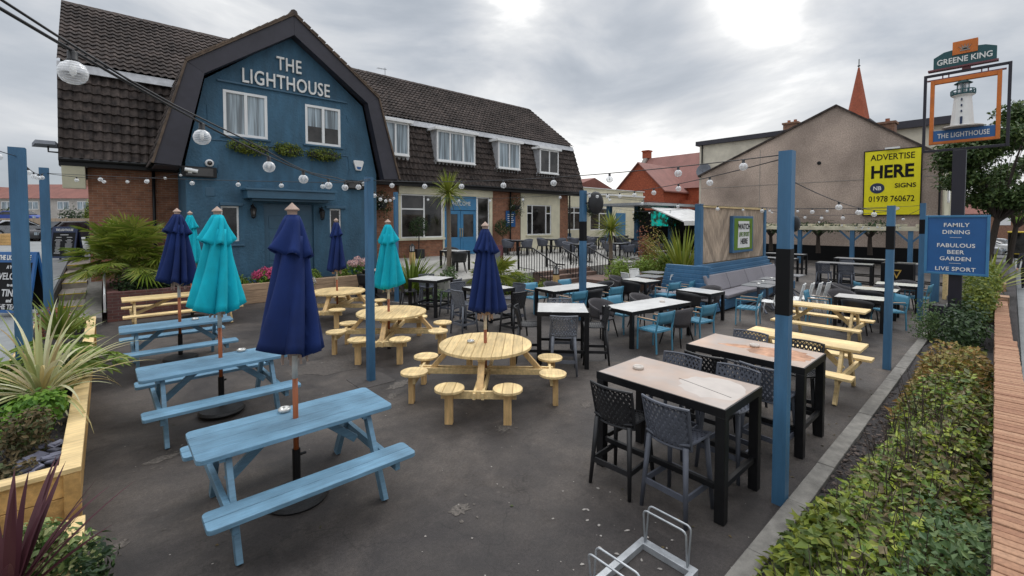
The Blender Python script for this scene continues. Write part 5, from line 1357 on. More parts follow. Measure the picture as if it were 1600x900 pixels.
for z in (4.98, 5.11, 5.24): lh.box(14.17, 14.215, .825, .85, z, z + .045)
lh.box(14.15, 14.18, .815, .855, 4.72, 4.88); part(lh, 'lighthouse_window', 'sign_navy', sg, world=True)
lh = M(); lh.lathe([(.30, 4.645), (.34, 4.66), (.30, 4.69), (.2, 4.705)], 14, lx, ly, rf=lambda t, i: 1 + .12 * math.sin(3 * t + 1) + .06 * math.sin(7 * t)); part(lh, 'rock_base', 'stone_grey', sg, world=True)
fs_ = thing('street_sign', 'square blue board on the black post listing dining, beer garden and sport', 'sign', (14.22, .85, 1.37))
m = M(); m.box(14.16, 14.22, .35, 1.35, 1.37, 2.67); part(m, 'board', 'sign_blue', fs_, world=True)
m = M()
for a in ((.33, .38, 1.35, 2.69), (1.32, 1.37, 1.35, 2.69), (.38, 1.32, 1.35, 1.40), (.38, 1.32, 2.64, 2.69)): m.box(14.135, 14.235, *a)
part(m, 'frame', 'door_blue', fs_, world=True, bevel=.006)
for s, z, k in (('FAMILY', 2.43, 1), ('DINING', 2.27, 1), ('FABULOUS', 1.97, 1), ('BEER', 1.82, 1), ('GARDEN', 1.67, 1), ('LIVE SPORT', 1.44, 1)):
    lettering(fs_, s, .122, (14.155, .855, z), 'w', 'letter_white', 'lettering', .002, 1.0, .002, spacing=1.06)
m = M(); m.box(14.152, 14.16, .76, .95, 2.185, 2.192); m.box(14.152, 14.16, .76, .95, 1.605, 1.612); part(m, 'rule_line', 'letter_white', fs_, world=True)
# A-boards
def aboard(name, label, loc, rz, w_, h, mat_f, mat_p, lean=.16):
    t = thing(name, label, 'A-board', loc, rz)
    for s, nm in ((-1, 'front'), (1, 'back')):
        R_ = Matrix.Translation((0, s * h * lean, 0)) @ Matrix.Rotation(rad(s * math.degrees(math.atan(lean))), 4, 'X')
        m = M(); m.box(-w_ / 2, -w_ / 2 + .06, -.02, .02, 0, h); m.box(w_ / 2 - .06, w_ / 2, -.02, .02, 0, h); m.box(-w_ / 2 + .06, w_ / 2 - .06, -.02, .02, .08, .14); m.box(-w_ / 2 + .06, w_ / 2 - .06, -.02, .02, h - .22, h)
        m.xf(R_); part(m, 'board_frame', mat_f, t, bevel=.004)
        m = M(); m.box(-w_ / 2 + .06, w_ / 2 - .06, -.012, .012, .14, h - .22); m.xf(R_); part(m, 'panel', mat_p, t)
    return t
def atext(t, s, size, z, h, loc, rz, mat='letter_white', xs=.8, lean=.16, dx=0, bold=.004):
    a = rad(rz); zz_ = z * math.cos(math.atan(lean)); dy = -h * lean + z * math.sin(math.atan(lean)) - .03
    p = Vector((dx, dy, zz_)); p = Matrix.Rotation(a, 4, 'Z') @ p + Vector(loc)
    lettering(t, s, size, p, rz, mat, 'lettering', .002, xs, bold, tilt=-math.degrees(math.atan(lean)))
L1_ = (-1.36, 13.7, .62); t = aboard('welcome_board', 'blue framed A-board with chalked welcome message behind the path post', L1_, TH - 90 - 4, .92, 1.32, 'sign_blue', 'sign_black')
atext(t, 'THE LIGHTHOUSE', .135, 1.16, 1.32, L1_, TH - 94, xs=.66)
for s, size, z in (('A WARM', .09, .98), ('WELCOME', .19, .76), ('to our', .08, .62), ('TINA', .2, .42), ('and', .1, .3), ('THE TEAM', .14, .16)): atext(t, s, size, z, 1.32, L1_, TH - 94, 'chalk_white', .8)
L2_ = (-1.10, 23.6, 1.12); t = aboard('menu_board', 'dark A-board with a printed menu standing at the top of the path', L2_, TH - 90, .95, 1.25, 'sign_navy', 'sign_black')
atext(t, 'THE LIGHTHOUSE', .12, 1.09, 1.25, L2_, TH - 90, xs=.66, bold=.002)
m = M()
for z, wd_ in ((.93, .3), (.84, .0)):
    if wd_: m.box(-wd_ / 2, wd_ / 2, -.016, -.012, z, z + .025)
for dx in (-.2, .2):
    m.box(dx - .1, dx + .1, -.016, -.012, .84, .86)
    for k in range(14):
        q = random.uniform(.07, .14); m.box(dx - q, dx + q, -.016, -.012, .24 + k * .04, .252 + k * .04)
m.xf(Matrix.Translation((0, -1.25 * .16, 0)) @ Matrix.Rotation(-math.atan(.16), 4, 'X')); part(m, 'menu_lines', 'chalk_white', t)
t = aboard('menu_board', 'red framed A-board standing on the terrace beside the stair rail', (11.2, 13.4, .6), -65, .6, 1.05, 'plum_metal', 'grey_plastic')

# ------------------------------------------------------------------ furniture: one builder per kind
def plank_outline(x0, x1, y0, y1, r0=0, r1=0, n=4):
    """plank with its corners rounded towards -y (r0) or +y (r1)"""
    pts = []
    def cor(cx, cy, a0, r):
        for k in range(n + 1):
            a = rad(a0 + 90 * k / n); pts.append((cx + r * math.cos(a), cy + r * math.sin(a)))
    if r0: cor(x0 + r0, y0 + r0, 180, r0); cor(x1 - r0, y0 + r0, 270, r0)
    else: pts += [(x0, y0), (x1, y0)]
    if r1: cor(x1 - r1, y1 - r1, 0, r1); cor(x0 + r1, y1 - r1, 90, r1)
    else: pts += [(x1, y1), (x0, y1)]
    return pts
def picnic_table(name, mat, ln, wd, bench_w, bench_y, planks, bplanks, rnd=.05, hole=False, leg=(.085, .045)):
    """table along x, origin on the ground under its middle"""
    def make():
        t = thing(name, '', 'picnic table')
        m = M(); pw = wd / planks
        for k in range(planks):
            y0 = -wd / 2 + k * pw
            m.prism(plank_outline(-ln / 2, ln / 2, y0 + .003, y0 + pw - .003, rnd if k == 0 else 0, rnd if k == planks - 1 else 0), 'z', .712, .75 + random.uniform(-.0015, .0015))
        part(m, 'tabletop', mat, t, bevel=.005)
        for s in (-1, 1):
            m = M(); pw = bench_w / bplanks
            for k in range(bplanks):
                y0 = s * bench_y - bench_w / 2 + k * pw
                m.prism(plank_outline(-ln / 2 + .0, ln / 2 - .0, y0 + .003, y0 + pw - .003, rnd * .8 if k == 0 else 0, rnd * .8 if k == bplanks - 1 else 0), 'z', .412, .45)
            part(m, 'bench', mat, t, bevel=.005)
        for sx in (-1, 1):
            xe = sx * (ln / 2 - .22)
            for sy in (-1, 1):
                m = M(); m.bar((xe, sy * .66 * bench_y * 1.36, 0.0), (xe, sy * .19, .712), leg[1], leg[0], up=(0, 1, 0)); part(m, 'leg', mat, t, bevel=.004)
            m = M(); m.bar((xe + sx * .047, -bench_y - bench_w * .38, .372), (xe + sx * .047, bench_y + bench_w * .38, .372), .045, .08, up=(0, 0, 1)); part(m, 'crossbeam', mat, t, bevel=.004)
            m = M(); m.box(xe - .068, xe - .024, -wd / 2 + .05, wd / 2 - .05, .668, .711); part(m, 'top_batten', mat, t, bevel=.004)
            m = M(); m.bar((xe - sx * .03, 0, .38), (sx * .18, 0, .70), .045, .07); part(m, 'brace', mat, t, bevel=.004)
        return t
    return Kind(make)
bpic = picnic_table('picnic_table', 'picnic_blue', 1.6, .66, .27, .64, 4, 2)
gp = 'blue picnic tables in a row'
bpic((1.26, 4.36, 0), 0, 'front blue picnic table, nearest the camera, with a navy parasol through it', gp)
bpic((1.03, 6.86, 0), .5, 'middle blue picnic table with the large turquoise parasol through it', gp)
bpic((.92, 9.92, 0), -.5, 'rear blue picnic table with a navy parasol, before the pale table by the brick planter', gp)
ppic = picnic_table('picnic_table', 'pale_timber', 1.55, .56, .24, .63, 2, 1, .01)
ppic((8.02, 2.15, 0), 90, 'pale pine picnic table by the kerb just behind the stained bar tables', 'pale pine picnic tables by the kerb')
ppic((11.35, 2.68, 0), 90, 'second pale pine picnic table, further along the kerb before the white tables', 'pale pine picnic tables by the kerb')
lpic = picnic_table('picnic_table', 'pale_timber', 2.3, .70, .26, .72, 2, 1, .01)
lpic((1.38, 13.75, 0), 0, 'long pale pine picnic table in front of the brick planter with the fan palm')
wpic = picnic_table('picnic_table', 'grey_timber', 1.8, .7, .26, .68, 3, 1, .01)
wpic((18.7, 11.2, .0), 0, 'weathered pale grey picnic table beside the terrace steps, left of its twin', 'weathered grey picnic tables')
wpic((20.6, 12.2, .3), 0, 'weathered pale grey picnic table behind its twin near the red-leaved shrub', 'weathered grey picnic tables')

def disc_planks(m, r, z0, z1, n, gap=.004):
    pw = 2 * r / n
    for k in range(n):
        y0 = -r + k * pw + gap / 2; y1 = -r + (k + 1) * pw - gap / 2; pts = []
        q = 10
        def xh(y): return math.sqrt(max(0, r * r - y * y))
        for i in range(q + 1):
            y = y0 + (y1 - y0) * i / q; pts.append((xh(y) + .0005, y))
        for i in range(q, -1, -1):
            y = y0 + (y1 - y0) * i / q; pts.append((-xh(y) - .0005, y))
        m.prism(pts, 'z', z0, z1 + random.uniform(-.0012, .0012))
def round_table():
    t = thing('round_picnic_table', '', 'picnic table')
    m = M(); disc_planks(m, .68, .708, .75, 10); part(m, 'tabletop', 'pale_timber', t, bevel=.005)
    m = M()
    for a in range(2):                                         # paired cross beams
        Rm = Matrix.Rotation(a * PI / 2, 4, 'Z')
        for s in (-.055, .055):
            b = len(m.v); m.box(-1.0, 1.0, s - .019, s + .019, .30 + a * .0, .385); m.xf(Rm @ Matrix.Translation((0, 0, a * .012)), b)
    part(m, 'crossbeam', 'pale_timber', t, bevel=.004)
    m = M(); m.box(-.6, .6, -.05, .05, .655, .706); m.box(-.05, .05, -.6, .6, .652, .703); part(m, 'top_batten', 'pale_timber', t, bevel=.004)
    for a in range(4):
        Rm = Matrix.Rotation(a * PI / 2, 4, 'Z')
        m = M(); m.bar((.50, 0, .705), (.86, 0, .30), .07, .09, up=(0, 1, 0)); m.xf(Rm); part(m, 'slanted_leg', 'pale_timber_cut', t, bevel=.005)
        m = M(); m.box(.93, .97, -.48, .48, .30, .40); m.xf(Rm); part(m, 'seat_beam', 'pale_timber', t, bevel=.004)
        for s in (-1, 1):
            m = M(); disc_planks(m, .19, .415, .45, 3); m.xf(Rm @ Matrix.Translation((.97, s * .37, 0)) @ Matrix.Rotation(PI / 2 * 0, 4, 'Z')); st = part(m, 'seat', 'pale_timber', t, bevel=.006)
            m = M(); m.box(.972, 1.045, s * .37 - .05, s * .37 + .05, 0, .412); m.xf(Rm); part(m, 'seat_leg', 'pale_timber_cut', t, bevel=.005)
    return t
rt_ = Kind(round_table)
gp = 'round eight-seat picnic tables'
rt_((4.13, 5.17, 0), 46, 'front round pine picnic table with eight stool seats and a navy parasol', gp)
rt_((4.22, 8.29, 0), 50, 'middle round pine picnic table behind the blue post, with a turquoise parasol', gp)
rt_((4.46, 11.74, 0), 47, 'rear round pine picnic table nearest the blue gable, with a slim navy parasol', gp)

# closed parasols
def parasol_make(cloth, seed, lean=0.0, slim=1.0, h=2.68):
    def make():
        rn = random.Random(seed)
        t = thing('closed_parasol', '', 'parasol')
        m = M(); m.lathe([(.26, 0), (.27, .02), (.25, .05), (.06, .085), (.001, .086)], 28); part(m, 'base', 'umbrella_base', t, smooth=False)
        m = M(); m.tube([(0, 0, .06), (0, 0, .46)], .035, 10); m.tube([(.03, 0, .40), (.085, 0, .40)], .012, 6); part(m, 'base_tube', 'black_metal', t, smooth=False)
        m = M(); m.tube([(0, 0, .4), (0, 0, 1.12)], .024, 12); part(m, 'pole', 'pole_wood', t, smooth=True)
        m = M(); m.tube([(0, 0, 1.12), (0, 0, 1.5)], .0245, 12); part(m, 'ferrule', 'pole_white', t, smooth=True)
        ph = [rn.uniform(0, 6.28) for _ in range(6)]; am = [rn.uniform(.6, 1.2) for _ in range(6)]
        nf = 8
        fa = [rn.uniform(.35, 1.35) for _ in range(nf)]
        def pleat(t_, k):                                  # k: 0 at the top, 1 at the hem
            u = (t_ + ph[0] + .22 * math.sin(t_ + ph[1]) + k * .55) / (2 * PI) * nf
            i = math.floor(u); q = u - i                   # one fold of cloth: bulge between two sharp creases
            A = fa[i % nf] * (1 - q) + fa[(i + 1) % nf] * q
            f = (max(0, math.sin(PI * q)) ** .6 - .62) * A + .20 * math.sin(2 * PI * q)
            return 1 + (.07 + .78 * k) * f + .15 * k * am[1] * math.cos(2 * t_ + ph[2]) + .10 * k * am[2] * math.cos(3 * t_ + ph[3] + k)
        def tier(z0, z1, r0, r1, mid, sway, rows=14, n=120):
            m = M(); vs = []
            for i in range(rows + 1):
                k = i / rows; z = z0 + (z1 - z0) * k; r = r0 + (r1 - r0) * (k ** mid)
                for j in range(n):
                    a = 2 * PI * j / n; rr = r * pleat(a, k ** .7); lift = .09 * k * (pleat(a, 1) - 1) + .03 * k * math.cos(a + ph[4])
                    vs.append((rr * math.cos(a) * slim + sway * k, rr * math.sin(a) * slim, z + lift * (1 if i == rows else k)))
            fs = [(i * n + j, i * n + (j + 1) % n, (i + 1) * n + (j + 1) % n, (i + 1) * n + j) for i in range(rows) for j in range(n)]
            m.add(vs, fs); return m
        m = tier(2.42, 1.38, .095, .205, 1.0, lean);
        o = part(m, 'canopy', cloth, t, smooth=True, recalc=False)
        so = o.modifiers.new('thickness', 'SOLIDIFY'); so.thickness = .006
        m = tier(2.60, 2.24, .05, .138, .8, lean * .3, 8)
        m.lathe([(.06, 2.60), (.035, 2.615), (.001, 2.617)], 20, caps=False)
        o = part(m, 'vent_canopy', cloth, t, smooth=True, recalc=False)
        so = o.modifiers.new('thickness', 'SOLIDIFY'); so.thickness = .006
        m = M()
        for k in range(8): a = 2 * PI * k / 8 + .2; m.bar((.03 * math.cos(a), .03 * math.sin(a), 2.45), (.11 * math.cos(a), .11 * math.sin(a), 1.27), .016)
        m.lathe([(.05, 1.42), (.06, 1.38), (.05, 1.34), (.026, 1.33)], 12); part(m, 'ribs', 'finial_wood', t)
        m = M(); m.lathe([(.04, 2.60), (.045, 2.645), (.062, 2.65), (.062, 2.66), (.001, 2.72)], 12); part(m, 'finial', 'finial_wood', t, smooth=False)
        return t
    return make
def parasol(cloth, seed, loc, rz, label, lean=0, slim=1, group=None):
    t = parasol_make(cloth, seed, lean, slim)(); t.location = loc; t.rotation_euler = (0, 0, rad(rz)); t['label'] = label; t['group'] = group or 'closed parasols'
parasol('navy_cloth', 1, (1.255, 4.36, .0), 0, 'closed navy parasol through the front blue picnic table', -.01, 1.06)
parasol('turquoise_cloth', 2, (1.09, 6.98, 0.03), 40, 'closed turquoise parasol through the middle blue picnic table', -.03, 1.12)
parasol('navy_cloth', 3, (.95, 9.98, .07), 80, 'closed navy parasol through the rear blue picnic table, before the fan palm', 0, 1.1)
parasol('turquoise_cloth', 4, (1.58, 13.85, .1), 10, 'turquoise parasol on the long pale table, almost hidden behind a navy one', 0, 1)
parasol('navy_cloth', 5, (4.15, 5.2, -.17), 120, 'closed navy parasol through the front round pine table', -.02, 1.0)
parasol('turquoise_cloth', 6, (4.17, 8.32, -.12), 30, 'closed turquoise parasol through the middle round pine table', 0, 1.05)
parasol('navy_cloth', 7, (4.44, 11.74, -.08), 200, 'closed slim navy parasol through the rear round table, before the blue door', 0, .98)

# tables with four legs
def table_make(name, cat, lx, ly, h, topmat, leg, rails):
    def make():
        t = thing(name, '', cat)
        m = M(); m.box(-lx / 2 + .015, lx / 2 - .015, -ly / 2 + .015, ly / 2 - .015, h - .012, h); part(m, 'tabletop', topmat, t, bevel=.003)
        m = M()
        for a in ((-lx / 2, lx / 2, -ly / 2, -ly / 2 + .03), (-lx / 2, lx / 2, ly / 2 - .03, ly / 2), (-lx / 2, -lx / 2 + .03, -ly / 2 + .03, ly / 2 - .03), (lx / 2 - .03, lx / 2, -ly / 2 + .03, ly / 2 - .03)): m.box(*a, h - .075, h - .0125)
        for a in ((-lx / 2, lx / 2, -ly / 2, -ly / 2 + .0148), (-lx / 2, lx / 2, ly / 2 - .0148, ly / 2), (-lx / 2, -lx / 2 + .0148, -ly / 2 + .015, ly / 2 - .015), (lx / 2 - .0148, lx / 2, -ly / 2 + .015, ly / 2 - .015)): m.box(*a, h - .0125, h - .001)
        part(m, 'apron', 'black_metal', t)
        for sx in (-1, 1):
            for sy in (-1, 1):
                m = M(); x = sx * (lx / 2 - leg / 2 - .002); y = sy * (ly / 2 - leg / 2 - .002); m.box(x - leg / 2, x + leg / 2, y - leg / 2, y + leg / 2, 0, h - .076); part(m, 'leg', 'black_metal', t, bevel=.006)
        if rails:
            m = M(); z = .27; k = leg
            for s in (-1, 1):
                m.box(-lx / 2 + k, lx / 2 - k, s * (ly / 2 - k * .55) - .02, s * (ly / 2 - k * .55) + .02, z, z + .05)
                m.box(s * (lx / 2 - k * .55) - .02, s * (lx / 2 - k * .55) + .02, -ly / 2 + k, ly / 2 - k, z + .0, z + .05)
            part(m, 'stretcher', 'black_metal', t, bevel=.004)
        return t
    return make
barT = Kind(table_make('bar_table', 'bar table', 1.32, .82, .99, 'rust_top', .085, True))
b1 = barT((4.18, 2.21, 0), 90, 'nearest tall black bar table with a scuffed pinkish top', 'stained tall bar tables')
b2 = barT((5.89, 2.10, 0), 90, 'second tall black bar table behind the nearest one, top stained rusty', 'stained tall bar tables')
m = M(); pts = [(x, y, .9905) for x, y, z in blob(-.36, -.02, .29, .30, 0, 30, 0, .10)]; pts = [(max(x, -.63), max(-.38, min(.38, y)), z) for x, y, z in pts]; m.poly(pts); part(m, 'worn_patch', 'pale_wear', b1, recalc=False)
m = M(); m.bar((-.58, .10, .9908), (-.02, -.03, .9908), .007, .001); part(m, 'crack', 'sign_black', b1)
m = M(); m.poly(blob(-.30, .0, .34, .24, .9905, 34, .1, .16)); m.poly(blob(.16, .02, .2, .08, .9908, 24, .3, .3)); part(m, 'rust_patch', 'rust_stain', b2, recalc=False)
barW = Kind(table_make('bar_table', 'bar table', .9, .9, .99, 'table_white', .075, True))
barW((6.13, 5.45, 0), 44, 'square white-topped bar table behind the front round pine table', 'white square bar tables')
barW((6.64, 10.7, 0), 24, 'white-topped bar table nearest the spiky plant bed', 'white square bar tables')
barW((6.73, 8.31, 0), 0, 'white-topped bar table partly hidden behind the navy parasol of the front round table', 'white square bar tables')
dinT = Kind(table_make('dining_table', 'dining table', 2.0, .82, .75, 'table_white', .075, False))
gp = 'white dining tables'
dinT((8.77, 5.30, 0), -7, 'long white dining table with blue armchairs, nearest of the white tables', gp)
dinT((9.55, 8.12, 0), -7, 'long white dining table passing behind the loudspeaker post', gp)
dinS = Kind(table_make('dining_table', 'dining table', .72, .95, .75, 'table_white', .07, False))
dinS((11.49, 5.42, 0), -4, 'short white table between the long white table and the booth', gp)
dinS((12.25, 7.65, 0), -8, 'short white table before the wooden stair newel, behind the booth table', gp)
dinS((13.35, 2.40, 0), 4, 'white table just behind the far pale picnic table', gp)
dinS((15.25, 2.42, 0), 2, 'white table in the middle of the three along the far kerb', gp)
dinS((16.9, 2.2, 0), 5, 'white table furthest along the kerb, before the wicker-backed chair', gp)
dinS((10.0, 14.4, .68), 10, 'white table on the terrace behind the slim palm trunk', gp)
def ped_make():
    t = thing('pedestal_table', '', 'pedestal table')
    m = M(); m.prism(plank_outline(-.36, .36, -.36, .36, .03, .03), 'z', .725, .75); part(m, 'tabletop', 'table_grey', t, bevel=.004)
    m = M(); m.tube([(0, 0, .2), (0, 0, .724)], .038, 10); m.box(-.2, .2, -.2, .2, .71, .724); part(m, 'column', 'graphite_plastic', t)
    for k in range(4):
        a = PI / 4 + k * PI / 2; m = M(); m.bar((.02 * math.cos(a), .02 * math.sin(a), .30), (.44 * math.cos(a), .44 * math.sin(a), .015), .05, .03); part(m, 'foot', 'graphite_plastic', t, bevel=.004)
    return t
pedT = Kind(ped_make)
gp = 'grey pedestal tables along the booth'
pedT((13.75, 4.80, 0), 3, 'first grey pedestal table at the open end of the booth bench', gp)
pedT((14.62, 4.86, 0), -2, 'second grey pedestal table along the booth bench', gp)
pedT((15.65, 5.0, 0), 2, 'third grey pedestal table along the booth bench, behind the nearest kerb post', gp)
pedT((17.2, 5.0, 0), 0, 'last grey pedestal table at the far end of the booth bench', gp)
pedT((13.35, 8.0, 0), 5, 'grey pedestal table among white chairs at the end of the booth', gp)
pedT((14.5, 8.5, 0), 0, 'grey pedestal table before the yellow-green hedge behind the booth', gp)

# bar stool with a lattice back
def lattice(m, fn, nu, nv, bar_=.36, th=.006):
    """diamond lattice over a parametric sheet fn(u,v), u and v in 0..1"""
    for i in range(nu):
        for j in range(nv * 2 - 1):
            cu = (i + (.5 if j % 2 == 0 else 1.0)) / nu; cv = (j + 1) / (nv * 2)
            du = .5 / nu; dv = 1.0 / (nv * 2)
            if cu + du > 1.001: continue
            outer = [(cu - du, cv), (cu, cv - dv), (cu + du, cv), (cu, cv + dv)]; k = 1 - bar_
            inner = [(cu + (a - cu) * k, cv + (b - cv) * k) for a, b in outer]
            vs = []
            for (a, b) in outer + inner:
                p, n_ = fn(min(max(a, 0), 1), min(max(b, 0), 1)); vs.append(p + n_ * th)
            for (a, b) in outer + inner:
                p, n_ = fn(min(max(a, 0), 1), min(max(b, 0), 1)); vs.append(p - n_ * th)
            fs = []
            for q in range(4):
                q2 = (q + 1) % 4
                fs += [(q, q2, 4 + q2, 4 + q), (8 + q, 12 + q, 12 + q2, 8 + q2), (4 + q, 4 + q2, 12 + q2, 12 + q)]
            m.add(vs, fs)
def back_fn(u, v):
    w_ = .205 + .015 * v; a = (u - .5) * 2; x = -.185 - .085 * v + .055 * a * a; z = .63 + v * .37
    p = Vector((x, a * w_, z)); n_ = Vector((-1, -.25 * a * 2, -.2)).normalized(); return p, n_
def seat_fn(u, v):
    p = Vector((-.17 + v * .37, (u - .5) * 2 * .20, .655 + .03 * (abs(u - .5) * 2) ** 2 - .012 * math.sin(v * PI))); return p, Vector((0, 0, 1))
def stool_make(mat):
    def make():
        t = thing('bar_stool', '', 'bar stool')
        m = M(); lattice(m, seat_fn, 9, 5, .55)
        rim = [tuple(seat_fn(u, v)[0]) for u, v in [(0, k / 6) for k in range(7)] + [(k / 6, 1) for k in range(1, 7)] + [(1, 1 - k / 6) for k in range(1, 7)] + [(1 - k / 6, 0) for k in range(1, 6)]]
        m.tube(rim, .013, 6, closed=True); part(m, 'seat', mat, t, recalc=False)
        m = M(); lattice(m, back_fn, 9, 5, .46, .008)
        rim = [tuple(back_fn(0, k / 6)[0]) for k in range(7)] + [tuple(back_fn(k / 8, 1)[0]) for k in range(1, 9)] + [tuple(back_fn(1, 1 - k / 6)[0]) for k in range(1, 7)] + [tuple(back_fn(1 - k / 8, 0)[0]) for k in range(1, 8)]
        m.tube(rim, .014, 6, closed=True); part(m, 'backrest', mat, t, recalc=False)
        feet = {}
        for sx in (-1, 1):
            for sy in (-1, 1):
                m = M(); a = (sx * .225, sy * .215, 0); b = (sx * .17, sy * .175, .655); m.tube([a, b], [.018, .026], 8); part(m, 'leg', mat, t, smooth=True); feet[sx, sy] = Vector(a).lerp(Vector(b), .36)
        for p, q in (((-1, -1), (-1, 1)), ((1, -1), (1, 1)), ((-1, -1), (1, -1)), ((-1, 1), (1, 1))):
            m = M(); m.bar(feet[p], feet[q], .018, .05); part(m, 'footrest', mat, t)
        return t
    return make
SB = Kind(stool_make('black_plastic')); SG = Kind(stool_make('graphite_plastic')); SL = Kind(stool_make('grey_plastic'))
gs = 'lattice bar stools'
SB((3.70, 2.50, 0), 3, 'black lattice bar stool on the near side of the nearest stained bar table', gs)
SG((3.74, 1.95, 0), -3, 'slate grey lattice bar stool on the near side of the nearest stained bar table', gs)
SG((4.72, 2.52, 0), 182, 'grey lattice bar stool across the nearest stained table, left of the two backs showing', gs)
SG((4.73, 1.92, 0), 177, 'grey lattice bar stool across the nearest stained table, right of the two backs showing', gs)
SB((5.35, 2.38, 0), 2, 'black lattice bar stool between the two stained bar tables', gs)
SG((5.38, 1.75, 0), -4, 'slate grey lattice bar stool beside the nearest kerb post', gs)
SG((6.46, 2.42, 0), 180, 'grey lattice bar stool behind the rusty-topped bar table, left of the kerb post', gs)
SB((6.46, 1.76, 0), 184, 'black lattice bar stool behind the rusty-topped bar table, right of the kerb post', gs)
cxs, cys = 6.13, 5.45
for ang, K_, lab in ((224, SL, 'pale grey lattice bar stool in front of the square white bar table'), (44, SL, 'pale grey lattice bar stool on the far side of the square white bar table'), (134, SB, 'black lattice bar stool at the left of the square white bar table'), (-46, SB, 'black lattice bar stool at the right of the square white bar table')):
    d = .60; K_((cxs + d * math.cos(rad(ang)), cys + d * math.sin(rad(ang)), 0), ang + 180, lab, gs)
for ang, K_, lab in ((160, SB, 'black lattice bar stool left of the white bar table by the spiky plants'), (68, SG, 'grey lattice bar stool behind the white bar table by the spiky plants'), (-66, SG, 'grey lattice bar stool right of the white bar table by the spiky plants')):
    d = .62; K_((6.64 + d * math.cos(rad(ang)), 10.7 + d * math.sin(rad(ang)), 0), ang + 180, lab, gs)
SB((6.72, 7.42, 0), 93, 'black lattice bar stool right of the navy parasol of the front round table', gs)
SG((6.62, 9.22, 0), 268, 'grey lattice bar stool just left of the navy parasol of the front round table', gs)
SL((6.05, 8.35, 0), 2, 'pale grey lattice bar stool whose legs show under the front round table parasol', gs)
SG((7.42, 8.2, 0), 180, 'grey lattice bar stool on the far side of the white table behind the navy parasol', gs)

# bucket armchair of woven wicker
def wicker_make(mat, legm):
    def make():
        t = thing('bucket_armchair', '', 'armchair')
        m = M(); nv = 6; nu = 25; pts = []
        for i in range(nu):
            a = rad(-128 + 256 * i / (nu - 1)); q = abs(-128 + 256 * i / (nu - 1)) / 128.0
            top = .80 - .17 * (q ** 1.7)
            for j in range(nv):
                v = j / (nv - 1); z = .42 + (top - .42) * v; r = .235 + .065 * v
                pts.append((-r * math.cos(a) * 1.02 + .0, r * math.sin(a), z))
        m.grid(pts, nu, nv); o = part(m, 'shell', mat, t, smooth=True, recalc=False); s = o.modifiers.new('thickness', 'SOLIDIFY'); s.thickness = .022; s.offset = 0
        m = M(); m.lathe([(.001, .43), (.2, .425), (.25, .41), (.24, .385), (.001, .38)], 22, .02); part(m, 'seat', mat, t, smooth=True)
        for sx in (-1, 1):
            for sy in (-1, 1):
                m = M(); m.tube([(sx * .25, sy * .24, 0), (sx * .2, sy * .2, .22), (sx * .17, sy * .17, .39)], [.012, .016, .018], 7); part(m, 'leg', legm, t, smooth=True)
        return t
    return make
WG = Kind(wicker_make('wicker_grey', 'black_metal')); WB = Kind(wicker_make('black_plastic', 'black_metal'))
# blue metal armchair, slatted seat, wooden arms
def bluechair_make():
    t = thing('slatted_armchair', '', 'armchair')
    m = M()
    for k in range(5): m.box(-.21 + k * .088, -.21 + k * .088 + .075, -.23, .23, .425, .437)
    part(m, 'seat', 'chair_blue', t, bevel=.003)
    m = M(); m.box(-.22, .23, -.245, -.225, .40, .425); m.box(-.22, .23, .225, .245, .40, .425); m.box(-.22, -.2, -.225, .225, .40, .425); m.box(.21, .23, -.225, .225, .40, .425); part(m, 'seat_frame', 'chair_blue', t)
    m = M(); pts = []
    for i in range(9):
        y = -.225 + .45 * i / 8
        for j in range(4):
            z = .56 + .24 * j / 3; x = -.225 - .05 * j / 3 - .022 * (1 - (y / .225) ** 2); pts.append((x, y, z))
    m.grid(pts, 9, 4); o = part(m, 'backrest', 'chair_blue', t, smooth=True, recalc=False); s = o.modifiers.new('thickness', 'SOLIDIFY'); s.thickness = .012
    for sy in (-1, 1):
        y = sy * .245
        m = M(); m.bar((-.235, y, 0), (-.215, y, .42), .024); m.bar((-.215, y, .42), (-.28, y, .80), .024); part(m, 'rear_leg', 'chair_blue', t)
        m = M(); m.bar((.225, y, 0), (.22, y, .62), .024); m.bar((.232, y, .62), (-.23, y, .628), .024, .02); part(m, 'front_leg', 'chair_blue', t)
        m = M(); m.box(-.2, .22, y - .022, y + .022, .641, .655); part(m, 'armrest', 'arm_wood', t, bevel=.004)
    return t
BC = Kind(bluechair_make)
def whitechair_make():
    t = thing('net_chair', '', 'chair')
    def bf(u, v):
        a = (u - .5) * 2; return Vector((-.19 - .09 * v + .04 * a * a, a * .20, .46 + v * .42)), Vector((-1, 0, -.2)).normalized()
    def sf(u, v): return Vector((-.18 + v * .38, (u - .5) * .40, .445 - .012 * math.sin(v * PI))), Vector((0, 0, 1))
    m = M(); lattice(m, sf, 6, 4, .75, .007); rim = [tuple(sf(u, v)[0]) for u, v in [(0, 0), (0, .5), (0, 1), (.5, 1), (1, 1), (1, .5), (1, 0), (.5, 0)]]; m.tube(rim, .012, 5, closed=True); part(m, 'seat', 'white_plastic', t, recalc=False)
    m = M(); lattice(m, bf, 6, 4, .75, .007); rim = [tuple(bf(u, v)[0]) for u, v in [(0, 0), (0, .5), (0, 1), (.25, 1), (.5, 1), (.75, 1), (1, 1), (1, .5), (1, 0), (.5, 0)]]; m.tube(rim, .013, 5, closed=True); part(m, 'backrest', 'white_plastic', t, recalc=False)
    for sx in (-1, 1):
        for sy in (-1, 1):
            m = M(); m.tube([(sx * .24 - (.02 if sx < 0 else 0), sy * .21, 0), (sx * .18, sy * .19, .44)], [.012, .018], 7); part(m, 'leg', 'white_plastic', t, smooth=True)
    return t
WH = Kind(whitechair_make)
ga = 'armchairs round the white tables'
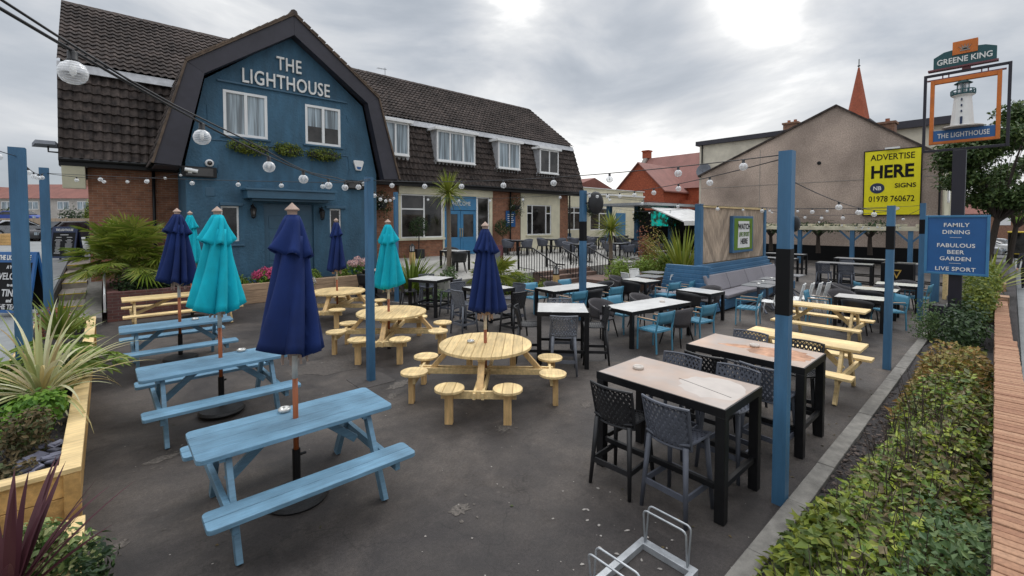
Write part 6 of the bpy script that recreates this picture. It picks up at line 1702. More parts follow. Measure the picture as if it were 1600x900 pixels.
def rot(cx, cy, dx, dy, a): return (cx + dx * math.cos(rad(a)) - dy * math.sin(rad(a)), cy + dx * math.sin(rad(a)) + dy * math.cos(rad(a)), 0)
for dx, dy, K_, f, lab in ((-.62, -.66, BC, 90, 'blue slatted armchair on the near side of the nearest long white table, left end'), (.08, -.68, WG, 92, 'dark bucket armchair between two blue armchairs on the near side of the long white table'), (.78, -.70, BC, 88, 'blue slatted armchair at the right-hand near corner of the nearest long white table'),
                           (-.66, .72, WG, 262, 'grey wicker bucket chair at the left corner of the nearest long white table'), (.02, .70, BC, 270, 'blue slatted armchair on the far side of the nearest long white table'), (.72, .72, WG, 272, 'grey wicker bucket chair on the far side of the nearest long white table')):
    K_(rot(8.77, 5.30, dx, dy, -7), f - 7, lab, ga)
for dx, dy, K_, f, lab in ((-.62, -.70, BC, 90, 'blue slatted armchair half hidden behind the loudspeaker post'), (.05, -.68, WB, 90, 'black bucket armchair right of the loudspeaker post'), (.72, -.70, BC, 90, 'blue slatted armchair on the near side at the right end of the far long table'),
                           (-.70, .72, BC, 270, 'blue slatted armchair nearest the slate bed, beyond the far long table'), (-.05, .72, WG, 268, 'grey bucket chair between two blue ones beyond the far long table'), (.62, .74, BC, 270, 'blue slatted armchair before the stair rail, beyond the far long table'), (1.25, .02, WB, 180, 'black bucket armchair at the far end of the long table by the stair rail')):
    K_(rot(9.55, 8.12, dx, dy, -7), f - 7, lab, ga)
WB((10.92, 5.45, 0), 0, 'black bucket armchair with its back to the camera at the short white table', ga)
WG((12.1, 5.45, 0), 178, 'grey wicker chair squeezed between the short white table and the booth cushions', ga)
BC((11.8, 4.35, 0), 100, 'single blue slatted armchair on the aisle before the booth bench', ga)
WB((11.68, 7.65, 0), 0, 'black bucket armchair at the short white table by the stairs', ga)
WG((12.3, 8.5, 0), 275, 'grey bucket chair behind the short white table by the stairs', ga)
BC((12.15, 6.72, 0), 80, 'blue slatted armchair in front of the booth end, left of its pair', ga)
BC((12.75, 6.55, 0), 100, 'blue slatted armchair tight against the booth end, right of its pair', ga)
gw = 'white net chairs'
for x, y, f, lab in ((12.75, 8.35, -20, 'white net chair at the left of the grey tables behind the booth end'), (13.75, 8.7, 250, 'white net chair between the two grey tables behind the booth end'), (14.9, 8.1, 200, 'white net chair next to the planked booth end by the phormium'), (13.3, 7.35, 90, 'white net chair on the near side of the grey table behind the booth end')):
    WH((x, y, 0), f, lab, gw)
for i in range(4): WH((13.85 + .30 * i, 3.95 - .12 * i, 0), 100 - 3 * i, 'white net chair in the tight row by the booth tables, %s from the booth' % ORD[i], gw)
WH((13.0, 4.25, 0), 90, 'white net chair alone at the first grey pedestal table of the booth', gw)
for x, y, K_, f, lab in ((12.78, 2.35, WB, 0, 'black bucket armchair directly behind the far pale picnic table'), (13.9, 1.95, BC, 130, 'blue slatted armchair by the banded middle kerb post'), (13.95, 2.9, WG, 200, 'grey bucket chair at the white table behind the far pale picnic table'),
                         (13.2, 3.2, BC, 275, 'blue slatted armchair seen from behind, next to the row of white chairs'), (14.65, 2.45, WB, 0, 'black bucket armchair at the middle white table along the far kerb'), (15.3, 3.1, WG, 270, 'grey bucket chair on the far side of the middle white kerb table'),
                         (15.9, 2.3, WG, 180, 'grey bucket chair between the two furthest white kerb tables'), (16.3, 2.75, BC, 300, 'blue slatted armchair turned away among the furthest kerb tables'), (17.55, 2.1, WG, 180, 'tall grey wicker chair at the furthest white kerb table'), (16.9, 1.75, BC, 85, 'blue slatted armchair against the post by the street sign')):
    K_((x, y, 0), f, lab, ga)
# far dark bar tables with grey stools
barD = Kind(table_make('bar_table', 'bar table', 1.7, .75, .99, 'table_grey', .08, True))
gp = 'dark bar tables at the back of the garden'
for x, y, rz, lab in ((20.6, 4.2, 95, 'dark bar table with grey stools in the middle of the back garden'), (23.6, 4.3, 92, 'dark bar table behind the middle one, before the pergola'), (21.5, 6.9, 90, 'dark bar table just past the far end of the booth'), (24.6, 7.4, 90, 'dark bar table near the pergola beyond the booth'), (22.3, 2.1, 90, 'dark bar table with a pale edge at the far kerb')):
    barD((x, y, 0), rz, lab, gp)
for i, (x, y, f, K_, lab) in enumerate(((19.95, 4.7, 0, SG, 'grey bar stool on the left at the middle dark bar table'), (19.95, 4.0, 0, SG, 'grey bar stool with its back to the camera, right at the middle dark bar table'), (21.3, 4.3, 180, SG, 'grey bar stool on the far side of the middle dark bar table'),
                                      (20.9, 7.1, 0, SG, 'grey bar stool just past the end of the booth cushions'), (20.9, 6.4, 0, SG, 'grey bar stool beside the white chair row, past the booth'), (23.0, 4.6, 0, SG, 'grey bar stool at the dark bar table before the pergola'), (21.7, 2.3, 0, SL, 'pale grey bar stool at the far kerb bar table'))):
    K_((x, y, 0), f, lab, 'grey bar stools at the back')
# terrace tables with dark chairs
TT = Kind(table_make('terrace_table', 'dining table', .8, .8, .75, 'table_grey', .06, False))
CH = Kind(wicker_make('graphite_plastic', 'black_metal'))
names = ['before the cream window wall, nearest the entrance', 'beneath the right end of the cream window', 'at the corner of the dark roof', 'in front of the cream extension window', 'before the extension door', 'under the garden bar canopy', 'at the top of the terrace steps', 'between the tall palm and the canopy posts', 'beside the canopy post furthest right']
names2 = ['by the entrance end of the cream wall', 'below the right end of the cream window', 'under the dark roof corner', 'facing the first extension window', 'facing the extension door', 'beneath the garden bar canopy', 'at the head of the terrace steps', 'between palm and canopy posts', 'by the last canopy post']
spots = [(15.6, 16.9), (18.0, 16.8), (20.2, 16.5), (22.6, 17.2), (25.0, 17.6), (23.4, 15.4), (17.2, 14.2), (20.0, 13.9), (22.4, 13.6)]
for i, (x, y) in enumerate(spots):
    z = tz(y); TT((x, y, z), random.uniform(-8, 8), 'dark square table on the terrace ' + names[i], 'dark terrace tables')
    for k, dn in enumerate(('on the near side', 'on the door side', 'on the far side', 'on the step side')):
        a = 225 + k * 90 - 45; f = a + 180
        px, py = x + .68 * math.cos(rad(a)), y + .68 * math.sin(rad(a))
        CH((px, py, tz(py)), f + random.uniform(-12, 12), 'dark chair %s of the table %s' % (dn.replace('on the ', 'on '), names2[i]), 'dark terrace chairs')
WB((9.75, 13.75, .65), 60, 'black bucket armchair on the terrace right of the slim palm trunk', ga)
WB((10.3, 15.1, .72), 250, 'black bucket armchair behind the terrace table by the palm', ga)
barP = Kind(table_make('bar_table', 'bar table', .8, .8, .85, 'rust_top', .06, False))
barP((7.15, 15.0, 0), 10, 'brown-topped table beside the timber sleeper planter under the gable', None)
WB((6.55, 14.7, .0), 30, 'black bucket armchair left of the brown table by the sleeper planter', ga)
WG((6.85, 14.3, .0), 70, 'dark bucket armchair before the brown table by the sleeper planter', ga)
WB((7.3, 15.75, .0), 260, 'black bucket armchair behind the brown table by the sleeper planter', ga)

# ashtrays
def ash_make(mat):
    def make():
        t = thing('ashtray', '', 'ashtray')
        m = M(); m.lathe([(.05, 0), (.058, .012), (.055, .03), (.047, .034), (.04, .03), (.036, .016), (.001, .014)], 20); part(m, 'dish', mat, t, smooth=True)
        return t
    return make
AS = Kind(ash_make('ash_steel')); AW = Kind(ash_make('ash_white'))
ga2 = 'ashtrays on the tables'
for K_, x, y, z, lab in ((AS, 1.22, 4.58, .7515, 'steel ashtray beside the parasol pole on the front blue table'), (AS, 1.36, 7.12, .7515, 'steel ashtray on the middle blue picnic table'), (AS, 1.18, 9.98, .7515, 'steel ashtray on the rear blue picnic table'), (AS, 4.0, 5.36, .752, 'steel ashtray on the front round pine table'),
                         (AW, 4.16, 2.62, .99, 'brown and white ashtray on the nearest stained bar table'), (AW, 5.98, 2.12, .99, 'ashtray on the rusty top of the second bar table'), (AW, 9.2, 5.2, .75, 'small ashtray on the nearest long white table'),
                         (AS, 13.9, 4.85, .75, 'ashtray on the first grey pedestal table'), (AS, 14.55, 4.95, .75, 'ashtray on the second grey pedestal table'), (AS, 15.55, 5.05, .75, 'ashtray on the third grey pedestal table')):
    K_((x, y, z), 0, lab, ga2)
# bicycle rack in the foreground
bk = thing('bicycle_rack', 'galvanised floor bicycle rack with paired hoops at the bottom edge', 'bicycle rack', (2.72, 1.72, 0))
m = M(); m.box(3.02, 3.085, 1.47, 1.93, 0, .05); m.box(2.30, 3.02, 1.88, 1.93, 0, .05); m.box(2.36, 2.42, 1.47, 1.88, 0, .05); m.box(2.42, 3.02, 1.47, 1.51, 0, .05)
part(m, 'base_frame', 'galvanised', bk, world=True, bevel=.003)
def hoop(x, xt):
    m = M(); pts = []
    a, b, h, r = 1.535, 1.88, .32, .035
    pts.append((x, a, .05)); 
    def L_(z): return x + (xt - x) * (z - .05) / (h - .05)
    pts.append((L_(h - r), a, h - r))
    for k in range(1, 5): q = PI / 2 * k / 4; pts.append((L_(h - r + r * math.sin(q)), a + r - r * math.cos(q), h - r + r * math.sin(q)))
    for k in range(0, 5): q = PI / 2 * k / 4; pts.append((L_(h - r + r * math.cos(q)), b - r + r * math.sin(q), h - r + r * math.cos(q)))
    pts.append((x, b, .05)); m.tube(pts, .0075, 8); part(m, 'wheel_hoop', 'galvanised', bk, world=True, smooth=True)
hoop(3.045, 3.02); hoop(3.06, 3.10); hoop(2.385, 2.34); hoop(2.40, 2.43)
bk.location = (2.745, 1.70, 0)
# stair rails with timber newels
for i, (x, lab) in enumerate(((12.32, 'black iron stair rail with balusters at the left of the terrace steps'), (13.95, 'black iron stair rail down the middle of the terrace steps'), (15.53, 'black iron stair rail at the right of the terrace steps'))):
    t = thing('stair_rail', lab, 'railing', (x, 11.8, 0), 0, 'iron rails of the terrace steps')
    m = M(); m.tube([(x, 13.3, 1.52), (x, 12.45, 1.50), (x, 11.25, .98), (x, 10.85, .98)], .028, 6); part(m, 'handrail', 'black_metal', t, world=True)
    m = M(); m.tube([(x, 13.3, .70), (x, 12.45, .68), (x, 11.25, .16)], .014, 5)
    for k in range(15):
        y = 13.25 - k * .143; zt = 1.51 if y > 12.45 else 1.50 - (12.45 - y) * .433; zb = tz(y) if y > 12.45 else max(0, .58 - (12.45 - y) * .45); m.tube([(x, y, zb), (x, y, zt)], .015, 5)
    for y, z0, z1 in ((13.3, .6, 1.52), (11.22, 0, .98)): m.box(x - .025, x + .025, y - .025, y + .025, z0, z1)
    part(m, 'balusters', 'black_metal', t, world=True)
def newel(label, x, y, z=0):
    t = thing('lantern_post', label, 'lantern post', (x, y, z), 0, 'timber lantern posts by the steps')
    m = M(); m.box(-.085, .085, -.085, .085, 0, .62); part(m, 'timber_post', 'pale_timber_cut', t, bevel=.006)
    m = M(); m.box(-.09, .09, -.09, .09, .62, .65); m.lathe([(.12, .86), (.02, .95), (.001, .96)], 4)
    for sx in (-1, 1):
        for sy in (-1, 1): m.box(sx * .07 - .01, sx * .07 + .01, sy * .07 - .01, sy * .07 + .01, .65, .87)
    part(m, 'lantern', 'black_metal', t)
    m = M(); m.box(-.06, .06, -.06, .06, .66, .85); part(m, 'lantern_glass', 'bulb_glass', t)
newel('timber post with a black lantern at the foot of the left stair rail', 12.1, 11.05)
newel('timber post with a black lantern at the foot of the right stair rail', 15.85, 10.85)
newel('timber post with a black lantern among the spiky plants before the shop window', 9.0, 15.9, .72)
# odds and ends at the back
t = thing('caution_stand', 'small yellow folding caution stand beyond the end of the booth', 'floor sign', (20.3, 7.3, 0), 40)
m = M()
for s in (-1, 1): m.add([(s * .16, -.15, 0), (s * .16, .15, 0), (s * .01, .12, .62), (s * .01, -.12, .62), (s * .175, -.15, 0), (s * .175, .15, 0), (s * .025, .12, .62), (s * .025, -.12, .62)], [(0, 1, 2, 3), (4, 5, 6, 7), (0, 1, 5, 4), (1, 2, 6, 5), (2, 3, 7, 6), (3, 0, 4, 7)])
part(m, 'folding_panel', 'sign_yellow', t)
t = thing('drinks_barrel', 'dark cabinet with a gold triangular emblem before the back wall', 'cabinet', (21.3, 2.75, 0), 0)
m = M(); m.box(-.3, .3, -.45, .45, 0, 1.05); part(m, 'cabinet_body', 'sign_black', t, bevel=.02)
m = M(); m.prism([(-.14, .82), (.14, .82), (0, .5)], 'x', -.312, -.30); part(m, 'emblem', 'gold', t)
m = M(); m.prism([(-.08, .78), (.08, .78), (0, .59)], 'x', -.318, -.312); part(m, 'emblem', 'sign_black', t)
t = thing('board_fence', 'pale timber panel beside the thick blue post at the far kerb', 'fence', (20.4, 1.45, 0), 0)
m = M()
for k in range(6): m.box(0, .14 * 6, -.02, .02, .05 + k * .17, .05 + k * .17 + .16)
m.box(-.06, 0, -.05, .05, 0, 1.15); part(m, 'boards', 'pale_timber', t)
# person on the pavement at the picture's edge
def person(label, x, y, z, rz):
    t = thing('person', label, 'person', (x, y, z), rz)
    V = [(0, 0, .95), (0, 0, 1.12), (0, 0, 1.32), (0, 0, 1.46), (0.01, 0, 1.55), (.02, 0, 1.68), (0, .11, .92), (.05, .12, .5), (-.02, .12, .09), (.12, .13, .05), (0, -.11, .92), (-.12, -.12, .5), (-.3, -.12, .12), (-.18, -.13, .06),
         (0, .19, 1.42), (-.06, .25, 1.15), (.06, .28, .92), (.11, .28, .83), (0, -.19, 1.42), (.05, -.25, 1.15), (.18, -.26, .95), (.22, -.26, .87)]
    E_ = [(0, 1), (1, 2), (2, 3), (3, 4), (4, 5), (0, 6), (6, 7), (7, 8), (8, 9), (0, 10), (10, 11), (11, 12), (12, 13), (2, 14), (14, 15), (15, 16), (16, 17), (2, 18), (18, 19), (19, 20), (20, 21)]
    R_ = [.155, .145, .17, .07, .062, .10, .10, .068, .045, .04, .10, .068, .045, .04, .068, .052, .042, .04, .068, .052, .042, .04]
    me = bpy.data.meshes.new('body'); me.from_pydata(V, E_, []); me.materials.append(MATS['coat_dark'])
    o = bpy.data.objects.new('body', me); C.objects.link(o); o.parent = t
    sk = o.modifiers.new('skin', 'SKIN')
    for i, r in enumerate(R_): me.skin_vertices[0].data[i].radius = (r, r)
    me.skin_vertices[0].data[0].use_root = True
    sb = o.modifiers.new('smooth', 'SUBSURF'); sb.levels = 1; sb.render_levels = 2
    m = M(); m.lathe([(.001, -.12), (.06, -.1), (.085, -.03), (.09, .04), (.07, .1), (.001, .125)], 14, .03, 0, 1.66); m.lathe([(.001, -.02), (.012, 0), (.001, .02)], 6, .125, 0, 1.655); part(m, 'head', 'skin', t, smooth=True)
    m = M(); m.lathe([(.094, -.04), (.1, .03), (.08, .11), (.001, .137)], 14, .015, 0, 1.67); part(m, 'hair', 'hair_dark', t, smooth=True)
    m = M(); m.tube([(-.02, .265, 1.18), (.02, .27, 1.05), (.07, .285, .9)], [.058, .056, .055], 10); part(m, 'pale_sleeve', 'table_white', t, smooth=True)
    for sy in (1, -1):
        px_, pz_ = (.11, .83) if sy > 0 else (.22, .87); m = M(); c_ = Vector((px_, sy * .28, pz_ - .04)); m.lathe([(.001, -.05), (.03, -.03), (.036, .02), (.02, .06)], 8, *c_)
        for k in range(4): m.tube([c_ + Vector((-.024 + k * .016, 0, -.03)), c_ + Vector((-.02 + k * .016, -sy * .012, -.07)), c_ + Vector((-.012 + k * .014, -sy * .035, -.095))], [.009, .008, .006], 6)
        m.tube([c_ + Vector((.03, 0, .0)), c_ + Vector((.045, -sy * .02, -.045))], [.010, .007], 6); part(m, 'hand', 'skin', t, smooth=True)
person('person in a dark coat with one pale sleeve walking on the pavement', 27.6, -.44, -.22, 178)

# ------------------------------------------------------------------ planters and plants
def timber_planter(label, x0, x1, y0, y1, h):
    t = thing('timber_planter', label, 'planter', ((x0 + x1) / 2, (y0 + y1) / 2, 0))
    m = M(); nb_ = 3
    for k in range(nb_):
        z0 = k * (h - .04) / nb_; z1 = (k + 1) * (h - .04) / nb_ - .006
        m.box(x0 + .03, x0 + .06, y0 + .1, y1 - .1, z0, z1); m.box(x1 - .06, x1 - .03, y0 + .1, y1 - .1, z0, z1)
        m.box(x0 + .1, x1 - .1, y0 + .03, y0 + .06, z0, z1); m.box(x0 + .1, x1 - .1, y1 - .06, y1 - .03, z0, z1)
    part(m, 'boards', 'planter_timber', t, world=True, bevel=.003)
    for x in (x0 + .055, x1 - .055):
        for y in (y0 + .055, y1 - .055): m = M(); m.box(x - .05, x + .05, y - .05, y + .05, 0, h - .041); part(m, 'corner_post', 'planter_timber', t, world=True, bevel=.004)
    m = M(); c_ = .135
    m.prism([(x0, y0), (x1, y0), (x1 - c_, y0 + c_), (x0 + c_, y0 + c_)], 'z', h - .04, h); m.prism([(x0, y1), (x0 + c_, y1 - c_), (x1 - c_, y1 - c_), (x1, y1)], 'z', h - .04, h)
    m.prism([(x1, y0), (x1, y1), (x1 - c_, y1 - c_), (x1 - c_, y0 + c_)], 'z', h - .041, h - .001); m.prism([(x0, y0), (x0 + c_, y0 + c_), (x0 + c_, y1 - c_), (x0, y1)], 'z', h - .041, h - .001)
    part(m, 'cap_board', 'pale_timber', t, world=True, bevel=.004)
    m = M(); m.grid([(x0 + .07 + (x1 - x0 - .14) * i / 9, y0 + .07 + (y1 - y0 - .14) * j / 20, h - .10 + random.uniform(-.02, .02)) for i in range(10) for j in range(21)], 10, 21); part(m, 'soil', 'bed_soil', t, world=True)
    return t
timber_planter('long new timber planter along the path edge, filled with spiky variegated plants', -1.16, -.19, 4.93, 12.6, .6)
timber_planter('nearest timber planter at the bottom corner, below purple spikes and variegated leaves', -1.25, -.17, 2.6, 4.80, .26)
def plant(name, label, loc, group=None): return thing(name, label, 'plant', loc, 0, group)
t = plant('variegated_cordyline', 'large spiky cream-striped cordyline bursting over the planter edge', (-.56, 7.0, .5))
m = blades(95, .98, .038, (8, 88), (.5, 1.7), .05, .14, 9); part(m, 'leaf_blades', 'blade_variegated', t, recalc=False)
m = M(); m.tube([(0, 0, 0), (0, 0, .22)], .05, 7); part(m, 'trunk', 'palm_trunk', t)
t = plant('purple_cordyline', 'dark purple sword-leaved cordyline in the bottom corner', (-.50, 3.98, .2))
m = blades(30, .74, .055, (38, 88), (.1, .7), .05, .05, 8); part(m, 'leaf_blades', 'blade_purple', t, recalc=False)
m = M(); m.tube([(0, 0, 0), (0, 0, .12)], .05, 7); part(m, 'trunk', 'palm_trunk', t)
def shrub(name, label, loc, rx, ry, rz, n, size, mat, stem=True, lumps=8):
    t = plant(name, label, loc); m = shrub_leaves(rx, ry, rz, n, size, None, lumps); part(m, 'foliage', mat, t, recalc=False)
    if stem:
        m = M()
        for k in range(5): m.tube([(0, 0, -.05), (random.uniform(-.4, .4) * rx, random.uniform(-.4, .4) * ry, rz * .7)], [.02, .008], 5)
        part(m, 'stems', 'stem_green', t)
    return t
shrub('variegated_shrub', 'cream-edged variegated shrub spilling from the nearest planter', (-.34, 4.36, .1), .36, .36, .33, 1700, .065, 'leaf_variegated', True, 12)
shrub('dark_shrub', 'glossy dark green shrub low at the bottom edge beside the purple spikes', (-.16, 3.95, .06), .2, .3, .3, 700, .055, 'leaf_dark')
shrub('feathery_shrub', 'bright green feathery shrub below the striped cordyline', (-.55, 6.25, .5), .27, .36, .30, 1500, .075, 'leaf_fern', True, 9)
shrub('withered_plant', 'brown half-withered plant at the front of the long planter', (-.56, 5.75, .5), .26, .28, .32, 1000, .05, 'leaf_dry')
shrub('withered_plant', 'low dry ground plant by the slate chips at the planter corner', (-.62, 5.25, .5), .24, .16, .12, 400, .05, 'leaf_dry', False, 5)
def big_leaf_plant(label, loc, n, r, size, mat):
    t = plant('fatsia_plant', label, loc); m = M(); st = M()
    for i in range(n):
        a = random.uniform(0, 2 * PI); e_ = rad(random.uniform(20, 75)); q = r * random.uniform(.6, 1.05)
        hub = Vector((math.cos(a) * math.cos(e_) * q, math.sin(a) * math.cos(e_) * q, math.sin(e_) * q * .85)); st.tube([(0, 0, 0), tuple(hub * .55 + Vector((0, 0, .08))), tuple(hub)], .006, 4)
        up = (Vector((0, 0, 1)) + hub.normalized() * .5 + rnd_unit() * .2).normalized(); d0 = Vector((math.cos(a), math.sin(a), -.1)).normalized(); s0 = up.cross(d0).normalized(); d0 = s0.cross(up)
        for k in range(7):
            b_ = rad(-105 + 35 * k); d = d0 * math.cos(b_) + s0 * math.sin(b_); leaf_faces(m, hub, d, up, size * (1 - .25 * abs(k - 3) / 3), size * .34)
    part(m, 'leaves', mat, t, recalc=False); part(st, 'stems', 'stem_green', t)
big_leaf_plant('broad-leaved pale green fatsia behind the striped cordyline', (-.50, 8.05, .45), 46, .72, .24, 'leaf_lime')
big_leaf_plant('second broad-leaved fatsia at the photo edge beside the first', (-.90, 7.6, .45), 30, .6, .22, 'leaf_lime')
t = plant('spiky_plant', 'green spiky young cordyline between the two path posts', (-.62, 10.6, .5)); m = blades(40, .85, .05, (40, 88), (.2, .9), .04, .05); part(m, 'leaf_blades', 'blade_green', t, recalc=False); m = M(); m.tube([(0, 0, -.02), (0, 0, .12)], .04, 6); part(m, 'trunk', 'palm_trunk', t)
shrub('heather_plant', 'reddish flowering heather by the second path post', (-.75, 11.3, .5), .34, .4, .40, 600, .06, 'petal_red')
shrub('lime_shrub', 'lime green low plant at the far end of the long planter', (-.55, 11.6, .5), .35, .6, .26, 500, .08, 'leaf_lime')
t = plant('slate_chips', 'grey slate chips lying in the corner of the long planter', (-.42, 5.25, .52)); m = M()
for k in range(26):
    x, y = random.uniform(-.16, .07), random.uniform(-.16, .5); b = len(m.v); s_ = random.uniform(.03, .07); m.box(-s_, s_, -s_ * .6, s_ * .6, 0, .014); m.xf(Matrix.Translation((x, y, random.uniform(0, .03))) @ Matrix.Rotation(random.uniform(0, 3), 4, 'Z') @ Matrix.Rotation(random.uniform(-.3, .3), 4, 'X'), b)
part(m, 'chips', 'slate', t)
# brick planter with the fan palm
bp_ = thing('brick_planter', 'dark red brick planter holding the fan palm at the pub corner', 'planter', (1.5, 15.6, 0))
m = M(); x0, x1, y0, y1, h = -.02, 2.62, 15.22, 18.9, .74
m.box(x0, x1, y0, y0 + .22, -.02, h); m.box(x0, x0 + .22, y0 + .22, y1, -.02, h); m.box(x1 - .22, x1, y0 + .22, YG - .02, -.02, h); part(m, 'wall', 'planter_brick', bp_, world=True)
m = M(); m.grid([(x0 + .1 + (x1 - x0 - .2) * i / 5, y0 + .1 + (y1 - y0 - .2) * j / 5, h - .1) for i in range(6) for j in range(6)], 6, 6); part(m, 'soil', 'bed_soil', bp_, world=True)
m = M(); m.box(-.09, -.04, 15.3, 15.35, .25, .70); m.box(-.09, -.04, 17.0, 17.05, .5, 1.2); m.tube([(-.065, 15.32, .7), (-.065, 17.03, 1.2)], .02, 6); part(m, 'white_handrail', 'white_upvc', bp_, world=True)
t = plant('fan_palm', 'bushy fan palm in the brick planter against the brick wing', (.42, 16.7, .64)); m = M()
for i in range(110):
    az = random.uniform(0, 2 * PI); e_ = rad(random.uniform(-12, 80)); fan_leaf(m, (random.uniform(-.2, .2), random.uniform(-.15, .15), .55 + random.uniform(0, .45)), az, e_, random.uniform(.5, 1.05), random.uniform(.42, .72), 24)
part(m, 'fronds', 'palm_leaf', t, recalc=False); m = M(); m.tube([(0, 0, 0), (0, 0, .7)], [.14, .1], 8); part(m, 'trunk', 'palm_trunk', t)
shrub('ivy_ground_plant', 'dark ivy spilling below the fan palm in the brick planter', (1.0, 15.9, .62), 1.15, .6, .45, 1500, .10, 'leaf_dark', False, 14)
shrub('privet_bush', 'light green twiggy bush between the fan palm and the blue gable', (2.2, 16.3, .62), .5, .45, .95, 800, .09, 'leaf_bluegreen')
# timber sleeper planters with hydrangeas under the gable
sp_ = thing('sleeper_planter', 'stacked timber sleeper planter with hydrangeas along the blue gable', 'planter', (5, 16.1, 0)); m = M()
for k in range(3):
    x = 2.86 - (.2 if k % 2 else 0) * 0
    while x < 7.2:
        l = min(7.3 - x, random.choice((1.0, 1.25, 1.5))); m.box(x, x + l - .01, 15.72, 15.90, k * .205 + .003, (k + 1) * .205); x += l
    m.box(2.86, 3.04, 15.905, 16.8, k * .205 + .003, (k + 1) * .205); m.box(7.1, 7.28, 15.905, 16.8, k * .205 + .003, (k + 1) * .205)
part(m, 'sleepers', 'sleeper_timber', sp_, world=True, bevel=.012)
m = M(); m.grid([(2.95 + 4.3 * i / 5, 15.8 + i * 0 + j * .2, .54) for i in range(6) for j in range(6)], 6, 6); part(m, 'soil', 'bed_soil', sp_, world=True)
def hydrangea(label, loc, heads, mat, r=.38):
    t = plant('hydrangea', label, loc); m = shrub_leaves(r, r, r * 1.0, 260, .11, r * .5, 7); part(m, 'foliage', 'leaf_fern', t, recalc=False)
    for k in range(heads):
        a = 2 * PI * k / heads + random.uniform(-.3, .3); c_ = Vector((math.cos(a) * r * .62, math.sin(a) * r * .62, r * random.uniform(.75, 1.25))); m = M()
        for i in range(150):
            v = rnd_unit(); p = c_ + v * .13 * random.uniform(.8, 1.05); leaf_faces(m, p, (rnd_unit() - v * .0).normalized(), v, .055, .045)
        part(m, 'flower_head', mat, t, recalc=False)
hydrangea('hydrangea with deep pink flower heads in the sleeper planter', (3.75, 16.15, .5), 5, 'petal_pink')
hydrangea('hydrangea with pale blush flower heads beside the deep pink one', (4.35, 16.3, .6), 6, 'petal_blush', .42)
hydrangea('blush hydrangea at the far end of the sleeper planter near the post', (6.95, 16.3, .62), 5, 'petal_blush', .40)
shrub('lime_shrub', 'lime green low shrub at the left end of the sleeper planter', (3.15, 16.1, .5), .34, .3, .36, 420, .10, 'leaf_lime')
shrub('lime_shrub', 'lime green low shrub in the sleeper planter right of the blue door', (5.4, 16.15, .5), .34, .3, .34, 420, .10, 'leaf_lime')
shrub('lime_shrub', 'lime green low shrub beside the far blush hydrangea', (6.35, 16.1, .5), .4, .3, .40, 460, .10, 'leaf_lime')
hydrangea('white-flowered plant in the sleeper planter below the far navy parasol', (5.05, 15.95, .22), 5, 'petal_white', .30)
# slate bed plants
t = plant('phormium', 'large strap-leaved phormium between the posts and the shop window', (7.6, 13.5, .05)); m = blades(120, 1.55, .075, (28, 86), (.3, 1.3), .12, .0, 8); part(m, 'leaf_blades', 'blade_green', t, recalc=False); m = M(); m.tube([(0, 0, -.02), (0, 0, .15)], .1, 7); part(m, 'crown_base', 'palm_trunk', t)
def cordyline_tree(label, loc, h, r, n, mat='palm_leaf', heads=1):
    t = thing('cordyline_tree', label, 'tree', loc)
    m = M(); m.tube([(0, 0, 0), (.03, .02, h * .4), (-.02, 0, h)], [.105, .085, .08], 8); part(m, 'trunk', 'palm_trunk', t)
    m = M()
    for i in range(n):
        az = random.uniform(0, 2 * PI); e_ = rad(random.uniform(-35, 88)); blade(m, (-.02 + .04 * math.cos(az), .04 * math.sin(az), h - .05 + random.uniform(0, .2)), az, e_, r * random.uniform(.75, 1.1), .05, random.uniform(.2, .9), 6)
    part(m, 'crown', mat, t, recalc=False)
    m = M()
    for i in range(14): az = random.uniform(0, 2 * PI); blade(m, (0, 0, h - .1), az, rad(-50), r * .7, .04, .5, 5)
    part(m, 'dead_skirt', 'leaf_dry', t, recalc=False)
cordyline_tree('tall slim-trunked cordyline palm before the blue entrance doors', (9.55, 14.15, .5), 3.05, .88, 150, 'blade_yellow')
cordyline_tree('short cordyline palm right of the stairs beside the loudspeaker', (16.6, 11.9, .4), 1.75, .95, 130, 'blade_yellow')
t = plant('dwarf_palm', 'bright green feathery palm in the slate bed behind the front navy parasol', (9.9, 11.9, .1)); m = M()
for i in range(34):
    az = random.uniform(0, 2 * PI); fan_leaf(m, (0, 0, .5), az, rad(random.uniform(0, 80)), random.uniform(.35, .7), random.uniform(.45, .65), 18)
part(m, 'fronds', 'blade_yellow', t, recalc=False); m = M(); m.tube([(0, 0, 0), (0, 0, .55)], .06, 7); part(m, 'trunk', 'palm_trunk', t)
shrub('golden_shrub', 'yellow-green shrub in the slate bed at the foot of the feathery palm', (10.6, 11.5, .05), .75, .45, .62, 900, .10, 'leaf_lime')
shrub('trailing_plant', 'low green plant in the slate bed behind the two blue armchairs', (11.6, 11.3, .05), .6, .35, .34, 500, .09, 'leaf_hedge')
shrub('trailing_plant', 'pale green leafy plant left of the front navy parasol, under the palm trunk', (8.7, 12.7, .3), .5, .4, .55, 500, .11, 'leaf_bluegreen')
shrub('trailing_plant', 'low grey-green plant at the front edge of the slate bed', (7.6, 11.85, .05), .6, .25, .28, 400, .08, 'leaf_bluegreen')
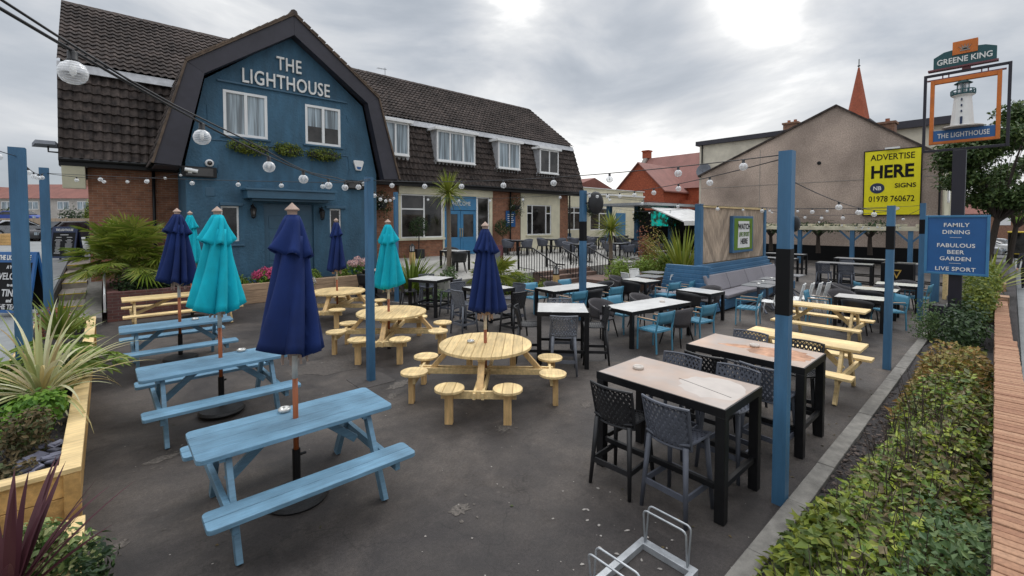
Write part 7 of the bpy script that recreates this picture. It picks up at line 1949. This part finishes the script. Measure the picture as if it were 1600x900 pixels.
# bed behind the booth
g = M(); g.box(13.2, 19.0, 8.95, 10.9, 0, .42); struct(g, 'raised_bed', 'step_brick')
for i, (x, y, lab) in enumerate(((14.0, 9.6, 'yellow-green clipped hedge right of the stair rail'), (15.5, 9.5, 'yellow-green clipped hedge in the middle of the raised bed'), (16.7, 9.4, 'yellow-green clipped hedge next to the phormium behind the booth'))):
    shrub('golden_hedge', lab, (x, y, .4), .95, .5, .62, 1100, .10, 'leaf_lime', True, 12)
shrub('red_leaved_shrub', 'shrub with reddish tips left of the tall phormium', (17.6, 10.4, .42), .85, .6, 1.5, 900, .12, 'leaf_autumn')
shrub('red_leaved_shrub', 'red-flowered shrub behind the raised bed near the grey picnic tables', (18.2, 11.2, .5), .7, .5, 1.45, 600, .12, 'petal_red')
t = plant('phormium', 'tall upright yellow-green phormium behind the booth screen end', (17.0, 8.75, .3)); m = blades(110, 2.15, .07, (45, 88), (.15, .8), .14, .0, 8); part(m, 'leaf_blades', 'blade_yellow', t, recalc=False); m = M(); m.lathe([(.2, -.02), (.28, .3), (.001, .3)], 12); part(m, 'pot', 'terracotta', t)
# hedges and ground cover in the kerb bed
def cover(label, x0, x1, y0, y1, hfun, n, size, mat, name='ground_cover', under='bed_soil'):
    m = M()
    for i in range(n):
        x = random.uniform(x0, x1); y = random.uniform(y0, y1); h = hfun(x, y)
        if h <= .02: continue
        z = bedh(x, y) + h * (1 - random.random() ** 1.7 * .85); nr = (Vector((0, 0, 1)) + rnd_unit() * .75).normalized(); d = rnd_unit(); d = d - nr * d.dot(nr)
        if d.length < .1: continue
        leaf_faces(m, Vector((x, y, z)), d.normalized(), nr, (1.0 if random.random() < .8 else 1.5) * size * random.uniform(.45, 1.2), size * random.uniform(.4, .85))
    o = part(m, name, mat, None, recalc=False); tag(o, label, 'plants', None, 'stuff'); return o
def lump(x, y, s): return .5 + .5 * math.sin(x * 2.3 * s + 1.3 * math.sin(y * 3.1 * s)) * math.cos(y * 2.9 * s + .7 * x)
def edge(y, a, b, wd_=.18): return max(0, min(1, (y - a) / wd_)) * max(0, min(1, (b - y) / wd_))
def eh(x, y): return max(0, .52 * (.32 + .40 * lump(x, y, 1.2) + .28 * lump(x + 5, y - 2, 2.6)) * edge(y, .02, 1.03 + .05 * math.sin(x * 3.3) + .04 * math.sin(x * 7.1), .34))
cover('ivy-like ground cover with yellowing leaves between the kerb and the street wall, nearest the camera', 1.5, 5.15, .12, 1.2, lambda x, y: eh(x, y) * 1.0 * max(0, min(1, (5.1 - x + .5 * y) / .5)), 11500, .066, 'leaf_ivy')
cover('taller green and rusty ground cover in the middle of the kerb bed', 4.75, 9.3, .1, .98, lambda x, y: max(0, (.58 + .08 * math.sin(x * 2)) * (.35 + .40 * lump(x + 3, y, 1.2) + .25 * lump(x, y + 4, 2.6)) * edge(y, .0, .93 + .06 * math.sin(x * 2.7), .3)), 9500, .068, 'leaf_ivy')
cover('rust-brown patch of ground cover towards the street sign', 7.0, 10.3, .15, 1.0, lambda x, y: .66 * (.6 + .4 * lump(x, y + 2, 1)) * edge(y, .08, .98, .2) * edge(x, 6.9, 10.2, .5), 2600, .075, 'leaf_autumn')
cover('dark feathery plants along the foot of the street wall', 2.3, 4.3, .02, .40, lambda x, y: .54 * (.6 + .4 * lump(x, y, 2)), 1700, .055, 'leaf_bluegreen')
cover('lime green leaves of the ground cover spilling over the kerb edge', 3.05, 4.4, .70, 1.12, lambda x, y: .42 * (.55 + .45 * lump(x, y, 2)) * edge(y, .55, 1.16, .22) * edge(x, 3.0, 4.5, .3), 800, .08, 'leaf_hedge')
cover('dry brown stems and leaves among the ground cover by the street wall', 3.2, 7.5, .15, .7, lambda x, y: .60 * (.5 + .5 * lump(x + 1, y + 1, 1.4)) * edge(y, .1, .75, .2), 600, .06, 'leaf_dry')
m = M()
for i in range(420):
    x, y = random.uniform(2, 9.5), random.uniform(.15, .98); z = bedh(x, y); h = eh(min(x, 5), y) + .12; a = random.uniform(0, 2 * PI); k = random.uniform(.05, .16)
    m.tube([(x, y, z), (x + k * .5 * math.cos(a), y + k * .5 * math.sin(a), z + h * .6), (x + k * math.cos(a), y + k * math.sin(a), z + h * random.uniform(.8, 1.25))], [.005, .0035, .002], 4, caps=False)
o = part(m, 'bare_twigs', 'bark_chip', None, recalc=False); tag(o, 'thin bare twigs poking out of the ground cover along the street wall', 'plants', None, 'stuff')
shrub('clipped_hedge', 'dark green hedge bush right of the black sign post', (12.4, .55, .15), 1.15, .42, .66, 1900, .09, 'leaf_dark', True, 18)
shrub('clipped_hedge', 'yellow-green hedge just behind the sign post along the street wall', (15.6, .5, .15), 1.5, .42, .98, 1900, .10, 'leaf_hedge', True, 20)
shrub('clipped_hedge', 'yellow-green hedge further down the street wall towards the spiky plant', (18.6, .5, .1), 1.6, .42, .98, 1700, .11, 'leaf_hedge', True, 20)
shrub('daisy_bush', 'grey-green bush with tiny white flowers left of the sign post foot', (12.95, 1.12, .05), .55, .42, .62, 1100, .06, 'leaf_bluegreen', True, 10)
t = plant('spiky_plant', 'yellow striped spiky plant at the end of the hedge behind the blue street sign', (20.2, .45, .4)); m = blades(46, 1.5, .07, (25, 86), (.2, 1.0), .08, .0, 7); part(m, 'leaf_blades', 'blade_yellow', t, recalc=False); m = M(); m.tube([(0, 0, -.4), (0, 0, .15)], .08, 7); part(m, 'trunk', 'palm_trunk', t)
# petals and bits on the asphalt
m = M()
for i in range(170):
    x, y = random.uniform(.1, 9), random.uniform(1.4, 9)
    if random.random() < .2: x, y = random.gauss(3.0, .55), random.gauss(2.3, .5)
    s_ = random.uniform(.003, .010); m.poly(blob(x, y, s_ * random.uniform(.8, 1.8), s_, .005, 6, random.uniform(0, 3), .3))
for i in range(12):
    x, y = random.gauss(3.05, .25), random.gauss(2.25, .3); m.poly(blob(x, y, .018, .012, .0055, 7, random.uniform(0, 3), .3))
ml = M()
for i in range(110):
    x, y = random.uniform(.2, 12), random.uniform(1.35, 9)
    if random.random() < .5: y = 1.34 + abs(random.gauss(0, .35))
    d = Vector((random.uniform(-1, 1), random.uniform(-1, 1), 0)).normalized(); leaf_faces(ml, Vector((x, y, .006)), d, (Vector((0, 0, 1)) + rnd_unit() * .2), random.uniform(.025, .05), random.uniform(.015, .03))
ol = part(ml, 'fallen_leaves', 'leaf_dry', None, recalc=False); tag(ol, 'small dry brown leaves blown along the kerb and under the tables', 'litter', None, 'stuff')
o = part(m, 'fallen_petals', 'speckle', None, recalc=False); tag(o, 'small pale petals and specks scattered over the asphalt', 'litter', None, 'stuff')
# bark chips in the kerb bed
m = M()
for i in range(1500):
    x, y = random.uniform(2, 9), random.uniform(.5, 1.13); b = len(m.v); s_ = random.uniform(.01, .028); m.box(-s_, s_, -s_ * .5, s_ * .5, 0, .006); m.xf(Matrix.Translation((x, y, bedh(x, y) + .012 + random.uniform(-.005, .02))) @ Matrix.Rotation(random.uniform(0, 3), 4, 'Z') @ Matrix.Rotation(random.uniform(-.5, .5), 4, 'X'), b)
o = part(m, 'bark_chips', 'bark_chip', None); tag(o, 'dark bark chips covering the bare strip of bed beside the kerb', 'mulch', None, 'stuff')
# street trees
def tree(label, loc, h, crown_z, rx, ry, rz, n, size, mat, nl=26, lean=(0, 0), name='street_tree', split=.36, tr=.26):
    t = thing(name, label, 'tree', loc)
    m = M(); sp0 = Vector((lean[0] * .4, lean[1] * .4, h * split)); m.tube([(0, 0, 0), tuple(sp0 * .5), tuple(sp0)], [tr * 1.15, tr, tr * .85], 9)
    tips = []
    for k in range(nl):
        v = rnd_unit(); q = Vector((v.x * rx * .82 + lean[0], v.y * ry * .82 + lean[1], crown_z + v.z * rz * .8)); tips.append(q)
        mid = sp0.lerp(q, .5) + Vector((0, 0, .25 * rz * .3)); big = k < 4
        m.tube([tuple(sp0 - Vector((0, 0, .1))), tuple(mid), tuple(q)], [tr * (.6 if big else .16), tr * (.32 if big else .08), .012], 6)
    part(m, 'trunk', 'bark', t)
    m = M()
    for i in range(n):
        q = random.choice(tips); v = rnd_unit(); k = random.uniform(.25, 1.0); p = q + Vector((v.x * rx * .40 * k, v.y * ry * .40 * k, v.z * rz * .20 * k - .12 * (abs(v.x) + abs(v.y)) * rz * .25))
        leaf_faces(m, p, rnd_unit(), (v * .4 + Vector((0, 0, .8)) + rnd_unit() * .3).normalized(), size * random.uniform(.6, 1.3), size * .55)
    part(m, 'crown', mat, t, recalc=False); return t
tree('large dark-leaved street tree with a forked trunk behind the pub sign', (31.2, .95, -.6), 9.0, 6.15, 2.9, 2.7, 2.65, 30000, .21, 'leaf_tree', 30, (.5, -1.1), split=.36, tr=.14)
tree('second dark street tree leaning over the white shopfront beyond', (41, .2, -.8), 8.5, 5.2, 3.0, 2.0, 2.2, 6000, .28, 'leaf_tree', 16, (0, -.8), tr=.14)
tree('lighter green tree far down the street above the bus shelter', (70, -5.2, -1.3), 7, 4.0, 4.5, 4.5, 2.4, 2600, .5, 'leaf_fern', 18)
tree('round green tree further down the street beside the parked cars', (88, 8.5, -1.4), 8, 4.2, 4, 4, 2.6, 1600, .6, 'leaf_dark', 14)
